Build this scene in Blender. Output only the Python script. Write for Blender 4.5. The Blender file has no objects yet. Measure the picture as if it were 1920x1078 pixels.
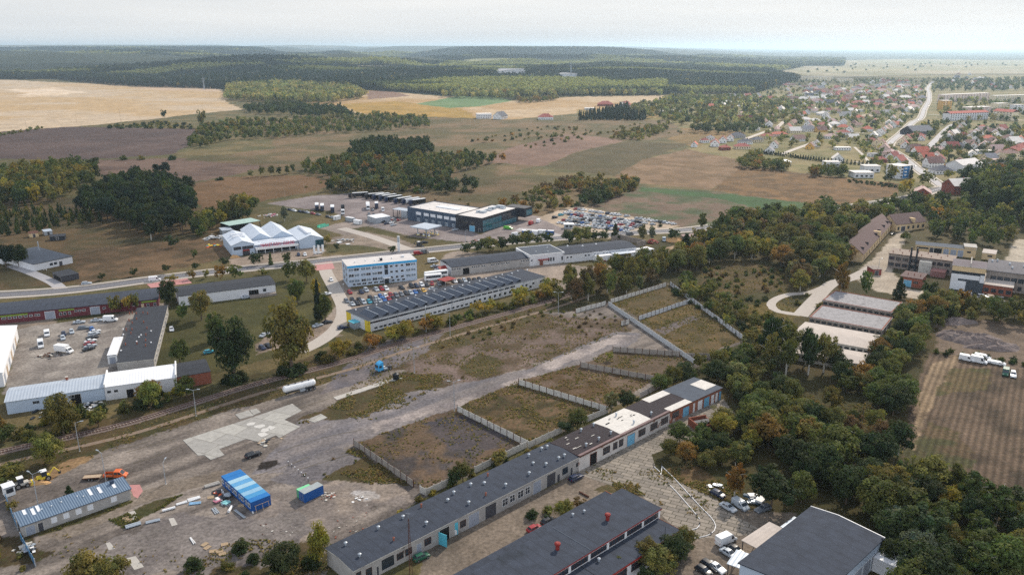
import bpy,bmesh,math,random
import numpy as np
DENOISE=False
from mathutils import Vector,Matrix
#camera, sky, sun
S=bpy.context.scene
COL=S.collection
R=math.radians
FPX,CX,CY,HCAM,PITCH=1496.0,960.0,539.0,110.0,R(16.7)
SP,CP=math.sin(PITCH),math.cos(PITCH)
cam_d=bpy.data.cameras.new('camera')
cam=bpy.data.objects.new('camera',cam_d)
COL.objects.link(cam)
cam.location=(0,0,HCAM)
cam.rotation_euler=(R(90)-PITCH,0,0)
cam_d.sensor_width=36.0
cam_d.lens=36.0*FPX/1920.0
cam_d.clip_start=1.0
cam_d.clip_end=120000.0
S.camera=cam
SUN_EL,SUN_AZ=R(38),R(30)
sunvec=Vector((math.sin(SUN_AZ)*math.cos(SUN_EL),math.cos(SUN_AZ)*math.cos(SUN_EL),math.sin(SUN_EL)))
sun_d=bpy.data.lights.new('sun','SUN')
sun_d.energy=5.0
sun_d.angle=R(0.9)
sun_d.color=(1.0,0.90,0.76)
sun=bpy.data.objects.new('sun',sun_d)
COL.objects.link(sun)
sun.rotation_euler=(-sunvec).to_track_quat('-Z','Y').to_euler()
W=bpy.data.worlds.new('World')
S.world=W
W.use_nodes=True
nt=W.node_tree
nt.nodes.clear()
n_out=nt.nodes.new('ShaderNodeOutputWorld')
n_bg=nt.nodes.new('ShaderNodeBackground')
n_bg.inputs['Strength'].default_value=0.12
n_sky=nt.nodes.new('ShaderNodeTexSky')
n_sky.sky_type='NISHITA'
n_sky.sun_disc=False
n_sky.sun_elevation=SUN_EL
n_sky.sun_rotation=SUN_AZ
n_sky.dust_density=2.0
n_tc=nt.nodes.new('ShaderNodeTexCoord')
n_map=nt.nodes.new('ShaderNodeMapping')
n_map.inputs['Scale'].default_value=(1.6,1.6,22.0)
n_nz=nt.nodes.new('ShaderNodeTexNoise')
n_nz.inputs['Scale'].default_value=1.3
n_nz.inputs['Detail'].default_value=5
n_rp=nt.nodes.new('ShaderNodeValToRGB')
n_rp.color_ramp.elements[0].position=0.30
n_rp.color_ramp.elements[0].color=(5.9,6.05,6.2,1)
n_rp.color_ramp.elements[1].position=0.70
n_rp.color_ramp.elements[1].color=(7.2,7.1,6.95,1)
n_mix=nt.nodes.new('ShaderNodeMix')
n_mix.data_type='RGBA'
n_mix.inputs['Factor'].default_value=0.8
nt.links.new(n_tc.outputs['Generated'],n_map.inputs['Vector'])
nt.links.new(n_map.outputs['Vector'],n_nz.inputs['Vector'])
nt.links.new(n_nz.outputs['Fac'],n_rp.inputs['Fac'])
nt.links.new(n_sky.outputs['Color'],n_mix.inputs[6])
nt.links.new(n_rp.outputs['Color'],n_mix.inputs[7])
n_sep=nt.nodes.new('ShaderNodeSeparateXYZ')
n_el=nt.nodes.new('ShaderNodeMapRange')
for k,q in zip(('From Min','From Max','To Min','To Max'),(0.06,0.42,0.95,0.42)):n_el.inputs[k].default_value=q
nt.links.new(n_tc.outputs['Generated'],n_sep.inputs[0])
nt.links.new(n_sep.outputs['Z'],n_el.inputs['Value'])
nt.links.new(n_el.outputs['Result'],n_mix.inputs['Factor'])
n_rear_fill=nt.nodes.new('ShaderNodeMapRange')  # sky brightened behind the camera, added to fill the walls facing it
for k,q in zip(('From Min','From Max','To Min','To Max'),(0.1,-0.7,1.0,2.0)):n_rear_fill.inputs[k].default_value=q
nt.links.new(n_sep.outputs['Y'],n_rear_fill.inputs['Value'])
n_sc=nt.nodes.new('ShaderNodeVectorMath')
n_sc.operation='SCALE'
nt.links.new(n_mix.outputs[2],n_sc.inputs[0])
nt.links.new(n_rear_fill.outputs['Result'],n_sc.inputs['Scale'])
nt.links.new(n_sc.outputs['Vector'],n_bg.inputs['Color'])
nt.links.new(n_bg.outputs['Background'],n_out.inputs['Surface'])
S.view_settings.view_transform='Standard'
S.view_settings.look='None'
S.view_settings.exposure=0.12
S.view_settings.gamma=1.0
S.view_settings.use_curve_mapping=False
S.cycles.max_bounces=5
S.cycles.diffuse_bounces=2
S.cycles.glossy_bounces=2
S.cycles.transmission_bounces=3
S.cycles.transparent_max_bounces=6
S.cycles.volume_bounces=1
S.cycles.sample_clamp_indirect=4.0
S.cycles.use_denoising=DENOISE
#noise and terrain
def _hash(ix,iy,seed):
 h=(ix.astype(np.int64)*374761393+iy.astype(np.int64)*668265263+seed*1442695041)&0x7fffffff
 h=((h^(h>>13))*1274126177)&0x7fffffff
 return((h^(h>>16))&0xffff)/65535.0
def vnoise(x,y,seed=0):
 x=np.asarray(x,float);y=np.asarray(y,float)
 ix,iy=np.floor(x),np.floor(y)
 fx,fy=x-ix,y-iy
 fx=fx*fx*(3-2*fx);fy=fy*fy*(3-2*fy)
 a,b=_hash(ix,iy,seed),_hash(ix+1,iy,seed)
 c,d=_hash(ix,iy+1,seed),_hash(ix+1,iy+1,seed)
 return(a*(1-fx)+b*fx)*(1-fy)+(c*(1-fx)+d*fx)*fy
def fbm(x,y,seed=0,octv=4):
 s,a,t=0.0,1.0,0.0
 for k in range(octv):
  s=s+a*vnoise(x*2**k+17.3*k,y*2**k-9.1*k,seed+k)
  t+=a
  a*=0.55
 return s/t
def sstep(a,b,x):
 t=np.clip((x-a)/(b-a),0,1)
 return t*t*(3-2*t)
def terrain(x,y):
 x=np.asarray(x,float);y=np.asarray(y,float)
 yy=np.maximum(y,1.0)
 b=x/yy
 left=1-sstep(0.10,0.36,b)
 n1=fbm(x/1300,y/1300,5,3)
 h=left*sstep(1700,4600,y)*(10+88*sstep(0.3,0.72,n1))
 far=1-0.85*sstep(-0.1,0.55,b)
 h=h+far*sstep(8000,15000,y)*(25+62*fbm(x/4000,y/4000,11,3))
 h=h+sstep(16000,26000,y)*30*fbm(x/5000,y/9000,21,3)
 return h*(y>1000)
def ray(px,py):
 u,v=px-CX,py-CY
 return(u,FPX*CP-v*SP,-FPX*SP-v*CP)
def G(px,py=None,z=0.0):
 """the point of the ground (or of the level z above it) seen at photograph pixel px, py"""
 if py is None:
  px,py=px
 dx,dy,dz=ray(px,py)
 if dz<0:
  t=(z-HCAM)/dz
  if t>0 and t*dy<1500:
   return Vector((t*dx,t*dy,z))
 y=1400.0
 while y<60000:
  t=y/dy
  if HCAM+t*dz<float(terrain(t*dx,y))+z:
   break
  y*=1.012
 lo,hi=y/1.012,y
 for _ in range(12):
  m=0.5*(lo+hi);t=m/dy
  if HCAM+t*dz<float(terrain(t*dx,m))+z:hi=m
  else:lo=m
 t=lo/dy
 return Vector((t*dx,lo,float(terrain(t*dx,lo))+z))
def P2(p,z=0.0):
 g=G(p[0],p[1],z)
 return(g.x,g.y)
def proj(v):
 """photograph pixel of a world point"""
 x,y,z=v[0],v[1],v[2]-HCAM
 d=y*CP-z*SP
 return CX+FPX*x/d,CY-FPX*(y*SP+z*CP)/d
def zof(base,topy):
 g=G(*base)
 dx,dy,dz=ray(base[0],topy)
 return HCAM+dz*g.y/dy
def s2l(c):
 c=c/255.0
 return c/12.92 if c<=0.04045 else((c+0.055)/1.055)**2.4
def C8(r,g,b,k=1.0):
 return(s2l(r)*k,s2l(g)*k,s2l(b)*k)
def inpoly(x,y,poly):
 x=np.asarray(x,float);y=np.asarray(y,float)
 ins=np.zeros(x.shape,bool)
 n=len(poly)
 for i in range(n):
  x1,y1=poly[i];x2,y2=poly[(i+1)%n]
  if y1==y2:continue
  c=((y1>y)!=(y2>y))&(x<(x2-x1)*(y-y1)/(y2-y1)+x1)
  ins^=c
 return ins
#object helpers
def tag(o,label=None,cat=None,group=None,kind=None):
 if label:o['label']=label
 if cat:o['category']=cat
 if group:o['group']=group
 if kind:o['kind']=kind
 return o
def link(name,me,parent=None,loc=(0,0,0),rz=0.0,mats=None):
 o=bpy.data.objects.new(name,me)
 COL.objects.link(o)
 o.location=loc
 o.rotation_euler=(0,0,rz)
 if parent:o.parent=parent
 return o
def empty(name,loc=(0,0,0),rz=0.0,label=None,cat=None,group=None):
 o=bpy.data.objects.new(name,None)
 COL.objects.link(o)
 o.location=loc
 o.rotation_euler=(0,0,rz)
 o.empty_display_size=0.5
 return tag(o,label,cat,group)
def kids(o):
 return[c for c in bpy.data.objects if c.parent==o]
def copy_tree(o,parent=None,children=None):
 c=o.copy()
 COL.objects.link(c)
 if parent:c.parent=parent
 for ch in list(o.children):
  copy_tree(ch,c)
 return c
def np_mesh(name,verts,faces4=None,faces3=None,mats=(),mat_idx=None,cols=None,smooth=False):
 """mesh from numpy arrays: (n,3) vertices, (m,4) quads, (k,3) triangles"""
 me=bpy.data.meshes.new(name)
 verts=np.asarray(verts,np.float32)
 q=np.zeros((0,4),np.int32)if faces4 is None else np.asarray(faces4,np.int32)
 t=np.zeros((0,3),np.int32)if faces3 is None else np.asarray(faces3,np.int32)
 me.vertices.add(len(verts))
 me.vertices.foreach_set('co',verts.ravel())
 loops=np.concatenate([q.ravel(),t.ravel()])
 me.loops.add(len(loops))
 me.loops.foreach_set('vertex_index',loops)
 nf=len(q)+len(t)
 me.polygons.add(nf)
 starts=np.concatenate([np.arange(len(q))*4,len(q)*4+np.arange(len(t))*3]).astype(np.int32)
 me.polygons.foreach_set('loop_start',starts)
 if mat_idx is not None:
  me.polygons.foreach_set('material_index',np.asarray(mat_idx,np.int32))
 if smooth:
  me.polygons.foreach_set('use_smooth',np.ones(nf,bool))
 me.update(calc_edges=True)
 if cols is not None:
  at=me.color_attributes.new('cover','FLOAT_COLOR','POINT')
  at.data.foreach_set('color',np.asarray(cols,np.float32).ravel())
 for m in mats:
  me.materials.append(m)
 return me
class MB:
 """collects boxes, prisms and tubes with a material each, then links them as one mesh object"""
 def __init__(self):
  self.v,self.f,self.m,self.mats=[],[],[],[]
 def mi(self,mat):
  if mat not in self.mats:self.mats.append(mat)
  return self.mats.index(mat)
 def poly(self,pts,mat):
  k=len(self.v)
  self.v+=[tuple(p)for p in pts]
  self.f.append(tuple(range(k,k+len(pts))))
  self.m.append(self.mi(mat))
 def hexa(self,p,mat):
  """eight corners: four below, four above, both counter-clockwise"""
  k=len(self.v)
  self.v+=[tuple(q)for q in p]
  i=self.mi(mat)
  for f in((3,2,1,0),(4,5,6,7),(0,1,5,4),(1,2,6,5),(2,3,7,6),(3,0,4,7)):
   self.f.append(tuple(k+a for a in f));self.m.append(i)
  return self
 def box(self,x0,y0,z0,x1,y1,z1,mat):
  return self.hexa(((x0,y0,z0),(x1,y0,z0),(x1,y1,z0),(x0,y1,z0),(x0,y0,z1),(x1,y0,z1),(x1,y1,z1),(x0,y1,z1)),mat)
 def prism(self,pts,z0,z1,mat):
  n=len(pts);k=len(self.v)
  self.v+=[(p[0],p[1],z0)for p in pts]+[(p[0],p[1],z1)for p in pts]
  i=self.mi(mat)
  self.f.append(tuple(k+n-1-a for a in range(n)));self.m.append(i)
  self.f.append(tuple(k+n+a for a in range(n)));self.m.append(i)
  for a in range(n):
   b=(a+1)%n
   self.f.append((k+a,k+b,k+n+b,k+n+a));self.m.append(i)
  return self
 def extr(self,prof,y0,y1,mat,inset=None):
  """profile in x,z run along y"""
  n=len(prof);k=len(self.v)
  self.v+=[(p[0],y0,p[1])for p in prof]+[(p[0],y1,p[1])for p in prof]
  i=self.mi(mat)
  self.f.append(tuple(k+a for a in range(n)));self.m.append(i)
  self.f.append(tuple(k+n+n-1-a for a in range(n)));self.m.append(i)
  for a in range(n):
   b=(a+1)%n
   self.f.append((k+b,k+a,k+n+a,k+n+b));self.m.append(i)
  return self
 def tube(self,a,b,r0,mat,r1=None,n=8,caps=True):
  a,b=Vector(a),Vector(b)
  r1=r0 if r1 is None else r1
  d=(b-a).normalized()
  u=d.orthogonal().normalized();w=d.cross(u)
  k=len(self.v);i=self.mi(mat)
  for c,r in((a,r0),(b,r1)):
   for j in range(n):
    t=2*math.pi*j/n
    self.v.append(tuple(c+u*(r*math.cos(t))+w*(r*math.sin(t))))
  for j in range(n):
   j2=(j+1)%n
   self.f.append((k+j,k+j2,k+n+j2,k+n+j));self.m.append(i)
  if caps:
   self.f.append(tuple(k+n-1-j for j in range(n)));self.m.append(i)
   self.f.append(tuple(k+n+j for j in range(n)));self.m.append(i)
  return self
 def mesh(self,name,smooth=False,bevel=0.0):
  me=bpy.data.meshes.new(name)
  me.from_pydata(self.v,[],self.f)
  for m in self.mats:me.materials.append(m)
  me.polygons.foreach_set('material_index',self.m)
  if smooth:me.polygons.foreach_set('use_smooth',[True]*len(self.f))
  me.update()
  if bevel>0:
   bm=bmesh.new();bm.from_mesh(me)
   bmesh.ops.remove_doubles(bm,verts=bm.verts,dist=1e-4)
   es=[e for e in bm.edges if len(e.link_faces)==2 and e.calc_face_angle(0)>0.3]
   bmesh.ops.bevel(bm,geom=es,offset=bevel,segments=2,affect='EDGES',profile=0.6)
   bm.to_mesh(me);bm.free()
  return me
 def build(self,name,parent=None,loc=(0,0,0),rz=0.0,smooth=False,bevel=0.0):
  return link(name,self.mesh(name,smooth,bevel),parent,loc,rz)
#materials
MATS={}
def mat(name,col=(0.5,0.5,0.5),rough=0.85,var=0.25,scale=0.6,metal=0.0,bump=0.0,col2=None,spots=0.0,spot_scale=0.25,objcol=False,stripe=None,spec=0.35,transl=0.0):
 """plain surface with two scales of mottling; stripe = (axis, period, depth) for corrugated sheet"""
 if name in MATS:return MATS[name]
 m=bpy.data.materials.new(name)
 m.use_nodes=True
 n=m.node_tree;n.nodes.clear();L=n.links.new
 out=n.nodes.new('ShaderNodeOutputMaterial')
 bs=n.nodes.new('ShaderNodeBsdfPrincipled')
 bs.inputs['Roughness'].default_value=rough
 bs.inputs['Metallic'].default_value=metal
 bs.inputs['Specular IOR Level'].default_value=spec
 tc=n.nodes.new('ShaderNodeTexCoord')
 geo=n.nodes.new('ShaderNodeNewGeometry')
 nz=n.nodes.new('ShaderNodeTexNoise')
 nz.inputs['Scale'].default_value=scale
 nz.inputs['Detail'].default_value=7
 nz.inputs['Roughness'].default_value=0.65
 L(geo.outputs['Position'],nz.inputs['Vector'])
 rp=n.nodes.new('ShaderNodeMapRange')
 rp.inputs['From Min'].default_value=0.3;rp.inputs['From Max'].default_value=0.7
 rp.inputs['To Min'].default_value=1-var;rp.inputs['To Max'].default_value=1+var
 L(nz.outputs['Fac'],rp.inputs['Value'])
 if objcol:
  oi=n.nodes.new('ShaderNodeObjectInfo');base=oi.outputs['Color']
 else:
  rgb=n.nodes.new('ShaderNodeRGB');rgb.outputs[0].default_value=(*col,1);base=rgb.outputs[0]
 if col2 is not None:
  n2=n.nodes.new('ShaderNodeTexNoise');n2.inputs['Scale'].default_value=spot_scale;n2.inputs['Detail'].default_value=6
  n2.inputs['Roughness'].default_value=0.7
  L(geo.outputs['Position'],n2.inputs['Vector'])
  r2=n.nodes.new('ShaderNodeMapRange')
  r2.inputs['From Min'].default_value=0.62-spots;r2.inputs['From Max'].default_value=0.70-spots
  L(n2.outputs['Fac'],r2.inputs['Value'])
  mx=n.nodes.new('ShaderNodeMix');mx.data_type='RGBA'
  L(r2.outputs['Result'],mx.inputs['Factor']);L(base,mx.inputs[6]);mx.inputs[7].default_value=(*col2,1)
  base=mx.outputs[2]
 mul=n.nodes.new('ShaderNodeVectorMath');mul.operation='SCALE'
 L(base,mul.inputs[0]);L(rp.outputs['Result'],mul.inputs['Scale'])
 L(mul.outputs['Vector'],bs.inputs['Base Color'])
 hsrc=None
 if stripe:
  wv=n.nodes.new('ShaderNodeTexWave');wv.wave_type='BANDS';wv.bands_direction=stripe[0]
  wv.inputs['Scale'].default_value=0.314/stripe[1]
  L(tc.outputs['Object'],wv.inputs['Vector'])
  hsrc,hd=wv.outputs['Fac'],stripe[2]
 elif bump>0:
  hsrc,hd=nz.outputs['Fac'],bump
 if hsrc is not None:
  bp=n.nodes.new('ShaderNodeBump');bp.inputs['Distance'].default_value=hd;bp.inputs['Strength'].default_value=1.0
  L(hsrc,bp.inputs['Height']);L(bp.outputs['Normal'],bs.inputs['Normal'])
 L(bs.outputs['BSDF'],out.inputs['Surface'])
 MATS[name]=m
 return m
def rgb3(name):
 return MATS[name]
#the ground: one polar sheet, split along the edges of the land cover
def ground_material(name,furrow=None):
 m=bpy.data.materials.new(name);m.use_nodes=True
 n=m.node_tree;n.nodes.clear();L=n.links.new
 out=n.nodes.new('ShaderNodeOutputMaterial');bs=n.nodes.new('ShaderNodeBsdfPrincipled')
 bs.inputs['Roughness'].default_value=0.95;bs.inputs['Specular IOR Level'].default_value=0.15
 at=n.nodes.new('ShaderNodeAttribute');at.attribute_name='cover'
 geo=n.nodes.new('ShaderNodeNewGeometry')
 def noise(sc,det=6,rough=0.65):
  z=n.nodes.new('ShaderNodeTexNoise');z.inputs['Scale'].default_value=sc;z.inputs['Detail'].default_value=det
  z.inputs['Roughness'].default_value=rough;L(geo.outputs['Position'],z.inputs['Vector']);return z.outputs['Fac']
 def mr(v,a,b,c,d):
  z=n.nodes.new('ShaderNodeMapRange');L(v,z.inputs['Value'])
  for k,q in zip(('From Min','From Max','To Min','To Max'),(a,b,c,d)):z.inputs[k].default_value=q
  return z.outputs['Result']
 def mth(op,a,b):
  z=n.nodes.new('ShaderNodeMath');z.operation=op
  for k,q in enumerate((a,b)):
   if isinstance(q,(int,float)):z.inputs[k].default_value=q
   else:L(q,z.inputs[k])
  return z.outputs[0]
 f1=mr(noise(1.1),0.3,0.7,0.58,1.42)
 f2=mr(noise(0.16,5),0.3,0.7,0.78,1.22)
 f=mth('MULTIPLY',mth('MULTIPLY',f1,f2),mr(noise(0.035,5),0.3,0.7,0.78,1.22))
 if furrow:
  mp=n.nodes.new('ShaderNodeMapping');mp.inputs['Rotation'].default_value=(0,0,furrow[0])
  L(geo.outputs['Position'],mp.inputs['Vector'])
  wv=n.nodes.new('ShaderNodeTexWave');wv.wave_type='BANDS';wv.bands_direction='X'
  wv.inputs['Scale'].default_value=0.314/furrow[1];wv.inputs['Distortion'].default_value=0.35
  wv.inputs['Detail Scale'].default_value=0.6
  L(mp.outputs['Vector'],wv.inputs['Vector'])
  f=mth('MULTIPLY',f,mr(wv.outputs['Fac'],0,1,1-furrow[2],1+furrow[2]))
 sc=n.nodes.new('ShaderNodeVectorMath');sc.operation='SCALE'
 L(at.outputs['Color'],sc.inputs[0]);L(f,sc.inputs['Scale'])
 tn=mr(noise(0.75,4,0.6),0.50,0.60,0,1)
 tw=mth('MULTIPLY',tn,at.outputs['Alpha'])
 mx=n.nodes.new('ShaderNodeMix');mx.data_type='RGBA'
 L(mth('MULTIPLY',tw,0.8),mx.inputs['Factor']);L(sc.outputs['Vector'],mx.inputs[6])
 mx.inputs[7].default_value=(0.050,0.052,0.018,1)
 L(mx.outputs[2],bs.inputs['Base Color'])
 bp=n.nodes.new('ShaderNodeBump');bp.inputs['Distance'].default_value=0.25;bp.inputs['Strength'].default_value=0.6
 L(noise(0.9,5),bp.inputs['Height']);L(bp.outputs['Normal'],bs.inputs['Normal'])
 L(bs.outputs['BSDF'],out.inputs['Surface'])
 return m
M_GROUND=ground_material('ground_cover')
COVER=[]
def cov(name,pts,a,b,sc=30,grass=0.3,warp=3.0,kf=None):
 COVER.append((name,pts,C8(*a,0.62),C8(*b,0.62),sc,grass,warp,kf))
cov('forest_floor',[(-200,92),(2120,92),(2120,112),(1560,114),(1440,136),(1500,152),(1240,178),(1020,180),(960,187),(830,181),(690,169),(430,170),(260,160),(100,148),(-200,142)],(58,70,58),(48,62,54),200,0.2,40)
cov('clearing',[(640,126),(690,123),(752,126),(750,133),(690,136),(660,133)],(200,176,140),(176,160,112),60,0.1,20)
cov('clearing',[(1240,118),(1280,117),(1285,122),(1250,124)],(176,178,120),(160,160,100),60,0.2,20)
cov('clearing',[(860,112),(960,110),(970,114),(880,117)],(170,166,116),(150,150,100),80,0.2,20)
cov('stubble_field',[(-200,138),(40,151),(170,157),(270,165),(400,166),(432,178),(425,188),(452,206),(380,213),(200,233),(-200,262)],(202,182,156),(196,168,128),120,0.0,10)
cov(None,[(20,168),(120,164),(160,176),(60,182)],(232,212,188),(222,198,168),60,0.0,60)
cov(None,[(140,150),(400,162),(420,172),(300,170)],(206,182,158),(200,172,142),80,0.0,30)
cov('stubble_field',[(560,196),(690,170),(840,182),(960,190),(1090,181),(1245,179),(1260,196),(1080,214),(960,225),(830,226),(700,216)],(200,176,144),(184,152,108),110,0.05,10)
cov('meadow',[(640,196),(740,190),(860,204),(900,222),(800,226),(680,213)],(188,150,78),(172,140,70),40,0.5,10)
cov('crop_field',[(780,195),(860,180),(930,182),(962,189),(900,200),(840,203)],(104,134,88),(116,142,98),80,0.0,5)
cov('ploughed_field',[(685,170),(740,172),(770,180),(690,187)],(146,118,102),(138,110,96),60,0.0,5)
cov('meadow',[(1440,136),(1560,114),(1700,111),(2120,116),(2120,138),(1760,139),(1560,146)],(176,164,138),(140,136,104),200,0.1,40)
cov(None,[(1480,136),(2120,128),(2120,122),(1560,127)],(150,146,112),(176,166,132),200,0.1,30)
cov(None,[(1600,118),(2120,122),(2120,118),(1650,114)],(140,140,106),(168,160,126),200,0.1,30)
cov('town_gardens',[(1080,214),(1250,196),(1300,160),(1480,150),(1750,142),(2120,140),(2120,390),(1700,350),(1480,322),(1290,284),(1290,252),(1150,226)],(122,118,74),(150,136,96),30,0.4,6)
cov('meadow',[(1280,240),(1360,244),(1400,250),(1300,275),(1250,262)],(150,120,78),(130,108,70),40,0.4,6)
cov('meadow',[(1080,205),(1260,208),(1290,225),(1090,226)],(168,140,86),(136,124,72),60,0.4,6)
cov('ploughed_field',[(-200,262),(130,238),(372,242),(352,274),(322,290),(150,300),(-200,296)],(100,84,80),(86,72,70),60,0.0,3)
cov('ploughed_field',[(185,300),(340,297),(505,312),(430,330),(330,348),(200,336),(150,318)],(130,107,94),(112,92,82),40,0.0,3)
cov('meadow',[(340,300),(520,278),(470,225),(700,216),(960,225),(1250,225),(1290,250),(1060,300),(960,322),(1190,345),(1200,362),(1000,425),(880,398),(640,340),(560,326),(505,312)],(132,110,84),(100,92,62),32,0.7,6)
cov('meadow',[(330,350),(430,332),(560,328),(632,340),(600,356),(500,376),(420,398),(380,392)],(136,106,78),(122,94,66),25,0.3,4)
cov('ploughed_field',[(905,304),(960,276),(1060,252),(1130,257),(1170,265),(1080,285),(1020,312)],(142,115,100),(126,101,88),45,0.0,3)
cov('crop_field',[(1020,312),(1080,287),(1172,266),(1292,270),(1200,302),(1150,331)],(86,78,52),(98,86,60),18,0.6,3)
cov('meadow',[(1150,331),(1205,300),(1290,280),(1385,300),(1392,316),(1332,356),(1180,342)],(146,119,94),(124,100,74),18,0.35,3)
cov('maize_field',[(1335,356),(1392,312),(1480,322),(1690,345),(1682,367),(1560,386),(1450,376)],(134,102,68),(104,80,54),9,0.5,2)
cov('crop_field',[(1098,388),(1205,350),(1330,358),(1500,380),(1520,390),(1440,402),(1300,430),(1200,414)],(122,102,88),(78,92,62),22,0.15,3)
cov(None,[(1195,352),(1330,362),(1510,380),(1500,394),(1420,392),(1360,374),(1200,358)],(64,96,56),(72,98,58),30,0.2,4)
cov('meadow',[(-200,385),(140,370),(430,395),(470,420),(430,470),(300,515),(140,535),(-200,556)],(112,92,66),(88,80,56),14,0.6,3)
cov(None,[(140,470),(300,455),(420,440),(440,480),(300,512),(140,532)],(132,106,80),(104,86,64),8,0.4,4)
cov('lawn',[(300,560),(620,480),(640,512),(600,600),(640,640),(400,700),(230,700),(230,600)],(92,88,52),(78,78,46),16,0.6,3)
cov('rail_verge',[(-200,930),(0,850),(370,735),(620,655),(1000,560),(1120,545),(1080,590),(840,640),(600,720),(370,790),(0,905),(-200,960)],(100,84,58),(80,76,48),10,0.6,3)
cov('scrubland',[(1040,545),(1260,440),(1500,395),(1720,370),(2120,380),(2120,1300),(1250,1300),(1130,905),(1300,690)],(76,72,44),(92,80,50),12,0.7,4)
cov(None,[(1320,505),(1400,488),(1470,505),(1470,545),(1380,552),(1320,540)],(112,92,62),(88,76,48),8,0.6,5)
cov(None,[(1380,580),(1450,560),(1500,590),(1500,620),(1400,640)],(128,108,60),(108,96,54),10,0.6,5)
cov('lorry_park',[(498,382),(590,367),(690,361),(800,385),(790,396),(900,440),(985,402),(1062,412),(1062,442),(1000,452),(880,456),(790,446),(690,424),(620,396),(560,391)],(160,149,147),(150,139,138),10,0.0,0.6)
cov(None,[(600,428),(670,410),(690,424),(790,446),(760,450),(660,445)],(170,156,146),(158,146,138),8,0.0,1)
cov(None,[(560,455),(660,440),(740,436),(800,470),(760,478),(700,462)],(168,152,138),(150,136,122),8,0.1,2)
cov('grass_verge',[(655,430),(690,424),(790,448),(890,456),(880,470),(800,466),(740,445)],(96,92,58),(110,98,66),8,0.5,1)
cov('car_lot',[(1008,408),(1078,385),(1100,390),(1275,424),(1240,432),(1140,448),(1060,430)],(196,178,158),(184,166,146),10,0.0,1)
cov('office_car_park',[(594,482),(640,478),(660,545),(800,520),(835,475),(860,470),(1100,500),(1160,498),(1060,545),(1020,520),(660,590),(640,612),(590,618),(632,572),(610,520)],(176,160,146),(162,148,136),8,0.0,0.8)
cov('market_forecourt',[(425,486),(600,460),(612,470),(600,480),(440,505)],(176,158,142),(164,148,134),8,0.0,0.6)
cov('car_yard',[(0,740),(34,640),(30,612),(60,598),(225,572),(310,568),(300,600),(220,700),(180,706)],(172,164,156),(146,138,132),7,0.05,1.5)
cov('shop_access',[(-100,615),(300,568),(305,580),(60,612),(-100,640)],(160,146,130),(150,136,122),9,0.05,1)
cov(None,[(100,598),(230,580),(228,588),(110,606)],(74,74,44),(84,80,50),5,0.6,1)
cov('gravel_track',[(480,665),(490,628),(600,610),(640,628),(560,645)],(160,142,128),(140,124,110),5,0.2,2)
cov('derelict_yard',[(-200,975),(0,915),(180,850),(360,790),(530,742),(700,692),(860,628),(1000,585),(1090,585),(1145,565),(1250,530),(1395,638),(1300,690),(1140,772),(990,835),(800,930),(620,1050),(500,1300),(-200,1300)],(160,149,140),(112,104,99),9,0.05,1.5)
cov(None,[(690,695),(860,630),(1000,590),(1160,600),(1180,620),(1000,690),(850,720),(700,790),(600,790),(640,750),(770,700)],(98,82,64),(132,114,106),8,0.5,5)
cov(None,[(620,760),(740,705),(830,700),(820,730),(720,780),(600,800),(560,790)],(98,82,58),(84,76,50),5,0.7,3)
cov(None,[(860,690),(900,660),(940,670),(930,700),(880,705)],(84,78,50),(98,84,58),4,0.8,3)
cov(None,[(770,640),(960,585),(1040,590),(900,640),(790,670)],(92,84,56),(110,92,68),6,0.6,4)
cov(None,[(700,640),(830,625),(800,660),(720,700),(600,740),(620,716)],(112,108,114),(128,120,120),8,0.05,2)
cov(None,[(560,790),(680,782),(760,740),(1000,690),(1150,622),(1200,625),(1190,640),(1010,720),(860,775),(700,815),(560,880),(470,890)],(128,124,128),(150,142,140),10,0.0,2)
cov(None,[(700,795),(900,735),(1150,628),(1190,630),(1020,700),(880,755),(690,810)],(186,174,168),(140,132,132),7,0.0,3)
cov('fenced_plot',[(664,830),(858,763),(989,832),(790,918)],(118,98,80),(84,78,78),7,0.3,2)
cov(None,[(800,790),(880,780),(960,820),(900,850),(830,840)],(84,80,86),(96,88,88),7,0.0,4)
cov('fenced_plot',[(858,763),(973,713),(1137,770),(989,832)],(120,98,74),(78,68,44),5,0.7,2)
cov('fenced_plot',[(973,713),(1088,682),(1228,712),(1137,770)],(126,106,90),(100,78,52),6,0.4,2)
cov('fenced_plot',[(1088,682),(1149,655),(1274,665),(1302,682),(1228,712)],(118,100,84),(104,88,68),8,0.3,2)
cov('fenced_plot',[(1142,566),(1250,532),(1296,562),(1197,598)],(112,94,66),(96,84,56),6,0.5,2)
cov('fenced_plot',[(1197,598),(1296,562),(1392,636),(1302,680)],(118,98,66),(88,78,48),6,0.6,2)
cov(None,[(1228,618),(1300,592),(1312,598),(1245,628)],(116,108,108),(124,112,108),7,0.0,1)
cov(None,[(580,890),(664,838),(775,905),(700,908),(640,905)],(94,80,54),(84,78,52),5,0.6,3)
cov(None,[(480,930),(620,905),(760,905),(790,930),(640,985),(580,1010),(490,990)],(168,154,142),(142,132,126),7,0.05,5)
cov(None,[(660,925),(700,920),(720,935),(690,945)],(205,200,198),(190,182,176),4,0.0,3)
cov(None,[(380,1000),(560,985),(480,1030),(330,1050)],(92,88,92),(124,114,110),6,0.05,5)
cov(None,[(380,1020),(480,1000),(600,1010),(620,1060),(500,1120),(330,1100)],(100,86,62),(82,76,50),5,0.5,4)
cov(None,[(180,1010),(330,965),(480,960),(600,985),(520,1050),(330,1090),(200,1070)],(120,113,112),(146,138,134),10,0.08,6)
cov(None,[(560,862),(640,838),(690,850),(640,880),(560,910),(520,900)],(116,112,116),(138,132,132),10,0.02,4)
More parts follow.
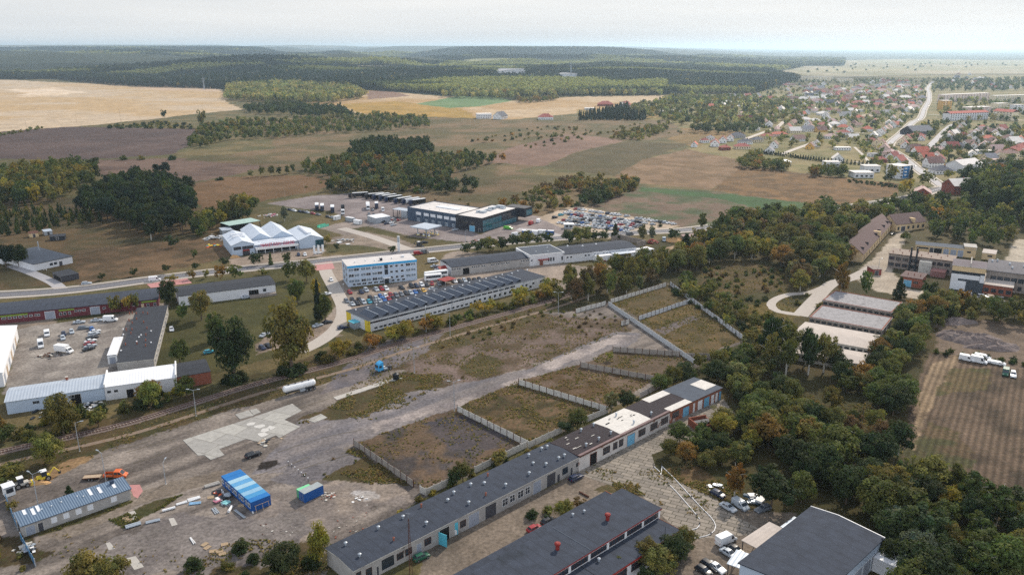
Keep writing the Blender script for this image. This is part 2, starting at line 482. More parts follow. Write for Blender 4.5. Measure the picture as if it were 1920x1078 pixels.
cov(None,[(60,995),(240,930),(420,880),(430,895),(260,950),(120,1010)],(150,138,126),(136,124,112),4,0.1,2)
cov(None,[(205,975),(300,938),(345,925),(310,950),(230,990)],(72,74,44),(90,82,56),4,0.8,1.5)
cov(None,[(30,985),(246,935),(250,942),(90,1000),(60,1005)],(78,76,44),(92,84,56),4,0.8,1)
cov(None,[(0,1010),(60,1000),(100,1040),(60,1060),(-100,1070)],(80,70,48),(96,82,60),4,0.7,2)
cov(None,[(40,905),(140,858),(180,850),(150,870),(60,915)],(170,140,104),(150,122,92),5,0.1,2)
cov(None,[(486,868),(520,860),(530,868),(500,880),(484,880)],(50,46,44),(58,52,50),3,0.0,1)
cov('paved_yard_edge',[(740,1300),(800,1020),(1060,895),(1130,870),(1360,752),(1372,775),(1220,850),(1230,890),(1350,950),(1490,960),(1460,1000),(1300,1300)],(152,138,124),(128,117,106),7,0.1,1.5)
cov(None,[(1110,920),(1150,905),(1230,912),(1225,930),(1180,930)],(110,96,66),(84,80,52),4,0.7,1.5)
cov(None,[(1230,885),(1300,870),(1380,920),(1400,950),(1340,935)],(128,104,76),(104,90,62),5,0.6,2)
cov('furrowed_field',[(1745,660),(2120,720),(2120,1000),(1840,945),(1700,892),(1690,850),(1715,745)],(118,100,84),(84,72,60),10,0.15,2,1)
cov(None,[(1750,690),(1850,690),(1860,730),(1760,740)],(92,88,58),(112,96,70),6,0.5,4)
cov(None,[(1700,850),(1760,790),(1830,850),(1800,930),(1710,895)],(86,84,56),(112,94,72),6,0.5,5)
cov(None,[(1725,740),(1745,690),(1790,660),(1800,672),(1765,720),(1730,800),(1712,860)],(160,138,112),(140,120,98),6,0.1,2)
cov('bare_earth',[(1760,605),(1850,600),(2120,640),(2120,715),(1900,690),(1750,656)],(140,122,106),(122,106,92),8,0.1,3)
cov('factory_yard',[(1600,520),(1690,428),(1705,432),(1672,505),(1700,540),(1800,560),(1780,575),(1640,545)],(204,190,172),(190,176,158),9,0.02,1.5)
cov('gravel_lot',[(1880,500),(1905,448),(2120,450),(2120,520)],(206,194,176),(190,178,160),9,0.02,1.5)
cov(None,[(1240,465),(1330,448),(1340,458),(1260,475)],(190,166,138),(170,146,120),6,0.05,2)
_a,_b=G(1850,930),G(1882,750)
_f=math.atan2(_b.y-_a.y,_b.x-_a.x)
FURROW_A=math.atan2(-math.cos(_f),-math.sin(_f))
_c,_d=G(520,870),G(1150,628)
YD=(_d-_c).normalized()
def build_ground():
 ang=np.concatenate([np.arange(-180,-40,8.0),np.arange(-40,40.001,0.16),np.arange(48,180,8.0)])
 ang=np.radians(np.append(ang,180.0))
 rad=[0.01,30,60,90,120]
 r=126.0
 while r<90000:
  rad.append(r)
  r*=1.0034 if r<700 else 1.0055 if r<2600 else 1.010 if r<7000 else 1.03
 rad=np.array(rad)
 A,Rr=np.meshgrid(ang,rad)
 X=(Rr*np.sin(A)).ravel();Y=(Rr*np.cos(A)).ravel()
 Z=terrain(X,Y)
 n=len(X)
 w1=fbm(X/9,Y/9,31,3)-0.5
 w2=fbm(X/9+50,Y/9+50,32,3)-0.5
 w3=fbm(X/60,Y/60,33,3)-0.5
 w4=fbm(X/60+50,Y/60+50,34,3)-0.5
 col=np.zeros((n,4))
 a,b=np.array(C8(100,88,60)),np.array(C8(76,74,48))
 t=sstep(0.35,0.65,fbm(X/25,Y/25,3))[:,None]
 col[:,:3]=a*(1-t)+b*t
 col[:,3]=0.5
 ids=np.zeros(n,int)
 names=['ground'];kfs=[None]
 for k,(name,pts,ca,cb,sc,grass,warp,kf)in enumerate(COVER):
  poly=[P2(p)for p in pts]
  xs=[p[0]for p in poly];ys=[p[1]for p in poly]
  pad=warp*2
  sel=np.where((X>min(xs)-pad)&(X<max(xs)+pad)&(Y>min(ys)-pad)&(Y<max(ys)+pad))[0]
  if not len(sel):continue
  wx,wy=(w1,w2)if warp<8 else(w3,w4)
  ins=inpoly(X[sel]+wx[sel]*warp*2,Y[sel]+wy[sel]*warp*2,poly)
  sel=sel[ins]
  if not len(sel):continue
  nz=fbm(X[sel]/sc,Y[sel]/sc,100+k,5)
  if name=='derelict_yard' or(name is None and sc==10):
   al,ac=X[sel]*YD[0]+Y[sel]*YD[1],-X[sel]*YD[1]+Y[sel]*YD[0]
   nz=0.4*nz+0.6*fbm(al/34,ac/3.2,700+k,4)
  t=sstep(0.36,0.64,nz)[:,None]
  col[sel,:3]=np.array(ca)*(1-t)+np.array(cb)*t
  col[sel,3]=grass*(0.4+1.2*sstep(0.35,0.65,fbm(X[sel]/(sc*0.6)+9,Y[sel]/(sc*0.6),400+k)))
  if name:
   names.append(name);kfs.append(kf)
   ids[sel]=len(names)-1
 na=len(ang)
 i,j=np.meshgrid(np.arange(len(rad)-1),np.arange(na-1),indexing='ij')
 q=np.stack([i*na+j,i*na+j+1,(i+1)*na+j+1,(i+1)*na+j],-1).reshape(-1,4)
 fid=ids[q[:,0]]
 verts=np.stack([X,Y,Z],-1)
 furr=ground_material('furrowed_soil',(FURROW_A,1.9,0.26))
 for k,name in enumerate(names):
  f=q[fid==k]
  if not len(f):continue
  u,inv=np.unique(f.ravel(),return_inverse=True)
  me=np_mesh(name,verts[u],faces4=inv.reshape(-1,4),mats=[furr if kfs[k]else M_GROUND],cols=col[u],smooth=True)
  tag(link(name,me),kind='structure')
build_ground()
def cloud(cx,cy,rx,ry,alt,keep,seed):
 """a flat bottomed cloud whose shade falls on the ground round cx, cy"""
 m=bpy.data.materials.new('cloud_vapour');m.use_nodes=True
 n=m.node_tree;n.nodes.clear();L=n.links.new
 out=n.nodes.new('ShaderNodeOutputMaterial');tr=n.nodes.new('ShaderNodeBsdfTransparent');df=n.nodes.new('ShaderNodeBsdfDiffuse');mx=n.nodes.new('ShaderNodeMixShader')
 df.inputs['Color'].default_value=(0.9,0.9,0.9,1);mx.inputs[0].default_value=1-math.sqrt(keep)
 L(tr.outputs[0],mx.inputs[1]);L(df.outputs[0],mx.inputs[2]);L(mx.outputs[0],out.inputs['Surface'])
 k=alt/sunvec.z;X0,Y0=cx+sunvec.x*k,cy+sunvec.y*k
 nu,nv=64,14;v,f=[],[]
 for j in range(nv+1):
  ph=math.pi*(j/nv-0.5)
  for i in range(nu):
   t=2*math.pi*i/nu;w=0.72+0.55*float(fbm(math.cos(t)*1.6+seed,math.sin(t)*1.6+seed,seed))
   z=math.sin(ph);z=z*90 if z<0 else z*260*(0.6+0.8*float(fbm(i*0.3+seed,j*0.5,seed)))
   v.append((X0+rx*w*math.cos(ph)**0.6*math.cos(t)if abs(ph)<1.57 else X0,Y0+ry*w*math.cos(ph)**0.6*math.sin(t)if abs(ph)<1.57 else Y0,alt+z))
 for j in range(nv):
  for i in range(nu):a,b=j*nu+i,j*nu+(i+1)%nu;f.append((a,b,b+nu,a+nu))
 me=bpy.data.meshes.new('cloud');me.from_pydata(v,[],f);me.materials.append(m);me.update()
 tag(link('cloud',me),kind='stuff')
cloud(10,210,420,250,1400,0.74,3)
cloud(-420,640,420,170,1500,0.7,4)
cloud(-900,3300,1300,330,1700,0.3,5)
cloud(600,3000,1100,420,1700,0.35,6)
cloud(-200,5600,1800,500,1700,0.4,7)
#shared materials
def add_seams(m,axis,period):
 """narrow darker joints between the lengths of roofing felt"""
 n=m.node_tree;L=n.links.new;bs=next(x for x in n.nodes if x.type=='BSDF_PRINCIPLED');src=bs.inputs['Base Color'].links[0].from_socket
 tc=n.nodes.new('ShaderNodeTexCoord');wv=n.nodes.new('ShaderNodeTexWave');wv.bands_direction=axis;wv.inputs['Scale'].default_value=0.314/period;wv.inputs['Distortion'].default_value=0.25
 L(tc.outputs['Object'],wv.inputs['Vector']);mr=n.nodes.new('ShaderNodeMapRange');mr.inputs['From Min'].default_value=0.93;mr.inputs['To Min'].default_value=1.0;mr.inputs['To Max'].default_value=0.78
 L(wv.outputs['Fac'],mr.inputs['Value']);sc=n.nodes.new('ShaderNodeVectorMath');sc.operation='SCALE';L(src,sc.inputs[0]);L(mr.outputs[0],sc.inputs['Scale']);L(sc.outputs[0],bs.inputs['Base Color'])
M_ROOFFELT=mat('roofing_felt',C8(52,59,72),0.9,0.24,0.4,col2=C8(41,48,59),spots=0.02,spot_scale=0.08,bump=0.02)
add_seams(M_ROOFFELT,'X',2.4)
M_ROOFDARK=mat('dark_roofing_felt',C8(48,52,60),0.9,0.2,0.5,col2=C8(64,66,72),spots=-0.03,spot_scale=0.1,bump=0.02)
M_ROOFBLUE=mat('blue_grey_felt',C8(72,80,92),0.9,0.16,0.4,col2=C8(58,66,78),spots=0.0,spot_scale=0.1)
M_ROOFPALE=mat('pale_roof_membrane',C8(196,192,190),0.8,0.10,0.3,col2=C8(170,166,164),spots=0.0,spot_scale=0.1)
M_ROOFSLAG=mat('patchy_grey_roof',C8(146,144,146),0.9,0.3,1.2,col2=C8(92,90,92),spots=0.06,spot_scale=0.5,bump=0.05)
M_SHEETGREY=mat('grey_metal_sheet',C8(172,182,194),0.55,0.08,0.3,metal=0.2,stripe=('X',0.9,0.05))
M_SHEETBLUE=mat('blue_grey_metal_sheet',C8(98,118,140),0.55,0.08,0.4,metal=0.2,stripe=('X',0.55,0.08))
M_SHEETWHITE=mat('white_metal_sheet',C8(222,224,228),0.55,0.06,0.3,stripe=('X',0.9,0.04))
M_ETERNIT=mat('weathered_fibre_sheet',C8(184,174,166),0.9,0.10,0.5,col2=C8(172,160,152),spots=0.0,spot_scale=0.2,stripe=('X',1.1,0.05))
M_WHITE=mat('white_render',C8(214,214,216),0.85,0.07,0.4,col2=C8(176,172,170),spots=-0.05,spot_scale=0.3)
M_WHITEOLD=mat('flaking_white_render',C8(202,196,190),0.9,0.12,0.6,col2=C8(140,92,70),spots=0.03,spot_scale=0.35,bump=0.03)
M_GREYREN=mat('grey_render',C8(164,160,156),0.9,0.15,0.5,col2=C8(128,124,120),spots=0.03,spot_scale=0.35)
M_GREYBLUE=mat('blue_grey_cladding',C8(178,192,208),0.7,0.06,0.3)
M_CREAM=mat('cream_render',C8(206,180,140),0.9,0.10,0.4,col2=C8(170,146,112),spots=0.0,spot_scale=0.3)
M_BRICK=mat('red_brick',C8(140,84,66),0.92,0.25,1.6,col2=C8(112,62,50),spots=0.05,spot_scale=0.8)
M_BURGUNDY=mat('burgundy_brick',C8(104,52,58),0.9,0.12,0.8)
M_CONC=mat('old_concrete',C8(194,190,182),0.92,0.14,0.8,col2=C8(146,140,134),spots=0.04,spot_scale=0.3,bump=0.02)
M_CONCDARK=mat('stained_concrete',C8(140,130,122),0.92,0.2,0.9,col2=C8(108,98,92),spots=0.05,spot_scale=0.4,bump=0.02)
M_CONCPALE=mat('pale_concrete_slab',C8(172,168,162),0.92,0.12,0.7,col2=C8(150,144,138),spots=0.0,spot_scale=0.25)
M_RUST=mat('rusty_steel',C8(92,60,48),0.85,0.25,2.0,metal=0.2)
M_DARK=mat('dark_metal',C8(44,48,56),0.6,0.1,1.0)
M_BLACKCLAD=mat('black_cladding',C8(40,42,50),0.55,0.10,0.5,stripe=('X',0.8,0.03))
M_BLUECLAD=mat('slate_blue_cladding',C8(62,78,98),0.55,0.08,0.5,stripe=('X',0.8,0.03))
M_GLASS=mat('dark_glass',C8(46,54,64),0.12,0.15,0.4,spec=0.8)
M_GLASSPALE=mat('blinded_glass',C8(112,128,142),0.25,0.25,0.5,spec=0.7)
M_GLASSTEAL=mat('teal_glass',C8(50,104,118),0.12,0.2,0.3,spec=0.8)
M_PAINTWHITE=mat('white_paint',C8(228,228,228),0.5,0.05,0.8)
M_REDTRIM=mat('red_paint',C8(140,44,40),0.6,0.12,1.0)
M_REDVENT=mat('red_vent_paint',C8(132,40,36),0.6,0.12,1.0)
M_TEALPAINT=mat('turquoise_paint',C8(84,176,196),0.6,0.08,1.0)
M_DOORBLUE=mat('faded_blue_door',C8(110,170,200),0.7,0.12,1.0)
M_DOORGREY=mat('grey_door',C8(150,156,168),0.7,0.10,1.0,stripe=('X',0.3,0.02))
M_DOORDARK=mat('dark_door',C8(70,70,76),0.7,0.12,1.0,stripe=('X',0.3,0.02))
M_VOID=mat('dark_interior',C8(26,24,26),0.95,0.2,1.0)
M_GALV=mat('galvanised_steel',C8(176,184,192),0.45,0.08,1.0,metal=0.5)
M_TYRE=mat('tyre_rubber',C8(30,30,32),0.85,0.1,3.0)
M_RIM=mat('wheel_rim',C8(150,152,156),0.4,0.1,3.0,metal=0.5)
M_PAINT=mat('vehicle_paint',rough=0.28,var=0.03,scale=0.5,objcol=True,spec=0.6)
M_LAMP=mat('lamp_lens',C8(215,215,210),0.2,0.03,1.0,spec=0.7)
M_TAIL=mat('tail_lens',C8(150,20,20),0.25,0.03,1.0,spec=0.6)
M_ASPH=mat('asphalt',C8(96,96,102),0.92,0.14,0.5,col2=C8(84,84,90),spots=0.0,spot_scale=0.08)
M_ASPHPALE=mat('pale_asphalt',C8(160,158,160),0.92,0.10,0.4,col2=C8(146,143,145),spots=0.0,spot_scale=0.08)
M_PAVE=mat('pale_paving',C8(172,164,156),0.92,0.08,0.6)
M_KERB=mat('kerb_concrete',C8(190,184,176),0.92,0.08,0.6)
M_PINKPAVE=mat('pink_paving',C8(176,126,124),0.92,0.10,0.6)
M_BALLAST=mat('ballast',C8(112,98,92),0.95,0.3,2.5,col2=C8(84,74,72),spots=0.05,spot_scale=1.0,bump=0.05)
M_TIMBER=mat('weathered_timber',C8(170,150,128),0.9,0.15,2.0)
M_WOODNEW=mat('pale_timber',C8(176,154,126),0.9,0.15,2.0)
M_BARK=mat('bark',C8(92,78,66),0.95,0.25,2.5,bump=0.03)
M_BIRCHBARK=mat('birch_bark',C8(176,170,158),0.9,0.3,3.0)
M_HWALL=mat('house_render',rough=0.9,var=0.06,scale=0.6,objcol=True)
M_HROOF=mat('house_tiles',rough=0.85,var=0.14,scale=0.9,objcol=True)
M_ORANGE=mat('orange_paint',C8(204,98,48),0.5,0.08,1.0)
M_BLUEBOX=mat('blue_container_paint',C8(28,84,152),0.55,0.10,0.8,stripe=('X',0.28,0.04))
M_BLUEBOXY=mat('blue_container_paint_end',C8(28,84,152),0.55,0.10,0.8,stripe=('Y',0.28,0.04))
def foliage_material():
 m=bpy.data.materials.new('foliage');m.use_nodes=True
 n=m.node_tree;n.nodes.clear();L=n.links.new
 out=n.nodes.new('ShaderNodeOutputMaterial');bs=n.nodes.new('ShaderNodeBsdfPrincipled')
 bs.inputs['Roughness'].default_value=0.75;bs.inputs['Specular IOR Level'].default_value=0.2
 oi=n.nodes.new('ShaderNodeObjectInfo');at=n.nodes.new('ShaderNodeAttribute');at.attribute_name='cover'
 mu=n.nodes.new('ShaderNodeVectorMath');mu.operation='MULTIPLY'
 L(oi.outputs['Color'],mu.inputs[0]);L(at.outputs['Color'],mu.inputs[1])
 L(mu.outputs[0],bs.inputs['Base Color'])
 tr=n.nodes.new('ShaderNodeBsdfTranslucent')
 sc=n.nodes.new('ShaderNodeVectorMath');sc.operation='MULTIPLY';sc.inputs[1].default_value=(1.25,1.3,0.7)
 L(mu.outputs[0],sc.inputs[0]);L(sc.outputs[0],tr.inputs['Color'])
 mx=n.nodes.new('ShaderNodeMixShader');mx.inputs[0].default_value=0.38
 L(bs.outputs[0],mx.inputs[1]);L(tr.outputs[0],mx.inputs[2]);L(mx.outputs[0],out.inputs['Surface'])
 return m
M_LEAF=foliage_material()
#trees
rng=np.random.default_rng(7)
def env(kind,d,g):
 """point inside the unit crown (height 0..1, width 1) for unit directions d, reach g"""
 x,y,z=d[:,0],d[:,1],d[:,2]
 if kind=='broadleaf_tree':
  c=np.stack([x*0.5*g,y*0.5*g,0.58+z*0.42*g],-1)
 elif kind=='birch_tree':
  zz=0.56+z*0.44*g
  k=np.clip(1.15-0.55*zz,0.3,1)
  c=np.stack([x*0.5*g*k,y*0.5*g*k,zz],-1)
 elif kind=='poplar_tree':
  zz=0.62+z*0.38*g
  c=np.stack([x*0.48*g,y*0.48*g,zz],-1)
 elif kind=='pine_tree':
  zz=0.66+z*0.34*g
  c=np.stack([x*0.5*g,y*0.5*g,zz],-1)
 elif kind=='spruce_tree':
  zz=np.clip(0.5+0.5*z,0,1)**1.25
  k=(1.02-zz)*(0.5+0.5*np.minimum(1,zz*8))
  rr=np.sqrt(x*x+y*y)+1e-6
  c=np.stack([x/rr*0.5*g*k,y/rr*0.5*g*k,0.05+0.95*zz],-1)
 else:
  zz=np.abs(z)
  c=np.stack([x*0.5*g,y*0.5*g,0.04+zz*0.94*g],-1)
 return c
def crown_arrays(kind,seed,nclump,nleaf,leaf,clump_r,autumn=0.13):
 r=np.random.default_rng(seed)
 d=r.normal(size=(nclump,3));d/=np.linalg.norm(d,axis=1)[:,None]
 if kind=='shrub':d[:,2]=np.abs(d[:,2])
 lump=(0.62+0.50*r.random(nclump))if seed//100%2 else(0.80+0.28*r.random(nclump))
 if seed//100%3==2:clump_r=clump_r*0.78
 cc=env(kind,d,lump*(0.55+0.37*r.random(nclump)**0.5))
 ci=r.integers(0,nclump,nleaf)
 o=r.normal(size=(nleaf,3));o/=np.linalg.norm(o,axis=1)[:,None]
 o[:,2]=np.where(r.random(nleaf)<0.35,np.abs(o[:,2]),o[:,2])
 asp=0.62 if kind in('birch_tree','poplar_tree')else 0.85
 pos=cc[ci]+o*(clump_r*(0.6+0.5*r.random((nleaf,1))))*np.array([1,1,asp])
 nin=nleaf//7
 di=r.normal(size=(nin,3));di/=np.linalg.norm(di,axis=1)[:,None]
 pin=env(kind,di,0.25+0.45*r.random(nin))
 pos=np.concatenate([pos,pin]);o=np.concatenate([o,di]);ci=np.concatenate([ci,r.integers(0,nclump,nin)])
 pos[:,2]=np.maximum(pos[:,2],0.02)
 n=len(pos)
 ctr=np.array([0,0,0.5]);og=pos-ctr;og/=np.linalg.norm(og,axis=1)[:,None]+1e-6
 nrm=o*0.8+og*0.5+r.normal(size=(n,3))*0.55+np.array([0,0,0.25])
 nrm/=np.linalg.norm(nrm,axis=1)[:,None]
 t1=np.cross(nrm,r.normal(size=(n,3)));t1/=np.linalg.norm(t1,axis=1)[:,None]
 t2=np.cross(nrm,t1)
 s=leaf*(0.6+0.8*r.random((n,1)))
 s[nleaf:]*=1.7
 q=np.stack([pos-t1*s-t2*s*0.6,pos+t1*s*0.8-t2*s*0.7,pos+t1*s+t2*s*0.6,pos-t1*s*0.7+t2*s*0.8],1)
 cl=0.72+0.56*r.random(nclump)
 hue=r.normal(size=nclump)*autumn
 cm=np.stack([cl*(1+hue*0.9),cl*(1+hue*0.15),cl*(1-hue*0.3)],-1)
 c=cm[ci]*(0.82+0.36*r.random((n,1)))
 c=np.clip(c,0.2,2.2)
 cols=np.ones((n*4,4));cols[:,:3]=np.repeat(c,4,axis=0)
 return q.reshape(-1,3),np.arange(n*4).reshape(-1,4),cols
LOD={'near':(46,2900,0.022,0.13),'mid':(26,900,0.036,0.15),'far':(14,190,0.062,0.18),'mass':(7,42,0.115,0.20)}
def crown_params(kind,lod):
 nc,nl,leaf,cr=LOD[lod]
 if kind in('birch_tree','poplar_tree'):nl=int(nl*0.85);cr*=0.9
 if kind=='spruce_tree':cr*=0.55;nc=int(nc*1.6)
 if kind=='shrub':leaf*=1.25;cr*=1.25
 if kind=='pine_tree':cr*=0.9
 return nc,nl,leaf,cr
CROWNS={}
def crown_mesh(kind,lod,var):
 k=(kind,lod,var)
 if k not in CROWNS:
  nc,nl,leaf,cr=crown_params(kind,lod)
  v,f,c=crown_arrays(kind,100*var+len(kind)*7+{'near':1,'mid':2,'far':3,'mass':4}[lod],nc,nl,leaf,cr)
  CROWNS[k]=(np_mesh('crown',v,faces4=f,mats=[M_LEAF],cols=c),v,f,c)
 return CROWNS[k]
TRUNKS={}
def trunk_mesh(kind,lod):
 k=(kind,lod)
 if k not in TRUNKS:
  b=MB();r=random.Random(len(kind));m=M_BIRCHBARK if kind in('birch_tree','poplar_tree')else M_BARK
  n=7 if lod=='near' else 5
  if kind=='shrub':
   for j in range(4):
    a=j*1.6+0.3
    b.tube((0,0,-0.02),(0.25*math.cos(a),0.25*math.sin(a),0.6),0.025,m,0.008,n=5)
  else:
   b.tube((0,0,-0.02),(0.01,0,0.45),0.028,m,0.018,n=n)
   b.tube((0.01,0,0.45),(0,0.01,0.88),0.018,m,0.005,n=n)
   if lod!='far':
    for j in range(6):
     a=j*2.4;z=0.32+0.08*j
     b.tube((0,0,z),(0.3*math.cos(a),0.3*math.sin(a),z+0.16),0.011,m,0.003,n=5)
  TRUNKS[k]=b.mesh('trunk')
 return TRUNKS[k]
TREES,FOOT=[],[]
def dims(o):
 return o
CATS={'broadleaf_tree':'tree','birch_tree':'birch','poplar_tree':'poplar','pine_tree':'pine','spruce_tree':'spruce','shrub':'shrub'}
TINT={'dark':(0.056,0.080,0.030),'green':(0.112,0.138,0.038),'olive':(0.180,0.168,0.048),'pale':(0.200,0.205,0.090),'yellow':(0.29,0.245,0.045),'orange':(0.26,0.150,0.040),'brown':(0.160,0.110,0.052),'pine':(0.036,0.058,0.036),'grey':(0.19,0.205,0.145),'lime':(0.230,0.235,0.060),'sunny':(0.36,0.35,0.15)}  # 'sunny' has sunlight put into the leaf colour
WORD={'dark':'dark green','green':'green','olive':'olive green','pale':'pale green','yellow':'yellow','orange':'orange','brown':'russet brown','pine':'blackish green','grey':'silvery green','lime':'lime green','sunny':'pale sunlight-tinted'}
def tree(kind,p,h,w,tint,label=None,group=None,world=False):
 """p = pixel of the foot of the trunk (or a world x, y)"""
 g=Vector((p[0],p[1],float(terrain(p[0],p[1]))))if world else G(*p)
 TREES.append(dict(kind=kind,loc=g,h=h,w=w,tint=tint,label=label,group=group))
def blocked(x,y,pad=0.0):
 for x0,y0,x1,y1,poly in FOOT:
  if x0-pad<x<x1+pad and y0-pad<y<y1+pad:
   if inpoly([x],[y],poly)[0]:return True
   if pad:
    for k in range(4):
     if inpoly([x+pad*math.cos(k*1.57)],[y+pad*math.sin(k*1.57)],poly)[0]:return True
 return False
def foot(poly):
 xs=[p[0]for p in poly];ys=[p[1]for p in poly]
 FOOT.append((min(xs),min(ys),max(xs),max(ys),[(p[0],p[1])for p in poly]))
ZR=random.Random(11)
def grove(pts,spacing,mix,hr,wr,where,clump=0.0,maxn=9999,pad=1.5,seed=None):
 """scatter trees over a polygon of pixels; mix = [(weight, kind, tint)], where = words for the label"""
 r=random.Random(seed if seed is not None else ZR.random())
 poly=[P2(p)for p in pts]
 xs=[p[0]for p in poly];ys=[p[1]for p in poly]
 cell={}
 area=abs(sum(poly[i][0]*poly[(i+1)%len(poly)][1]-poly[(i+1)%len(poly)][0]*poly[i][1]for i in range(len(poly))))/2
 tries=int(area/spacing**2*6)+20
 tot=sum(m[0]for m in mix);n=0
 cand=[(r.uniform(min(xs),max(xs)),r.uniform(min(ys),max(ys)))for _ in range(int(tries*(max(xs)-min(xs))*(max(ys)-min(ys))/max(area,1)))]
 if not cand:return
 ca=np.array(cand)
 ok=inpoly(ca[:,0],ca[:,1],poly)
 if clump:ok&=fbm(ca[:,0]/(spacing*4),ca[:,1]/(spacing*4),int(min(xs))&255)>clump
 for x,y in ca[ok]:
  k=(int(x//spacing),int(y//spacing))
  if any((x-a)**2+(y-b)**2<spacing**2 for i in(-1,0,1)for j in(-1,0,1)for a,b in cell.get((k[0]+i,k[1]+j),())):continue
  if blocked(x,y,pad):continue
  cell.setdefault(k,[]).append((x,y))
  u=r.uniform(0,tot)
  for wgt,kind,tint in mix:
   u-=wgt
   if u<=0:break
  h=r.uniform(*hr);w=h*r.uniform(*wr)
  if kind=='shrub':h*=0.5;w=h*r.uniform(1.0,1.5)
  word={'broadleaf_tree':'broadleaf tree','birch_tree':'birch','poplar_tree':'poplar','pine_tree':'pine','spruce_tree':'spruce','shrub':'bush'}[kind]
  tree(kind,(x,y),h,w,tint,'%s %s %s'%(WORD[tint],word,where),'trees '+where,world=True)
  n+=1
  if n>=maxn:return
def finish_trees(limit=295):
 r=random.Random(3)
 by={}
 for t in TREES:by.setdefault(t['kind'],[]).append(t)
 nvar={'near':8,'mid':7,'far':5,'mass':4}
 for kind,ts in by.items():
  for t in ts:
   d=(t['loc']-cam.location).length
   px,py=proj(t['loc']+Vector((0,0,t['h']*0.6)))
   vis=-30<px<1950 and-20<py<1110+0.4*t['h']*FPX/d
   t['px']=t['h']*FPX/d
   t['key']=t['px']*max(t['w'],1)/t['h']if vis else-1
  ts.sort(key=lambda t:-t['key'])
  rest=[]
  for i,t in enumerate(ts):
   if t['key']<0:continue
   c=np.array(TINT[t['tint']])*(0.62+0.34*r.random())*np.array([1+0.25*(r.random()-0.5),1,1])
   t['col']=c
   if i>=limit:
    rest.append(t);continue
   lod='near' if t['px']>34 else 'mid' if t['px']>16 else 'far'
   me=crown_mesh(kind,lod,r.randrange(nvar[lod]))[0]
   rz=r.uniform(0,6.28)
   if lod=='far':
    o=link(kind,me,None,t['loc'],rz);o.scale=(t['w'],t['w'],t['h']);o.color=(*c,1)
    tag(o,t['label'],CATS[kind],t['group'])
   else:
    e=empty(kind,t['loc'],rz,t['label'],CATS[kind],t['group'])
    o=link('crown',me,e);o.scale=(t['w'],t['w'],t['h']);o.color=(*c,1)
    k=link('trunk',trunk_mesh(kind,lod),e);k.scale=(t['h']*(1.6 if kind=='shrub' else 0.9),)*2+(t['h'],)
  if rest:
   vs,fs,cs,off=[],[],[],0
   for t in rest:
    lod='far' if t['px']>11 else 'mass'
    _,v,f,c=crown_mesh(kind,lod,r.randrange(nvar[lod]))
    a=r.uniform(0,6.28);ca,sa=math.cos(a),math.sin(a)
    p=np.stack([(v[:,0]*ca-v[:,1]*sa)*t['w']+t['loc'].x,(v[:,0]*sa+v[:,1]*ca)*t['w']+t['loc'].y,v[:,2]*t['h']+t['loc'].z],-1)
    cc=c.copy();cc[:,:3]*=t['col']
    vs.append(p);fs.append(f+off);cs.append(cc);off+=len(v)
   o=link('woodland',np_mesh('woodland',np.concatenate(vs),faces4=np.concatenate(fs),mats=[M_LEAF],cols=np.concatenate(cs)))
   o.color=(1,1,1,1)
   tag(o,kind='stuff')
  print('TREES',kind,len(ts),'rest',len(rest))
#strips: roads, paths, kerbs, rails
def curve(pts,step=4.0):
 P=[Vector(P2(p))for p in pts]
 P=[P[0]*2-P[1]]+P+[P[-1]*2-P[-2]]
 out=[]
 for i in range(1,len(P)-2):
  n=max(2,int((P[i+1]-P[i]).length/step))
  for k in range(n):
   t=k/n
   a,b,c,d=P[i-1],P[i],P[i+1],P[i+2]
   out.append(0.5*((2*b)+(-a+c)*t+(2*a-5*b+4*c-d)*t*t+(-a+3*b-3*c+d)*t**3))
 out.append(P[-2])
 return out
def offset_line(line,off):
 out=[]
 for i,p in enumerate(line):
  a=line[max(0,i-1)];b=line[min(len(line)-1,i+1)]
  d=(b-a).normalized();out.append(p+Vector((-d.y,d.x))*off)
 return out
def gz(x,y):return float(terrain(x,y))
def strip(name,line,off,w,z,m,thick=0.0,kind='structure',keep=True):
 """flat ribbon along a line, offset sideways, w wide, top at z above the ground"""
 a,b=offset_line(line,off+w/2),offset_line(line,off-w/2)
 v,f=[],[]
 for p,q in zip(a,b):
  v+=[(p.x,p.y,gz(p.x,p.y)+z),(q.x,q.y,gz(q.x,q.y)+z)]
  if thick:v+=[(p.x,p.y,gz(p.x,p.y)+z-thick),(q.x,q.y,gz(q.x,q.y)+z-thick)]
 s=4 if thick else 2
 for i in range(len(a)-1):
  k,l=i*s,(i+1)*s
  f.append((k,k+1,l+1,l))
  if thick:f+=[(k+1,k+3,l+3,l+1),(k+2,k,l,l+2)]
 me=bpy.data.meshes.new(name);me.from_pydata(v,[],f);me.materials.append(m);me.update()
 o=link(name,me)
 if kind:tag(o,kind=kind)
 if keep:
  n=len(line)
  st=max(1,n//12)
  for i in range(0,n-1,st):
   j=min(n-1,i+st)
   foot([a[i],a[j],b[j],b[i]])
 return o
def sheet(name,pts,z,m,kind='structure',world=False):
 poly=pts if world else[P2(p)for p in pts]
 me=bpy.data.meshes.new(name)
 me.from_pydata([(p[0],p[1],gz(*p)+z)for p in poly],[],[tuple(range(len(poly)))])
 me.materials.append(m);me.update()
 if me.polygons[0].normal.z<0:me.flip_normals()
 return tag(link(name,me),kind=kind)
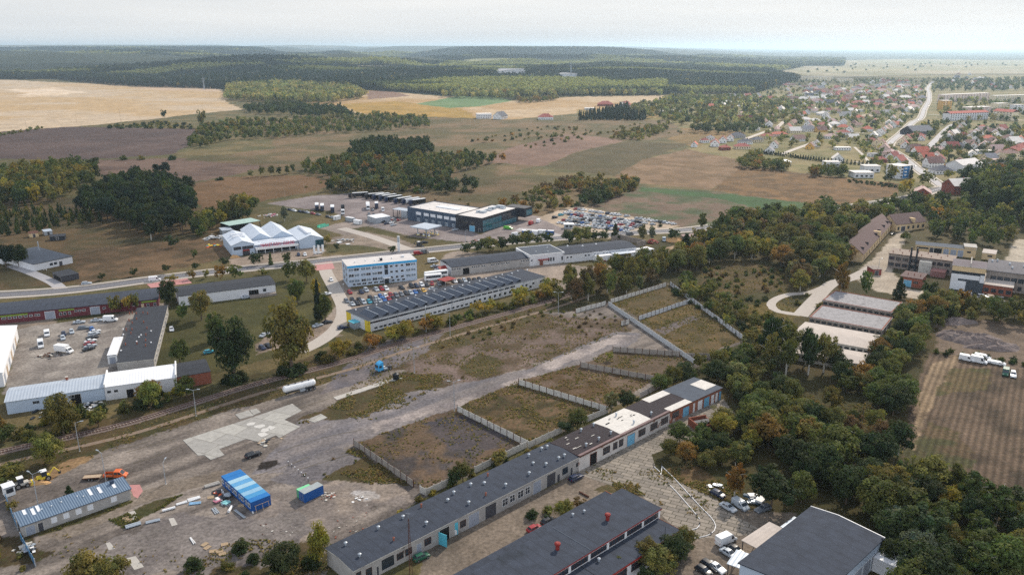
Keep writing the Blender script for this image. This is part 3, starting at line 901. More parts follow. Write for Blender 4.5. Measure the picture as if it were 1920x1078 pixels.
#buildings
WINS={}
def win_mesh(w,h,style):
 k=(round(w,2),round(h,2),style)
 if k in WINS:return WINS[k]
 fr={'white':M_PAINTWHITE,'grey':M_GALV,'rust':M_RUST,'dark':M_DARK,'blue':M_TEALPAINT,'pale':M_PAINTWHITE,'board':M_PAINTWHITE,'teal':M_DARK}[style]
 gl={'pale':M_GLASSPALE,'board':M_SHEETWHITE,'teal':M_GLASSTEAL}.get(style,M_GLASS)
 t=0.09 if w>1.2 else 0.07
 b=MB()
 b.box(-w/2,-0.06,0,w/2,0.02,t,fr);b.box(-w/2,-0.06,h-t,w/2,0.02,h,fr)
 b.box(-w/2,-0.06,t,-w/2+t,0.02,h-t,fr);b.box(w/2-t,-0.06,t,w/2,0.02,h-t,fr)
 n=max(1,int(round(w/1.1)))
 if style not in('board',):
  for i in range(1,n):
   x=-w/2+w*i/n
   b.box(x-0.035,-0.055,t,x+0.035,0.02,h-t,fr)
  if h>1.5 and style in('rust','white'):b.box(-w/2+t,-0.05,h*0.55,w/2-t,0.02,h*0.55+0.06,fr)
 g=MB();g.box(-w/2+t*0.9,-0.03,t*0.9,w/2-t*0.9,0.01,h-t*0.9,gl)
 WINS[k]=(b.mesh('window'),g.mesh('pane'))
 return WINS[k]
class Bld:
 """a building set on the ground: x runs along the edge seen from pixel a to pixel b, y points to its far side"""
 def __init__(s,name,label,a,b,c,z=0.0,cat='building',group=None,W=None,L=None):
  A,B=G(a[0],a[1],z),G(b[0],b[1],z)
  d=Vector((B.x-A.x,B.y-A.y));s.L=d.length if L is None else L;d.normalize()
  n=Vector((-d.y,d.x))
  s.W=W if W is not None else(Vector(G(c[0],c[1],z)[:2])-Vector(A[:2])).dot(n)
  s.o,s.d,s.n=Vector((A.x,A.y)),d,n
  s.rz=math.atan2(d.y,d.x)
  s.zg=gz(A.x,A.y)
  s.root=empty(name,(A.x,A.y,s.zg),s.rz,label,cat,group)
  foot([s.at(-0.6,-0.6),s.at(s.L+0.6,-0.6),s.at(s.L+0.6,s.W+0.6),s.at(-0.6,s.W+0.6)])
  print('BLD %-22s L %.1f W %.1f at %.0f,%.0f'%(name,s.L,s.W,A.x,A.y))
 def at(s,x,y):return s.o+s.d*x+s.n*y
 def local(s,p,z=0.0):
  g=G(p[0],p[1],z);v=Vector((g.x,g.y))-s.o
  return v.dot(s.d),v.dot(s.n)
 def walls(s,h,m,name='wall',x0=0,y0=0,x1=None,y1=None,z0=-0.3,top=True,gable=None):
  x1=s.L if x1 is None else x1;y1=s.W if y1 is None else y1
  b=MB()
  if gable is None:b.box(x0,y0,z0,x1,y1,h,m)
  else:
   rise,fr=gable;ym=y0+(y1-y0)*fr
   b.v+=[(x0,y0,z0),(x1,y0,z0),(x1,y1,z0),(x0,y1,z0),(x0,y0,h),(x1,y0,h),(x1,y1,h),(x0,y1,h),(x0,ym,h+rise),(x1,ym,h+rise)]
   b.f+=[(0,1,5,4),(1,2,6,9,5),(2,3,7,6),(3,0,4,8,7),(4,5,9,8),(7,8,9,6),(3,2,1,0)]
   b.m+=[b.mi(m)]*7
  return b.build(name,s.root)
 def roof(s,h,m,rise=0.0,fr=0.5,over=0.35,t=0.22,x0=None,x1=None,y0=None,y1=None,name='roof',edge=None,rise_x=0.0):
  """two slopes (or one when fr is 0 or 1) carried by a slab of thickness t"""
  x0=-over if x0 is None else x0;x1=s.L+over if x1 is None else x1
  y0=-over if y0 is None else y0;y1=s.W+over if y1 is None else y1
  edge=edge or m
  b=MB();ym=y0+(y1-y0)*fr
  b0,b1=h+0.003,h+t
  cols=[(y0,0.0),(ym,rise),(y1,0.0)]
  if fr<=0:cols=[(y0,rise),(y1,0.0)]
  elif fr>=1:cols=[(y0,0.0),(y1,rise)]
  for(ya,ra),(yb,rb)in zip(cols,cols[1:]):
   k=len(b.v)
   b.v+=[(x0,ya,b0+ra),(x1,ya,b0+ra),(x1,yb,b0+rb),(x0,yb,b0+rb),(x0,ya,b1+ra),(x1,ya,b1+ra),(x1,yb,b1+rb),(x0,yb,b1+rb)]
   for f,mm in(((3,2,1,0),edge),((4,5,6,7),m),((1,2,6,5),edge),((3,0,4,7),edge)):
    b.f.append(tuple(k+q for q in f));b.m.append(b.mi(mm))
   if(ya,ra)==cols[0]:b.f.append((k,k+1,k+5,k+4));b.m.append(b.mi(edge))
   if(yb,rb)==cols[-1]:b.f.append((k+2,k+3,k+7,k+6));b.m.append(b.mi(edge))
  return b.build(name,s.root)
 def parapet(s,h,hh,m,t=0.3,name='parapet',x0=0,x1=None,y0=0,y1=None):
  x1=s.L if x1 is None else x1;y1=s.W if y1 is None else y1
  b=MB()
  b.box(x0-0.003,y0-0.003,h,x1+0.003,y0+t,h+hh,m);b.box(x0-0.003,y1-t,h,x1+0.003,y1+0.003,h+hh,m)
  b.box(x0-0.003,y0+t,h,x0+t,y1-t,h+hh,m);b.box(x1-t,y0+t,h,x1+0.003,y1-t,h+hh,m)
  return b.build(name,s.root)
 def side(s,sd,u,out=0.0):
  """local place and turn for something on a wall: front, back, left, right; u along it from its left end as seen in plan"""
  return{'f':((u,-out),0.0),'b':((u,s.W+out),math.pi),'l':((-out,u),-math.pi/2),'r':((s.L+out,u),math.pi/2)}[sd]
 def win(s,sd,u,z,w,h,style='white',sub=False,out=0.0):
  (x,y),r=s.side(sd,u,out)
  fr,pn=win_mesh(w,h,style)
  o=link('window',fr,s.root,(x,y,z),r)
  link('pane',pn,o)
  return o
 def wins(s,sd,us,z,w,h,style='white',out=0.0):
  for u in us:s.win(sd,u,z,w,h,style,out=out)
 def door(s,sd,u,w,h,m,name='door',z=0.0,frame=None,out=0.0,label=None):
  (x,y),r=s.side(sd,u,out)
  b=MB();b.box(-w/2,-0.05,z,w/2,0.02,z+h,m)
  fm=frame or M_CONC
  b.box(-w/2-0.12,-0.035,z,-w/2-0.002,0.02,z+h+0.12,fm);b.box(w/2+0.002,-0.035,z,w/2+0.12,0.02,z+h+0.12,fm)
  b.box(-w/2-0.002,-0.035,z+h+0.002,w/2+0.002,0.02,z+h+0.12,fm)
  o=b.build(name,s.root,(x,y,0),r)
  if label:o['label']=label
  if w<5 and h>1.8:
   k=MB();k.box(-0.05,-0.12,z+h*0.45,0.05,-0.052,z+h*0.45+0.12,M_DARK)
   link('handle',HANDLE(z+h*0.45),o,(w*0.36 if w<1.6 else 0.12,0,0))
  return o
 def part(s,name,b,**k):return b.build(name,s.root,**k)
HND={}
def HANDLE(z):
 z=round(z,1)
 if z not in HND:
  k=MB();k.box(-0.05,-0.12,z,0.05,-0.052,z+0.12,M_DARK);HND[z]=k.mesh('handle')
 return HND[z]
VENTS={}
def vent(bld,x,y,z,kind='pipe',s=1.0):
 if kind not in VENTS:
  b=MB()
  if kind=='pipe':
   b.tube((0,0,-0.2),(0,0,0.75),0.26,M_GALV,n=10);b.tube((0,0,0.75),(0,0,0.95),0.42,M_GALV,0.12,n=10)
  elif kind=='red':
   b.tube((0,0,-0.3),(0,0,1.3),0.55,M_REDVENT,n=14);b.tube((0,0,1.3),(0,0,1.55),0.55,M_REDVENT,0.85,n=14)
   b.tube((0,0,1.55),(0,0,2.0),0.85,M_REDVENT,n=14);b.tube((0,0,2.0),(0,0,2.25),0.85,M_REDVENT,0.5,n=14)
  elif kind=='rust':
   b.tube((0,0,-0.2),(0,0,0.8),0.2,M_BRICK,n=8);b.tube((0,0,0.8),(0,0,0.95),0.3,M_BRICK,0.1,n=8)
  elif kind=='white':
   b.tube((0,0,-0.2),(0,0,0.5),0.3,M_PAINTWHITE,n=10);b.tube((0,0,0.5),(0,0,0.8),0.5,M_PAINTWHITE,0.2,n=10)
  elif kind=='chimney':
   b.box(-0.45,-0.45,-0.4,0.45,0.45,1.5,M_BRICK);b.box(-0.52,-0.52,1.5,0.52,0.52,1.65,M_CONC)
  VENTS[kind]=b.mesh('roof_vent')
 o=link('chimney' if kind=='chimney' else 'roof_vent',VENTS[kind],bld.root,(x,y,z))
 o.scale=(s,s,s)
 return o
HM={}
def house_meshes(L,Wd,he,hr,kind):
 k=(L,Wd,he,hr,kind)
 if k in HM:return HM[k]
 x,y=L/2,Wd/2
 b=MB()
 if kind=='gable':
  b.v+=[(-x,-y,-0.3),(x,-y,-0.3),(x,y,-0.3),(-x,y,-0.3),(-x,-y,he),(x,-y,he),(x,y,he),(-x,y,he),(-x,0,he+hr),(x,0,he+hr)]
  b.f+=[(0,1,5,4),(1,2,6,9,5),(2,3,7,6),(3,0,4,8,7)];b.m+=[b.mi(M_HWALL)]*4
 else:
  b.box(-x,-y,-0.3,x,y,he,M_HWALL)
 for sx in np.arange(-x+1.6,x-1.0,2.8):
  for zz in([0.9]if he<4.5 else[0.9,3.6]):
   for sy in(-1,1):
    b.box(sx-0.6,sy*y-0.03,zz,sx+0.6,sy*y+0.03,zz+1.3,M_GLASS)
 for sx in(-1,1):
  for q in((-0.25,0.25)if Wd>7 else(0,)):
   b.box(sx*x-0.03,q*Wd-0.6,0.9,sx*x+0.03,q*Wd+0.6,2.2,M_GLASS)
  if kind=='gable' and hr>2.2:b.box(sx*x-0.03,-0.6,he+0.1,sx*x+0.03,0.6,he+1.3,M_GLASS)
 o=0.5;t=0.18
 r=MB()
 if kind=='gable':
  e=hr/y
  for sy in(-1,1):
   p=[(-x-o,sy*(y+o),he-o*e),(x+o,sy*(y+o),he-o*e),(x+o,0,he+hr),(-x-o,0,he+hr)]
   q=[(a,c,d+t)for a,c,d in p]
   r.hexa(p+q if sy<0 else p[::-1]+q[::-1],M_HROOF)
 elif kind=='hip':
  xr=max(0.0,x-y)
  k0=len(r.v)
  r.v+=[(-x-o,-y-o,he+0.02),(x+o,-y-o,he+0.02),(x+o,y+o,he+0.02),(-x-o,y+o,he+0.02),(-xr,0,he+hr),(xr,0,he+hr)]
  r.f+=[(0,1,5,4),(1,2,5),(2,3,4,5),(3,0,4),(3,2,1,0)];r.m+=[r.mi(M_HROOF)]*5
 else:
  r.box(-x-0.2,-y-0.2,he+0.003,x+0.2,y+0.2,he+0.3,M_HROOF)
 c=MB();zc=he+(hr if kind!='flat' else 0.3)
 c.box(-0.35,-0.35,zc-1.0,0.35,0.35,zc+0.8,M_BRICK)
 HM[k]=(b.mesh('wall'),r.mesh('roof'),c.mesh('chimney'))
 return HM[k]
RC={'red':C8(148,82,76),'orange':C8(182,102,84),'darkred':C8(124,62,62),'brown':C8(128,100,94),'pink':C8(172,146,142),'grey':C8(132,132,138),'dark':C8(76,80,92),'pale':C8(214,208,202),'beige':C8(186,166,144)}
WC={'white':C8(226,224,222),'cream':C8(216,200,170),'yellow':C8(214,168,88),'grey':C8(168,166,164),'brick':C8(130,74,62),'pinkish':C8(210,186,176)}
RW={'red':'red','orange':'orange','darkred':'dark red','brown':'brown','pink':'faded pink','grey':'grey','dark':'dark grey','pale':'pale','beige':'beige'}
def house(p,roof,wall,kind='gable',L=12,Wd=9,he=3.2,hr=3.6,ang=20,label='',group=None,name='house',cat='house',small=False,world=False):
 g=Vector((p[0],p[1],gz(*p)))if world else G(*p)
 wm,rm,cm=house_meshes(L,Wd,he,hr,kind)
 e=empty(name,g,R(ang),label,cat,group)
 o=link('wall',wm,e);o.color=(*WC[wall],1)
 q=link('roof',rm,e);q.color=(*RC[roof],1)
 if kind!='flat' and not small:link('chimney',cm,q,(L*0.18,0,0))
 x,y=L/2+1,Wd/2+1;ca,sa=math.cos(R(ang)),math.sin(R(ang))
 foot([(g.x+a*ca-b*sa,g.y+a*sa+b*ca)for a,b in((-x,-y),(x,-y),(x,y),(-x,y))])
 return e
#vehicles
PAINTS={'white':C8(226,228,230),'silver':C8(172,180,188),'grey':C8(104,110,118),'black':C8(28,30,36),'navy':C8(28,42,72),'red':C8(150,34,40),'blue':C8(40,100,170),'green':C8(36,90,70),'teal':C8(60,150,170),'yellow':C8(216,168,50),'orange':C8(214,100,50),'beige':C8(190,176,150),'lime':C8(90,170,60)}
CARS={}
def wheel_mesh(r=0.32,w=0.22):
 k=('w',r,w)
 if k not in CARS:
  b=MB();b.tube((0,-w/2,0),(0,w/2,0),r,M_TYRE,n=14)
  b.tube((0,-w/2-0.012,0),(0,w/2+0.012,0),r*0.62,M_RIM,n=10)
  CARS[k]=b.mesh('wheel')
 return CARS[k]
CS={'hatchback':(4.0,1.7,(-1.72,1.05,-1.45,0.25),0.92,1.46),'estate':(4.6,1.76,(-2.12,0.95,-1.85,0.10),0.92,1.46),'saloon':(4.6,1.76,(-1.62,0.95,-0.95,0.10),0.92,1.42),'offroader':(4.5,1.84,(-2.05,0.95,-1.88,0.30),1.08,1.74),'people_carrier':(4.4,1.78,(-2.02,1.35,-1.85,0.40),1.0,1.66)}
def car_parts(kind):
 if kind in CARS:return CARS[kind]
 L,Wd,(br,bf,tr,tf),belt,rf=CS[kind]
 x,y=L/2,Wd/2
 b=MB()
 prof=[(-x,0.28),(x-0.05,0.24),(x,0.52),(x-0.12,belt-0.22),(bf,belt),(br-0.02,belt+0.02),(-x+0.02,belt-0.06),(-x-0.02,0.6)]
 b.extr(prof,-y,y,M_PAINT)
 c=MB()
 yb,yt=y-0.06,y-0.26
 c.hexa(((br,-yb,belt-0.03),(bf,-yb,belt-0.03),(bf,yb,belt-0.03),(br,yb,belt-0.03),(tr,-yt,rf),(tf,-yt,rf),(tf,yt,rf),(tr,yt,rf)),M_PAINT)
 bm=b.mesh('body',bevel=0.07);cm=c.mesh('cabin',bevel=0.05)
 bb=bmesh.new();bb.from_mesh(bm);bb.from_mesh(cm);bb.to_mesh(bm);bb.free();bpy.data.meshes.remove(cm)
 bm.polygons.foreach_set('use_smooth',[True]*len(bm.polygons));
 def lerp(a,b,t):return tuple(a[i]+(b[i]-a[i])*t for i in range(3))
 def pane(q,k=0.09,kt=0.12,push=0.012):
  q=[Vector(v)for v in q]
  n=(q[1]-q[0]).cross(q[3]-q[0]).normalized()
  a,bq,cq,d=q
  def P(u,v):return tuple(a.lerp(bq,u).lerp(d.lerp(cq,u),v)+n*push)
  return[P(k,kt),P(1-k,kt),P(1-k,1-kt),P(k,1-kt)]
 B=((br,-yb,belt),(bf,-yb,belt),(bf,yb,belt),(br,yb,belt));T=((tr,-yt,rf),(tf,-yt,rf),(tf,yt,rf),(tr,yt,rf))
 out={'body':bm}
 w=MB();w.poly(pane((B[1],B[2],T[2],T[1])),M_GLASS);out['windscreen']=w.mesh('windscreen')
 w=MB();w.poly(pane((B[3],B[0],T[0],T[3])),M_GLASS);out['rear_window']=w.mesh('rear_window')
 for s,q in((0,(B[0],B[1],T[1],T[0])),(1,(B[2],B[3],T[3],T[2]))):
  w=MB()
  qv=[Vector(v)for v in q]
  for u0,u1 in((0.0,0.47),(0.47,1.0)):
   w.poly(pane((qv[0].lerp(qv[1],u0),qv[0].lerp(qv[1],u1),qv[3].lerp(qv[2],u1),qv[3].lerp(qv[2],u0)),0.08,0.14),M_GLASS)
  out['side_window%d'%s]=w.mesh('side_window')
 hl=MB();hl.box(-0.03,-0.16,-0.08,0.03,0.16,0.08,M_LAMP);out['headlight']=hl.mesh('headlight')
 tl=MB();tl.box(-0.03,-0.14,-0.10,0.03,0.14,0.10,M_TAIL);out['tail_light']=tl.mesh('tail_light')
 out['dim']=(L,Wd,belt)
 bb=bmesh.new();bb.from_mesh(bm)
 one=bpy.data.meshes.new('car')
 mats=[M_PAINT,M_GLASS,M_TYRE,M_RIM]
 for mm in mats:one.materials.append(mm)
 for nme in('windscreen','rear_window','side_window0','side_window1'):
  k=len(bb.faces);bb.from_mesh(out[nme]);bb.faces.ensure_lookup_table()
  for f in bb.faces[k:]:f.material_index=1
 wmk=wheel_mesh()
 for sx in(-1,1):
  for sy in(-1,1):
   k=len(bb.faces);kv=len(bb.verts);bb.from_mesh(wmk);bb.faces.ensure_lookup_table();bb.verts.ensure_lookup_table()
   for f in bb.faces[k:]:f.material_index=2+f.material_index
   for v in bb.verts[kv:]:v.co+=Vector((sx*L*0.30,sy*(y-0.09),0.32))
 bb.to_mesh(one);bb.free()
 out['one']=one
 CARS[kind]=out
 return out
def car(p,ang,kind,paint,label,group=None,detail=2,name=None,world=False,z=0.0):
 """ang = heading in degrees counter-clockwise from east; detail 0 one mesh, 1 glass and wheels, 2 lamps too"""
 g=Vector((p[0],p[1],gz(*p)))if world else G(*p)
 g.z+=z
 q=car_parts(kind);name=name or 'parked_car'
 c=(*PAINTS[paint],1)
 if detail==0:
  o=link(name,q['one'],None,g,R(ang));o.color=c
  return tag(o,label,'car',group)
 e=empty(name,g,R(ang),label,'car',group)
 o=link('body',q['body'],e);o.color=c
 L,Wd,belt=q['dim']
 for nme in('windscreen','rear_window','side_window0','side_window1'):
  link(nme.rstrip('01'),q[nme],e)
 for sx in(-1,1):
  for sy in(-1,1):
   link('wheel',wheel_mesh(),e,(sx*L*0.30,sy*(Wd/2-0.09),0.32))
 if detail>1:
  for sy in(-1,1):
   link('headlight',q['headlight'],e,(L/2-0.06,sy*(Wd/2-0.3),belt-0.34))
   link('tail_light',q['tail_light'],e,(-L/2+0.0,sy*(Wd/2-0.28),belt-0.22))
 return e
def van(p,ang,label,paint='white',group=None,L=5.6,H=2.5,name='panel_van',cat='van',windows=False,z=0.0):
 g=G(*p)
 e=empty(name,g,R(ang),label,cat,group)
 x,y=L/2,0.98
 b=MB();prof=[(-x,0.35),(x-0.05,0.3),(x,0.75),(x-0.75,1.15),(x-1.55,H-0.25),(x-1.95,H),(-x+0.05,H),(-x-0.02,1.0)]
 b.extr(prof,-y,y,M_PAINT)
 o=b.build('body',e,bevel=0.10,smooth=False);o.color=(*PAINTS[paint],1)
 w=MB();a0,a1=Vector((x-0.75,0,1.15)),Vector((x-1.55,0,H-0.25));nn=Vector((0.86,0,0.5))*0.02
 q0,q1=a0.lerp(a1,0.1)+nn,a0.lerp(a1,0.92)+nn
 w.poly([(q0.x,-y+0.14,q0.z),(q0.x,y-0.14,q0.z),(q1.x,y-0.2,q1.z),(q1.x,-y+0.2,q1.z)],M_GLASS);w.build('windscreen',e)
 for s in(-1,1):
  w=MB()
  pts=[(x-1.15,s*(y+0.012),1.2),(x-2.1,s*(y+0.012),1.2),(x-2.1,s*(y+0.012),H-0.4),(x-1.6,s*(y+0.012),H-0.4)]
  w.poly(pts if s>0 else pts[::-1],M_GLASS)
  if windows:
   for k in range(2):
    x0=x-2.35-k*1.35
    pts=[(x0,s*(y+0.012),1.25),(x0-1.2,s*(y+0.012),1.25),(x0-1.2,s*(y+0.012),H-0.45),(x0,s*(y+0.012),H-0.45)]
    w.poly(pts if s>0 else pts[::-1],M_GLASS)
  w.build('side_window',e)
 for sx in(-0.31,0.33):
  for s in(-1,1):link('wheel',wheel_mesh(0.36,0.24),e,(sx*L,s*(y-0.1),0.36))
 for s in(-1,1):
  link('headlight',car_parts('hatchback')['headlight'],e,(x-0.1,s*(y-0.28),0.85))
  link('tail_light',car_parts('hatchback')['tail_light'],e,(-x+0.0,s*(y-0.2),1.1))
 return e
def lorry(p,ang,label,cab='navy',box='white',side='black',L=16,group=None,name='articulated_lorry'):
 """tractor and tall box trailer; p = pixel under the middle"""
 g=G(*p);e=empty(name,g,R(ang),label,'lorry',group)
 x=L/2
 b=MB();b.box(x-2.3,-1.22,0.6,x,1.22,3.5,M_PAINT);b.hexa(((x-2.2,-1.1,3.5),(x-0.4,-1.1,3.5),(x-0.4,1.1,3.5),(x-2.2,1.1,3.5),(x-2.2,-1.1,3.9),(x-1.2,-1.1,3.9),(x-1.2,1.1,3.9),(x-2.2,1.1,3.9)),M_PAINT)
 o=b.build('cab',e,bevel=0.12);o.color=(*PAINTS[cab],1)
 w=MB();w.poly([(x+0.02,-1.05,1.9),(x+0.02,1.05,1.9),(x+0.02,1.05,3.1),(x+0.02,-1.05,3.1)],M_GLASS);w.build('windscreen',o)
 if L>7:
  t=MB();t.box(-x,-1.27,1.1,x-2.9,1.27,3.75,M_PAINT);q=t.build('trailer_box',e,bevel=0.05);q.color=(*PAINTS[side],1)
  t=MB();t.box(-x-0.02,-1.29,3.76,x-2.88,1.29,3.95,M_PAINT);q2=t.build('roof_panel',q);q2.color=(*PAINTS[box],1)
 c=MB();c.box(-x+0.3,-0.5,0.7,x-0.4,0.5,1.08,M_DARK);c.build('chassis',e)
 ws=[x-1.3]+([x-5.0,-x+1.6,-x+2.9,-x+4.2]if L>9 else[-x+1.2])
 for sx in ws:
  for s in(-1,1):link('wheel',wheel_mesh(0.5,0.34),e,(sx,s*1.05,0.5))
 return e
def container(p,ang,label,m,L=6.1,Wd=2.44,H=2.6,name='shipping_container',cat='container',group=None,roofm=None,anchor_front=False):
 g=G(*p);e=empty(name,g,R(ang),label,cat,group)
 x,y=L/2,Wd/2
 b=MB();b.box(-x,-y,0.12,x,y,H,m);b.build('body',e)
 t=MB();t.box(-x-0.03,-y-0.03,H+0.003,x+0.03,y+0.03,H+0.07,roofm or m);t.build('roof',e)
 f=MB()
 for sx in(-1,1):
  for sy in(-1,1):f.box(sx*x-0.08,sy*y-0.08,0,sx*x+0.08,sy*y+0.08,H+0.002,M_DARK if roofm else m)
 f.build('corner_posts',e)
 d=MB()
 for yy in(-0.6,-0.2,0.2,0.6):d.tube((x+0.06,yy,0.25),(x+0.06,yy,H-0.15),0.03,M_GALV,n=6)
 d.build('door_bars',e)
 foot([(g.x+4*math.cos(k),g.y+4*math.sin(k))for k in(0.8,2.4,3.9,5.5)])
 return e
#fences and lamps
def panel_mesh(Lp,h,m):
 k=('panel',round(Lp,2),h,m.name)
 if k not in CARS:
  b=MB();n=4
  for i in range(n):
   b.box(0.06,-0.04,i*h/n+0.008,Lp-0.06,0.04,(i+1)*h/n-0.008,m)
  b.box(0.06,-0.025,0.0,Lp-0.06,0.025,h-0.02,m)
  CARS[k]=b.mesh('panel')
 return CARS[k]
def fence(a,b,label,h=2.0,n=None,step=2.9,pm=None,postm=None,group='concrete panel fences of the plots',ph=0.25,gaps=()):
 A,B=Vector(P2(a)),Vector(P2(b))
 d=B-A;L=d.length;n=n or max(1,round(L/step));st=L/n
 pm=pm or M_CONC;postm=postm or M_RUST
 e=empty('panel_fence',(A.x,A.y,0),math.atan2(d.y,d.x),label,'fence',group)
 pk=('post',postm.name,h,ph)
 if pk not in CARS:
  q=MB();q.box(-0.09,-0.11,-0.2,0.09,0.11,h+ph,postm);CARS[pk]=q.mesh('post')
 r=random.Random(int(A.x*10))
 for i in range(n+1):
  o=link('post',CARS[pk],e,(i*st,0,0));o.scale=(1,1,r.uniform(0.96,1.06))
  if i<n and i not in gaps:
   o=link('panel',panel_mesh(st,h,pm),e,(i*st,0,0));o.rotation_euler=(R(r.uniform(-1.2,1.2)),0,0)
   o.scale=(1,1,r.choice((1,1,1,1,0.97,1.04)))
 return e
def lamp(base,top,label,arms=(0,),group='lamp posts of the yard',name='street_lamp',armlen=1.6,m=None,h=None):
 g=G(*base);h=h or zof(base,top[1]);m=m or M_GALV
 e=empty(name,g,0,label,'street lamp',group)
 b=MB();b.tube((0,0,-0.2),(0,0,h*0.35),0.13,m,0.11,n=8);b.tube((0,0,h*0.35),(0,0,h),0.11,m,0.06,n=8)
 b.box(-0.2,-0.2,-0.1,0.2,0.2,0.05,M_CONC)
 b.build('pole',e)
 for a in arms:
  a=R(a);c,s=math.cos(a),math.sin(a)
  q=MB();q.tube((0,0,h-0.02),(c*armlen,s*armlen,h+0.35),0.05,m,n=6);q.build('arm',e)
  k=MB();k.box(-0.15,-0.17,-0.10,0.75,0.17,0.06,M_GALV);k.box(-0.05,-0.12,-0.14,0.6,0.12,-0.103,M_LAMP)
  k.build('lamp_head',e,(c*armlen,s*armlen,h+0.38),a,bevel=0.03)
 return e
#roads, pavements, railway
def ux(s,px,z,side='f'):
 """distance along the front (or right end) wall at which photograph column px falls"""
 lo,hi=-5.0,(s.L if side=='f' else s.W)+5
 def f(u):
  q=s.at(u,0)if side=='f' else s.at(s.L,u)
  return proj((q.x,q.y,s.zg+z))[0]
 inc=f(hi)>f(lo)
 for _ in range(30):
  m=0.5*(lo+hi)
  if(f(m)<px)==inc:lo=m
  else:hi=m
 return lo
Bld.ux=ux
main_road=curve([(-140,558),(0,553),(140,543),(300,522),(420,508),(600,490),(790,470),(900,459),(1000,450),(1200,436),(1300,430),(1440,409),(1600,387),(1700,372),(1735,362),(1770,352),(1800,348)])
strip('main_road',main_road,0,7.2,0.05,M_ASPH)
strip('pavement',main_road,-5.6,2.2,0.13,M_PAVE,0.2)
strip('pavement',main_road,6.0,1.9,0.13,M_PAVE,0.2)
for off in(-3.75,3.75):strip('kerb',main_road,off,0.3,0.15,M_KERB,0.2,keep=False)
strip('road_marking',main_road,0,0.16,0.055,M_PAINTWHITE,keep=False)
town_road=curve([(1770,352),(1750,338),(1727,322),(1695,296),(1667,274),(1690,250),(1711,230),(1726,222),(1733,205),(1741,190),(1742,176),(1740,165),(1750,153)],8)
strip('town_road',town_road,0,7.0,0.10,M_ASPHPALE)
strip('pavement',town_road,5.2,1.8,0.16,M_PAVE,0.2,keep=False);strip('pavement',town_road,-5.2,1.8,0.16,M_PAVE,0.2,keep=False)
side_street=curve([(1735,284),(1755,262),(1780,238),(1800,230)],6)
strip('side_street',side_street,0,7.5,0.10,M_ASPHPALE)
for pts,w in(([(1465,290),(1490,280),(1530,266)],6),([(1395,262),(1430,249),(1455,240),(1470,228)],6),([(1500,238),(1560,246),(1620,250)],5),([(1602,276),(1622,295),(1627,308),(1600,303)],3),([(1740,215),(1800,218),(1918,226)],6)):
 strip('side_street',curve(pts,6),0,w,0.08,M_PAVE)
lane=curve([(20,498),(60,512),(100,530),(118,545)],4)
strip('lane',lane,0,5.5,0.04,M_ASPHPALE)
office_road=curve([(606,492),(612,512),(630,545),(645,580),(634,612),(600,640),(560,660)],4)
strip('access_road',office_road,0,6.5,0.035,M_PAVE)
sheet('red_paving',[(590,494),(622,490),(628,504),(590,508)],0.07,M_PINKPAVE)
sheet('red_paving',[(275,533),(350,521),(360,531),(283,540)],0.07,M_PINKPAVE)
sheet('red_paving',[(242,909),(262,908),(268,920),(258,934),(250,930)],0.03,M_PINKPAVE)
strip('access_road',curve([(640,428),(700,445),(760,466),(790,476)],4),0,7,0.035,M_PAVE)
strip('access_road',curve([(970,430),(1010,434),(1050,444),(1058,450)],4),0,8,0.035,M_ASPHPALE)
loop=curve([(1560,532),(1520,548),(1480,552),(1453,562),(1446,573),(1460,584),(1500,590)],3)
strip('gravel_track',loop,0,4.0,0.03,M_PAVE)
strip('gravel_track',curve([(1640,500),(1600,520),(1560,532),(1530,560),(1500,592)],4),0,6.5,0.033,M_PAVE)
track=curve([(-120,885),(0,848),(115,823),(243,793),(376,752),(480,720),(640,679),(730,650),(843,617),(960,585),(1040,562),(1090,545)],5)
strip('railway_bed',track,0,4.0,0.10,M_BALLAST,0.2)
strip('dirt_track',track,-8.0,2.0,0.02,mat('sandy_track',C8(122,106,92),0.95,0.2,1.0,col2=C8(120,96,74),spots=0.05,spot_scale=0.4),keep=False)
rt=empty('railway_track',(track[0].x,track[0].y,0),0,'rusty single railway track crossing the photo below the offices','railway track')
for off in(-0.75,0.75):
 o=strip('rail',track,off,0.13,0.34,M_RUST,0.16,kind=None,keep=False);o.parent=rt;o.matrix_parent_inverse=Matrix.Translation((-track[0].x,-track[0].y,0))
sb=MB();acc=0.0
for p,q in zip(track,track[1:]):
 d=(q-p);n=max(1,int(d.length/0.9));d.normalize();pn=Vector((-d.y,d.x))
 for i in range(n):
  c=p+d*(i*0.9+0.3)
  cs=[c+pn*1.25*a+d*0.13*b for a,b in((-1,-1),(-1,1),(1,1),(1,-1))]
  sb.prism([(v.x,v.y)for v in cs][::-1],0.08,0.20,M_CONCDARK)
o=sb.build('sleepers',rt);o.matrix_parent_inverse=Matrix.Translation((-track[0].x,-track[0].y,0));tag(o,kind='stuff')
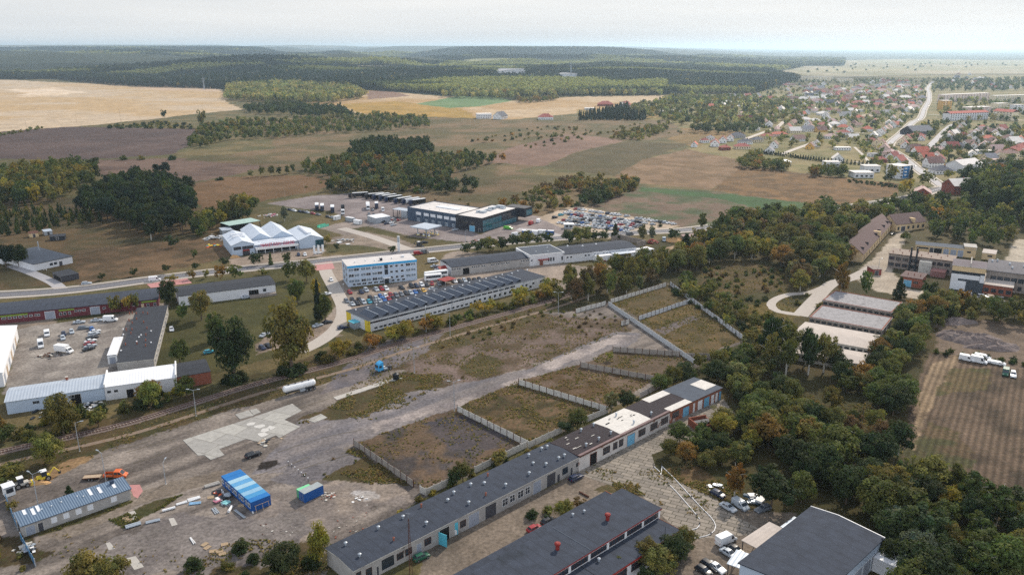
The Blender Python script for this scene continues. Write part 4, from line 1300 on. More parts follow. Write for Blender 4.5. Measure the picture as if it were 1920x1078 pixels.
def slab_material(name,rot,w,h,c1,c2,joint,jw=0.02):
 m=bpy.data.materials.new(name);m.use_nodes=True
 n=m.node_tree;n.nodes.clear();L=n.links.new
 out=n.nodes.new('ShaderNodeOutputMaterial');bs=n.nodes.new('ShaderNodeBsdfPrincipled');bs.inputs['Roughness'].default_value=0.93
 geo=n.nodes.new('ShaderNodeNewGeometry');mp=n.nodes.new('ShaderNodeMapping');mp.inputs['Rotation'].default_value=(0,0,rot)
 wz=n.nodes.new('ShaderNodeTexNoise');wz.inputs['Scale'].default_value=0.5
 L(geo.outputs['Position'],wz.inputs['Vector'])
 ad=n.nodes.new('ShaderNodeVectorMath');ad.operation='MULTIPLY_ADD';ad.inputs[1].default_value=(0.35,0.35,0);
 L(wz.outputs['Color'],ad.inputs[0]);L(geo.outputs['Position'],ad.inputs[2]);L(ad.outputs[0],mp.inputs['Vector'])
 br=n.nodes.new('ShaderNodeTexBrick');br.offset=0.35;br.inputs['Scale'].default_value=1.0
 br.inputs['Brick Width'].default_value=w;br.inputs['Row Height'].default_value=h;br.inputs['Mortar Size'].default_value=jw;br.inputs['Bias'].default_value=0.0
 br.inputs['Color1'].default_value=(*c1,1);br.inputs['Color2'].default_value=(*c2,1);br.inputs['Mortar'].default_value=(*joint,1)
 L(mp.outputs[0],br.inputs['Vector'])
 nz=n.nodes.new('ShaderNodeTexNoise');nz.inputs['Scale'].default_value=0.6;nz.inputs['Detail'].default_value=7;nz.inputs['Roughness'].default_value=0.7
 L(geo.outputs['Position'],nz.inputs['Vector'])
 mr=n.nodes.new('ShaderNodeMapRange');mr.inputs['From Min'].default_value=0.3;mr.inputs['From Max'].default_value=0.7;mr.inputs['To Min'].default_value=0.78;mr.inputs['To Max'].default_value=1.2
 L(nz.outputs['Fac'],mr.inputs['Value'])
 sc=n.nodes.new('ShaderNodeVectorMath');sc.operation='SCALE';L(br.outputs['Color'],sc.inputs[0]);L(mr.outputs[0],sc.inputs['Scale'])
 L(sc.outputs[0],bs.inputs['Base Color']);L(bs.outputs[0],out.inputs['Surface'])
 return m
M_SLABYARD=slab_material('slab_yard',R(28),3.0,1.5,C8(142,133,122),C8(116,109,101),C8(62,58,42),0.09)
sheet('concrete_yard',[(1040,872),(1100,845),(1357,748),(1376,775),(1290,825),(1222,852),(1232,885),(1345,935),(1352,952),(1440,1000),(1300,1010),(1275,1000),(1200,925),(1130,905)],0.015,M_SLABYARD)
M_SLAB1=slab_material('slab_floor',R(24),9.0,6.0,C8(168,166,160),C8(148,146,142),C8(92,86,76),0.06)
for k,pts in enumerate(([(343,825),(455,789),(548,757),(566,770),(533,787),(563,800),(524,821),(517,816),(486,829),(461,823),(411,842),(421,853),(395,862),(383,853),(371,854)],[(441,777),(466,769),(476,779),(450,786)],[(468,769),(481,766),(489,773),(476,778)],[(575,787),(602,776),(614,783),(590,792)],[(625,745),(745,706),(755,709),(632,750)])):
 z=0.10+0.004*k
 b=MB();b.prism([P2(p)for p in pts][::-1],-0.1,z,M_SLAB1 if k!=4 else M_CONCPALE);tag(b.build('concrete_slab'),kind='structure')
for pts in([(220,842),(250,836),(282,826)],[(238,848),(290,832),(330,822)],[(250,868),(290,856),(335,838)],[(170,862),(210,852)],[(560,880),(600,868),(660,850)],[(470,895),(540,872),(580,855)],[(640,740),(560,765)],[(520,848),(600,822),(680,805)],[(700,838),(640,850)]):
 strip('joint',curve(pts,2),0,0.22,0.012,mat('weedy_joint',C8(88,80,62),0.95,0.4,1.5),keep=False)
M_LIME=mat('white_lime_stain',C8(190,188,184),0.95,0.08,1.0)
rr=random.Random(5)
for(x,y)in((487,800),(497,806),(470,795),(508,802),(492,815)):
 g=G(x,y);sheet('limewash_patch',[(g.x+rr.uniform(1.0,1.9)*math.cos(a),g.y+rr.uniform(0.8,1.7)*math.sin(a))for a in np.arange(0,6.28,0.7)],0.135,M_LIME,world=True)
for pts in([(240,960),(252,957),(262,972),(250,976)],[(316,972),(326,970),(333,983),(322,986)],[(198,1018),(206,1016),(216,1028),(204,1031)],[(237,1046),(254,1042),(270,1062),(252,1068)]):
 b=MB();b.prism([P2(p)for p in pts][::-1],-0.1,0.03,M_CONCPALE);tag(b.build('concrete_slab'),kind='structure')
#the long garage row along the bottom yard
g1=Bld('garage_row','long garage row with flat grey felt roof and turquoise open gate leaves',(663,1070),(1085,857),(616.5,1026),4.2)
h=4.2
g1.walls(h,M_GREYREN);g1.roof(h,M_ROOFFELT,rise=0.5,fr=0.5,edge=M_CONC)
for a,b_,z,hh,st in((667,678,0.8,2.6,'rust'),(685,698,0.9,2.2,'rust'),(715,739,0.8,2.5,'dark'),(743,757,1.3,1.7,'rust'),(759,773,1.3,1.7,'rust'),(795,809,1.3,1.8,'rust'),(862,874,1.2,1.8,'rust'),(941,953,1.1,2.0,'white'),(955,966,1.1,2.0,'white'),(970,982,1.1,2.0,'white'),(984,994,1.1,2.0,'white'),(1054,1065,1.3,1.9,'dark'),(1080,1084,1.6,1.2,'dark')):
 u0,u1=g1.ux(a,2.5),g1.ux(b_,2.5);g1.win('f',(u0+u1)/2,z,max(0.8,u1-u0-0.2),hh,st,sub=True)
for a,b_,m_,hh in((705,711,M_DOORDARK,2.4),(780,791,M_DOORGREY,2.8),(878,899,M_DOORGREY,3.4),(909,931,M_DOORDARK,3.5),(999,1015,M_DOORGREY,3.4),(1024.6,1042,M_DOORDARK,3.5),(824,843,M_VOID,3.4),(1069,1074,M_DOORDARK,2.2),(1044,1050,M_DOORDARK,2.2)):
 u0,u1=g1.ux(a,1.8),g1.ux(b_,1.8);g1.door('f',(u0+u1)/2,u1-u0-0.3,hh,m_,name='gate' if hh>3 else 'door')
for px_,ang_ in((822,-78),(858,-12)):
 b=MB();b.box(0 if ang_<-50 else-2.6,-0.06,0.1,2.4 if ang_<-50 else 0,0.06,3.3,M_TEALPAINT)
 if ang_>-50:b.poly([(-2.3,-0.065,0.15),(-0.3,-0.065,0.15),(-0.3,-0.065,1.2),(-1.2,-0.065,1.9),(-2.3,-0.065,1.1)],M_PAINTWHITE)
 o=b.build('gate_leaf',g1.root,(g1.ux(px_,1.8),-0.12,0),R(ang_));o['label']='turquoise gate leaf standing open'
for i,(x,y)in enumerate([(670,840),(775,925),(915,720),(1030,805),(1100,640),(1275,685),(1237,555),(1435,515),(1480,458),(1592,533),(1607,398),(1708,388),(1720,470),(1868,400),(1735,325)]):
 u,v=g1.local((480+x/3.992,808+y/3.992),h+0.9);vent(g1,u,v,h+0.45,'rust' if i in(3,6,12,14)else 'pipe')
for(x,y)in[(125,178),(158,240),(255,245),(128,313),(222,130),(262,115),(350,200),(392,180)]:
 u,v=g1.local((960+x/3.992,808+y/3.992),h+0.9);vent(g1,u,v,h+0.45,'pipe')
b=MB()
for u in(30,78,96):b.box(u,-0.3,h+0.25,u+0.25,g1.W+0.3,h+0.75,M_ROOFDARK)
g2=Bld('derelict_workshop','white flaking workshop with striped bare roof boards and blue gates',(1085.5,856.8),(1256,772),(1038,829),4.4)
h=4.4
g2.walls(h,M_WHITEOLD)
uu=[0]+[g2.ux(px_,h)for px_ in(1166,1224)]+[g2.L]
M_BOARDDARK=mat('charred_roof_boards',C8(52,46,50),0.95,0.3,1.2,stripe=('Y',0.9,0.10));M_BOARDPALE=mat('pale_bare_roof_boards',C8(206,202,196),0.92,0.14,1.0,col2=C8(110,102,98),spots=-0.02,spot_scale=0.6,stripe=('Y',0.9,0.08))
for i,m_ in enumerate((M_BOARDDARK,M_BOARDPALE,M_BOARDDARK)):
 o=g2.roof(h,m_,rise=0.35,fr=0.5,x0=uu[i]+0.01,x1=uu[i+1]-0.01,edge=M_RUST,name='roof_boards')
 o['label']=('charred dark roof boards','pale bare roof boards','dark roof boards beside the brick garages')[i]
b=MB();b.box(0,-0.45,h+0.01,g2.L,-0.36,h+0.3,M_RUST);b.box(0,-0.30,h+0.40,g2.L,0.5,h+0.46,mat('brown_eave_sheet',C8(116,96,96),0.8));b.build('eave_board',g2.root)
rs=random.Random(8)
lbm=[MB().box(0,0,0,1,1,1,m_).mesh('loose_board')for m_ in(M_CONC,M_VOID)]
for i in range(16):
 d_=int(i>7);u,v=rs.uniform(*((1,uu[1]-2),(uu[1],uu[2]-2))[d_]),rs.uniform(1,g2.W-1)
 o=link('loose_board',lbm[d_],g2.root,(u,v,h+0.60));o.scale=(rs.uniform(0.6,2.2),rs.uniform(0.12,0.34),0.05)
for a,b_ in((1130,1144),(1149,1158),(1160,1169),(1196.7,1210.5),(1219,1233),(1239,1253)):
 u0,u1=g2.ux(a,2.5),g2.ux(b_,2.5);g2.win('f',(u0+u1)/2,1.2,u1-u0-0.2,2.2,'rust',sub=True)
for a,b_,m_ in((1175.5,1190.5,M_DOORBLUE),(1106,1119,M_VOID)):
 u0,u1=g2.ux(a,1.8),g2.ux(b_,1.8);g2.door('f',(u0+u1)/2,u1-u0-0.3,3.4,m_,name='gate',frame=M_BRICK)
for x,y in((555,1010),(650,965),(740,920),(517,900),(612,860),(780,785),(912,840),(1042,775)):
 u,v=g2.local((960+x/3.992,580+y/3.992),h+0.9);vent(g2,u,v,h+0.5,'pipe')
g3=Bld('brick_garages','patched brick garages with blue and white gates at the row end',(1256.3,771.8),(1353,727.5),(1205.5,750),4.0)
h=4.0
g3.walls(h,mat('patched_brick',C8(150,96,74),0.92,0.2,1.2,col2=C8(196,186,178),spots=0.06,spot_scale=0.45))
um=g3.ux(1296,h)
for i,(y0,y1,m_)in enumerate(((-0.35,g3.W*0.22,M_BOARDPALE),(g3.W*0.22+0.01,g3.W*0.74,M_BOARDDARK),(g3.W*0.74+0.01,g3.W+0.35,M_BOARDPALE))):
 o=g3.roof(h,m_,fr=0.5,x0=0.02,x1=um-0.01,y0=y0,y1=y1,name='roof_boards',edge=M_RUST);o['label']=('pale boards along the front eave','dark boards of the middle','pale boards along the back eave')[i]
g3.roof(h,M_ROOFBLUE,rise=0.1,x0=um+0.01,edge=M_RUST)
b=MB();b.box(g3.L-6,g3.W*0.2,h+0.34,g3.L+0.1,g3.W*0.75,h+0.37,M_BOARDPALE);b.build('roof_patch',g3.root)
u0,u1=g3.ux(1260.6,2.4),g3.ux(1273,2.4);g3.win('f',(u0+u1)/2,1.2,u1-u0,2.0,'rust',sub=True)
for a,b_,m_ in((1280,1292,M_DOORBLUE),(1299,1303,M_PAINTWHITE),(1308,1317,M_PAINTWHITE),(1319.5,1330,M_DOORBLUE),(1333,1339,M_PAINTWHITE),(1341,1346,M_PAINTWHITE),(1347.5,1352,M_DOORBLUE)):
 u0,u1=g3.ux(a,1.8),g3.ux(b_,1.8);g3.door('f',(u0+u1)/2,u1-u0-0.2,3.1,m_,name='gate',frame=M_BRICK)
#workshop with red trims (bottom middle)
hu,hl=6.6,4.3
w1=Bld('red_trimmed_workshop','dark felt roofed workshop with red eaves and two big red ventilators',(912,1154),(1238,954.5),(1168,918),hu)
yl=w1.local((1272,994.6),hl)[1];xl=w1.local((1272,994.6),hl)[0]
yb=w1.local((1135,922),5.2)[1]
print('workshop',w1.W,yl,xl,yb)
w1.walls(hu,M_WHITE,z0=-0.3);w1.roof(hu,M_ROOFFELT,edge=M_REDTRIM,over=0.3,t=0.35)
b=MB();b.box(0,yl,-0.3,xl,-0.003,hl,M_WHITE);b.build('wall',w1.root)
b=MB();b.box(-0.2,yl-0.3,hl+0.003,xl+0.3,-0.01,hl+0.3,M_ROOFFELT);b.box(-0.2,yl-0.36,hl-0.25,xl+0.36,yl-0.302,hl+0.22,M_REDTRIM);b.box(xl+0.302,yl-0.30,hl+0.02,xl+0.36,-0.02,hl+0.36,M_BRICK);b.build('roof',w1.root)
b=MB();b.box(0,w1.W+0.003,-0.3,w1.L-2,yb,4.9,M_GREYREN);b.build('wall',w1.root)
b=MB();b.box(-0.2,w1.W+0.305,4.903,w1.L-1.6,yb+0.3,5.2,M_ROOFFELT);b.box(w1.L-1.598,w1.W+0.31,4.9,w1.L-1.45,yb+0.3,5.3,M_BRICK);b.build('roof',w1.root)
n=int((w1.L-1)/6.1)
for i in range(n):
 u=w1.L-3.4-i*6.1
 w1.win('f',u,hl+0.55,5.2,1.35,'rust',sub=True)
 w1.win('f',min(u,xl-3.0),1.6,4.6,2.0,'rust',sub=True,out=-yl)
b=MB()
for i in range(n+1):
 u=w1.L-0.35-i*6.1;b.box(u-0.28,-0.09,hl+0.31,u+0.28,-0.005,hu,M_PAINTWHITE)
b.build('pilasters',w1.root)
for(x,y)in((715,640),(340,860)):
 u,v=w1.local((960+x/3.992,808+(y+25)/3.992),hu+0.3);vent(w1,u,v,hu+0.3,'red',0.8)
for(x,y,k)in((455,625,'white'),(540,600,'white')):
 u,v=w1.local((960+x/3.992,808+y/3.992),hu+0.6);vent(w1,u,v,hu+0.3,'pipe',0.8)
u,v=w1.local((960+650/3.992,808+955/3.992),hl+0.9);vent(w1,u,v,hl+0.3,'pipe')
b=MB();b.box(xl*0.5,0.01+yl,hl+0.302,xl*0.5+0.2,-0.02,hl+0.36,M_ROOFDARK);b.box(w1.L*0.55,0,hu+0.352,w1.L*0.55+0.25,w1.W,hu+0.42,M_ROOFBLUE);b.build('roof_seam',w1.root)
b=MB();b.tube((xl-4,yl+0.8,hl),(xl-4,yl+0.8,hl+2.6),0.05,M_DARK);b.build('antenna_rod',w1.root)
#grey hall at the bottom right
hh=6.2
w2=Bld('grey_roofed_hall','big hall with plain grey felt roof and white edge bottom right',(1528,1128),(1654,1009.7),(1522.7,951.5),hh)
w2.walls(hh,M_GREYBLUE,gable=(0.7,0.62));w2.roof(hh,M_ROOFFELT,rise=0.7,fr=0.62,over=0.4)
b=MB();y0,y1=-0.4,w2.W+0.4;ym=y0+(y1-y0)*0.62
for(ya,ra),(yb_,rb)in(((y0,0),(ym,0.7)),((ym,0.7),(y1,0))):
 b.hexa(((w2.L+0.41,ya,hh+ra-0.1),(w2.L+0.6,ya,hh+ra-0.1),(w2.L+0.6,yb_,hh+rb-0.1),(w2.L+0.41,yb_,hh+rb-0.1),(w2.L+0.41,ya,hh+ra+0.32),(w2.L+0.6,ya,hh+ra+0.32),(w2.L+0.6,yb_,hh+rb+0.32),(w2.L+0.41,yb_,hh+rb+0.32)),M_PAINTWHITE)
b.build('white_verge',w2.root)
for i in range(7):w2.door('f',3+i*4.2,3.4,3.6,M_DOORGREY,name='gate',frame=M_PAINTWHITE)
b=MB();b.tube((w2.L-0.4,-0.15,0),(w2.L-0.4,-0.15,hh+0.6),0.14,M_DARK);b.build('downpipe',w2.root)
b=MB();b.box(w2.L-4,-5.0,3.4,w2.L+2.2,-0.2,3.62,M_SHEETWHITE);b.build('annex_roof',w2.root,(0,0,0));b=MB();b.box(w2.L-3.8,-4.8,-0.2,w2.L+2.0,-0.1,3.4,M_WHITE);b.box(w2.L-3,-4.83,0.1,w2.L-1.6,-4.80,2.1,M_DOORDARK);b.build('annex',w2.root)
for(pa,pb,pc,m_,lab)in(((1389.6,1012),(1420,1028),(1437,975),M_ETERNIT,'white corrugated carport roof on the left side of the grey hall'),((1362.5,1056),(1390,1066),(1405,1038),M_SHEETGREY,'small grey carport sheltering cars beside the grey hall'),((1463,987),(1478,994),(1494,970),M_SHEETGREY,'pale grey narrow canopy fixed high on the grey hall side')):
 c1=Bld('carport',lab,pa,pb,pc,3.4,'carport','carports beside the grey hall')
 b=MB();b.box(0,0,3.3,c1.L,c1.W,3.45,m_);b.build('roof',c1.root)
 for x in(0.3,c1.L-0.3):
  for y in np.linspace(0.3,c1.W-0.3,3):
   b=MB();b.box(x-0.08,y-0.08,-0.1,x+0.08,y+0.08,3.3,M_DARK);b.build('post',c1.root)
#buildings on the left
hh=3.0
b1=Bld('site_building','long low grey building with blue ribbed metal roof',(40.6,985.8),(243,916.4),(31,967.8),hh)
b1.walls(hh,M_GREYREN);b1.roof(hh,M_SHEETBLUE,rise=0.9,fr=1,over=0.4,t=0.15,edge=mat('dark_blue_trim',C8(40,58,82),0.6))
for a,b_ in((96,107),(119,130),(142,153),(164,175),(208,219)):
 u0,u1=b1.ux(a,1.7),b1.ux(b_,1.7);b1.win('f',(u0+u1)/2,1.0,u1-u0,1.5,'board')
u0,u1=b1.ux(72,1.2),b1.ux(81,1.2);b1.door('f',(u0+u1)/2,u1-u0,2.2,M_DOORDARK)
u0,u1=b1.ux(49,1.2),b1.ux(66,1.2);b1.door('f',(u0+u1)/2,u1-u0,2.3,M_DOORGREY,name='gate')
for x,y in((1550,450),(1360,520),(1225,550),(435,820),(505,780),(320,840)):
 u,v=b1.local((x/7.385,850+y/7.385),hh+0.6);b=MB();b.hexa(((u,v-1.3,hh+0.50),(u+0.7,v-1.3,hh+0.50),(u+0.7,v+1.3,hh+0.9),(u,v+1.3,hh+0.9),(u,v-1.3,hh+0.62),(u+0.7,v-1.3,hh+0.62),(u+0.7,v+1.3,hh+1.05),(u,v+1.3,hh+1.05)),M_SHEETWHITE);b.build('skylight',b1.root)
for x,y in((1065,600),(845,680),(710,735),(575,780),(1155,600)):u,v=b1.local((x/7.385,850+y/7.385),hh+0.6);vent(b1,u,v,hh+0.5,'pipe',0.5)
b=MB();b.box(b1.L-3.2,b1.W*0.7,hh+0.6,b1.L-2.4,b1.W*0.85,hh+1.7,MATS['dark_blue_trim']);b.build('chimney',b1.root)
k1=Bld('guard_booth','white guard booth with three window panes at the yard gate',(10.8,933),(30,926.5),None,0.0,'booth',W=2.6)
k1.walls(2.6,M_PAINTWHITE);k1.roof(2.6,M_SHEETWHITE,over=0.2,t=0.2)
for u in(0.3,0.5,0.7):k1.win('f',k1.L*u,1.0,0.7,1.2,'dark')
b=MB();b.box(-0.02,-0.02,2.35,k1.L+0.02,k1.W+0.02,2.59,mat('dark_blue_trim'));b.build('fascia',k1.root)
hh=4.2
b2=Bld('pale_roofed_workshop','low workshop with pale blue grey metal roof beside the railway',(10,754),(194.8,726.5),(20,727.8),hh)
b2.walls(hh,M_GREYBLUE,gable=(0.8,0.6));b2.roof(hh,M_SHEETGREY,rise=0.8,fr=0.6,t=0.15)
for a,b_ in((61,74),(128,140)):
 u0,u1=b2.ux(a,2.8),b2.ux(b_,2.8);b2.win('f',(u0+u1)/2,2.2,u1-u0,1.0,'grey')
u0,u1=b2.ux(133,1.6),b2.ux(152,1.6);b2.door('f',(u0+u1)/2,u1-u0,3.3,M_VOID,name='gate')
vent(b2,b2.local((125,709),hh+1)[0],b2.W*0.95,hh+0.2,'chimney',0.8)
b3=Bld('white_roofed_workshop','low white workshop with bright white metal roof in the same row',(195.2,726.5),(330.5,707.8),(196.6,700.2),hh+0.4)
b3.walls(hh+0.4,M_WHITE,gable=(0.8,0.6));b3.roof(hh+0.4,M_SHEETWHITE,rise=0.8,fr=0.6,t=0.15,over=0.15)
b=MB();b.box(-0.1,-0.2,hh+0.56,0.35,b3.W+0.2,hh+1.6,M_PAINTWHITE);b.build('fire_wall',b3.root);b=MB();b.box(b3.L-0.35,-0.2,hh+0.56,b3.L+0.1,b3.W+0.2,hh+1.6,M_PAINTWHITE);b.build('fire_wall',b3.root)
for a,b_ in((201,208),(214,221)):u0,u1=b3.ux(a,2.8),b3.ux(b_,2.8);b3.win('f',(u0+u1)/2,2.5,u1-u0,0.8,'dark')
u0,u1=b3.ux(238,1.6),b3.ux(251,1.6);b3.door('f',(u0+u1)/2,u1-u0,2.8,M_VOID,name='gate')
u0,u1=b3.ux(256,1.2),b3.ux(260.5,1.2);b3.door('f',(u0+u1)/2,u1-u0,2.3,M_DOORDARK)
b4=Bld('brick_shed','red brick shed with dark roof closing the workshop row',(331,707.6),(394.5,696.5),(328.5,682.7),hh)
b4.walls(hh,M_BRICK,gable=(0.7,0.6));b4.roof(hh,M_ROOFDARK,rise=0.7,fr=0.6,t=0.15,over=0.15)
hh=3.9
b5=Bld('flat_roofed_block','long block with black felt roof full of small red vents',(219,681.5),(288,674),(233,580.4),hh)
b5.walls(hh,M_GREYREN);b5.roof(hh,M_ROOFDARK,over=0.15,t=0.25,edge=M_CONC)
for i,(x,y)in enumerate([(970,30),(990,25),(1020,30),(1070,25),(1105,30),(965,80),(990,100),(1022,70),(1075,95),(945,150),(988,150),(980,178),(1100,140),(1092,190),(940,262),(1090,232),(1025,255),(1090,270),(1130,160),(922,145),(922,185),(1040,205),(1055,190),(1130,245),(905,305),(1022,238)]):
 u,v=b5.local((x/3.992,580+y/3.992),hh+0.6);vent(b5,u,v,hh+0.25,'white' if i>17 else 'rust',0.7 if i>17 else 1.0)
for v in np.arange(4,b5.W-3,5.5):b5.win('r',v,1.2,1.8,1.5,'white')
for v in np.arange(4,b5.W-3,7):b5.win('l',v,1.2,1.8,1.5,'white')
c2=Bld('white_lean_to','white ribbed lean-to store against the black roofed block',(201,668),(219,666),(204.5,634),3.0,'shed')
c2.walls(3.0,M_PAINTWHITE);c2.roof(3.0,M_SHEETWHITE,rise=0.3,fr=0,over=0.1,t=0.1)
c2.door('f',c2.L*0.5,c2.L*0.6,2.4,M_DOORGREY)
hh=5.0
b6=Bld('white_metal_hall','white metal hall cut off by the left edge of the photo',(4,699),(31,611),None,hh,W=16)
b6.walls(hh,M_WHITE);b6.roof(hh,M_SHEETWHITE,rise=1.0,over=0.3,t=0.2)
for i in range(6):b6.door('f',4+i*(b6.L-6)/6,3.2,3.4,M_TIMBER if i%2 else M_DOORGREY,name='gate')
hh=4.0
b7=Bld('burgundy_shop_building','long burgundy shop building with green lintels and dark roof',(-60,596.5),(296,560.6),(298,540.4),hh)
b7.walls(hh,M_BURGUNDY,gable=(0.6,0.5));b7.roof(hh,M_ROOFFELT,rise=0.6,t=0.2)
M_LIMEGREEN=mat('green_lintel',C8(120,150,50),0.7)
for a,b_ in((2,12),(14,22),(24,32),(34,42),(44,52),(54,62),(64,76),(110,116),(118,124),(127,133),(139,145),(146,152),(153,161),(192,198),(247,252),(256,261),(274,280),(287,293)):
 u0,u1=b7.ux(a,2.5),b7.ux(b_,2.5);z_=1.1 if a>264 or 105<a<136 else 1.9;b7.win('f',(u0+u1)/2,z_,max(1.0,(u1-u0)*0.85),1.3 if z_<1.5 else 0.9,'white')
b=MB()
for a,b_ in((0,52),(110,139),(265,293)):u0,u1=b7.ux(a,3.3),b7.ux(b_,3.3);b.box(u0,-0.04,2.95,u1,-0.003,3.6,M_LIMEGREEN)
b.build('green_lintel',b7.root)
for a,b_ in((85,103),(170,187)):u0,u1=b7.ux(a,1.6),b7.ux(b_,1.6);b7.door('f',(u0+u1)/2,u1-u0,3.3,M_DOORGREY,name='gate',frame=M_PAINTWHITE)
u0,u1=b7.ux(265.5,1.2),b7.ux(269.5,1.2);b7.door('f',(u0+u1)/2,u1-u0,2.4,M_CREAM)
hh=4.6
b8=Bld('dark_roofed_store','white walled store with long plain dark roof beside the lawn',(334,556),(516,533.2),(511,516.6),hh)
b8.walls(hh,M_WHITE,gable=(0.6,0.5));b8.roof(hh,M_ROOFDARK,rise=0.6,t=0.2)
for a,b_ in((467,485),):u0,u1=b8.ux(a,1.6),b8.ux(b_,1.6);b8.door('f',(u0+u1)/2,u1-u0,3.2,M_VOID,name='gate')
b8.win('f',b8.ux(496,2.4),1.8,1.4,1.4,'dark')
b=MB();b.box(b8.L-12,-2.6,-0.2,b8.L-0.2,-0.01,1.1,M_CONCDARK);b.build('loading_dock',b8.root)
hh=3.6
b9=Bld('white_bungalow','flat roofed white bungalow with thin chimney beside the lane',(63,496),(135,481),(50,467),hh)
b9.walls(hh,M_WHITE);b9.roof(hh,M_ROOFBLUE,over=0.3,t=0.25,edge=M_DARK)
for a in(96,104):b9.win('f',b9.ux(a,2),1.2,1.6,1.3,'dark')
b9.door('f',b9.ux(114,1.2),1.6,2.3,M_DOORDARK)
for v in(3,8,13):b9.win('r',v,1.2,1.4,1.2,'dark')
b=MB();b.tube((b9.L*0.8,b9.W*0.7,hh),(b9.L*0.8,b9.W*0.7,hh+5.5),0.28,M_GALV);b.build('flue',b9.root)
b=MB();b.box(-2.5,b9.W*0.75,-0.2,b9.L*0.4,b9.W+5,4.3,M_WHITE);b.build('wall',b9.root);b=MB();b.box(-2.8,b9.W*0.75-0.3,4.303,b9.L*0.4+0.3,b9.W+5.3,4.5,M_ROOFBLUE);b.build('roof',b9.root)
s1=Bld('dark_shed','small dark open garage with pale side wall below the bungalow',(98,511),(115,519),None,2.8,'shed',W=8)
s1.walls(2.8,M_DOORDARK);s1.roof(2.8,M_ROOFDARK,over=0.2,t=0.15);s1.door('f',s1.L/2,s1.L*0.8,2.3,M_VOID,name='gate')
for p_,m1,m2,lab,dx in(((56,446),M_CREAM,M_RUST,'ramshackle cream shed in the grass behind the bungalow',17),((84,442),M_GALV,M_SHEETGREY,'pale grey metal shed in the grass behind the bungalow',15),((94,452),M_DARK,M_ROOFDARK,'black tarred shed in the grass behind the bungalow',28)):
 s2=Bld('garden_shed',lab,p_,(p_[0]+dx,p_[1]-2),None,0,'shed','sheds behind the bungalow',W=5)
 s2.walls(2.4,m1);s2.roof(2.4,m2,rise=0.4,fr=1,over=0.2,t=0.1);s2.door('f',s2.L/2,1.2,2.0,M_DOORDARK)
#DIY market with three gabled sheds
def text_mesh(s,size,m,depth=0.12):
 cu=bpy.data.curves.new('letters','FONT');cu.body=s;cu.size=size;cu.extrude=depth;cu.align_x='LEFT';cu.space_character=1.08
 o=bpy.data.objects.new('letters',cu);COL.objects.link(o)
 dg=bpy.context.evaluated_depsgraph_get();me=bpy.data.meshes.new_from_object(o.evaluated_get(dg))
 bpy.data.objects.remove(o);bpy.data.curves.remove(cu)
 me.materials.clear();me.materials.append(m)
 w=max(v.co.x for v in me.vertices)
 for v in me.vertices:v.co=Vector((v.co.x,-v.co.z,v.co.y))
 return me,w
mk=Bld('garden_market','pale blue market hall with red rooftop letters and white gabled roofs',(436,481.2),(607,461.8),(426.4,442),0.0)
ul,ur=mk.local((475.8,473.8))[0],mk.local((561,466.4))[0]
D1=30.0
def gable_block(x0,x1,y0,y1,h,rise,wm,rm,s=mk,rname='roof'):
 b=MB();xm=(x0+x1)/2
 b.v+=[(x0,y0,-0.3),(x1,y0,-0.3),(x1,y1,-0.3),(x0,y1,-0.3),(x0,y0,h),(x1,y0,h),(x1,y1,h),(x0,y1,h),(xm,y0,h+rise),(xm,y1,h+rise)]
 b.f+=[(0,1,5,8,4),(1,2,6,5),(2,3,7,9,6),(3,0,4,7)];b.m+=[b.mi(wm)]*4
 b.build('wall',s.root)
 r=MB();o=0.3;e=rise/(xm-x0)*o
 for sg in(-1,1):
  xe=x0-o if sg<0 else x1+o
  p=[(xe,y0-o,h-e+0.02),(xe,y1+o,h-e+0.02),(xm,y1+o,h+rise+0.02),(xm,y0-o,h+rise+0.02)]
  q=[(a,c,d+0.16)for a,c,d in p]
  r.hexa(p[::-1]+q[::-1]if sg<0 else p+q,rm)
 r.build(rname,s.root)
M_SHEETY=mat('white_sheet_ribs',C8(206,214,224),0.55,0.06,0.3,stripe=('Y',0.9,0.05))
gable_block(0,ul,0,D1,6.0,2.2,M_GREYBLUE,M_SHEETY)
gable_block(ur,mk.L,0,D1*0.95,5.0,2.4,M_GREYBLUE,M_SHEETY)
b=MB();b.box(ul+0.003,2.0,-0.3,ur-0.003,12,4.6,M_GREYBLUE);b.build('wall',mk.root)
b=MB();b.box(ul+0.3,1.0,4.603,ur-0.3,13,4.8,M_SHEETY);b.box(ul+4,8.0,4.802,ur-6,9.0,5.2,M_SHEETWHITE);b.box(ul+5,3.5,4.802,ur-5,4.5,5.2,M_SHEETWHITE);b.build('roof',mk.root)
wg=(ur-ul)/2
for k in range(2):gable_block(ul+k*wg+0.4,ul+(k+1)*wg-0.3,13.5,44,5.2,3.2,M_GREYBLUE,M_SHEETY)
b=MB();b.box(ul+0.4,-1.0,3.2,ur-0.6,1.9,3.4,M_SHEETWHITE);b.box(ul+0.4,-1.06,2.3,ur-0.6,-1.0,3.5,M_PAINTWHITE);b.build('canopy',mk.root)
for u in np.linspace(ul+1,ur-1,6):
 b=MB();b.box(u-0.12,-0.9,-0.1,u+0.12,-0.65,3.2,M_PAINTWHITE);b.build('canopy_post',mk.root)
b=MB();b.box(ul+2,1.95,0.2,ur-2,1.999,2.9,M_VOID);b.build('shop_front',mk.root)
M_REDSIGN=mat('red_sign_letters',C8(200,24,56),0.5,0.03)
me,tw=text_mesh('MARKET DOM i OGRÓD',2.1,M_REDSIGN);o=link('sign_letters',me,mk.root,(ul+3.2,-0.8,3.75));k_=(ur-ul-6)/tw;o.scale=(k_,1,1.25)
for u in(3.0,6.0,9.8,13.0,15.8):mk.win('f',u*ul/18,3.4,2.1,1.7,'dark')
mk.door('f',ul*0.62,3.6,2.6,M_GLASS,name='entrance',frame=M_REDTRIM)
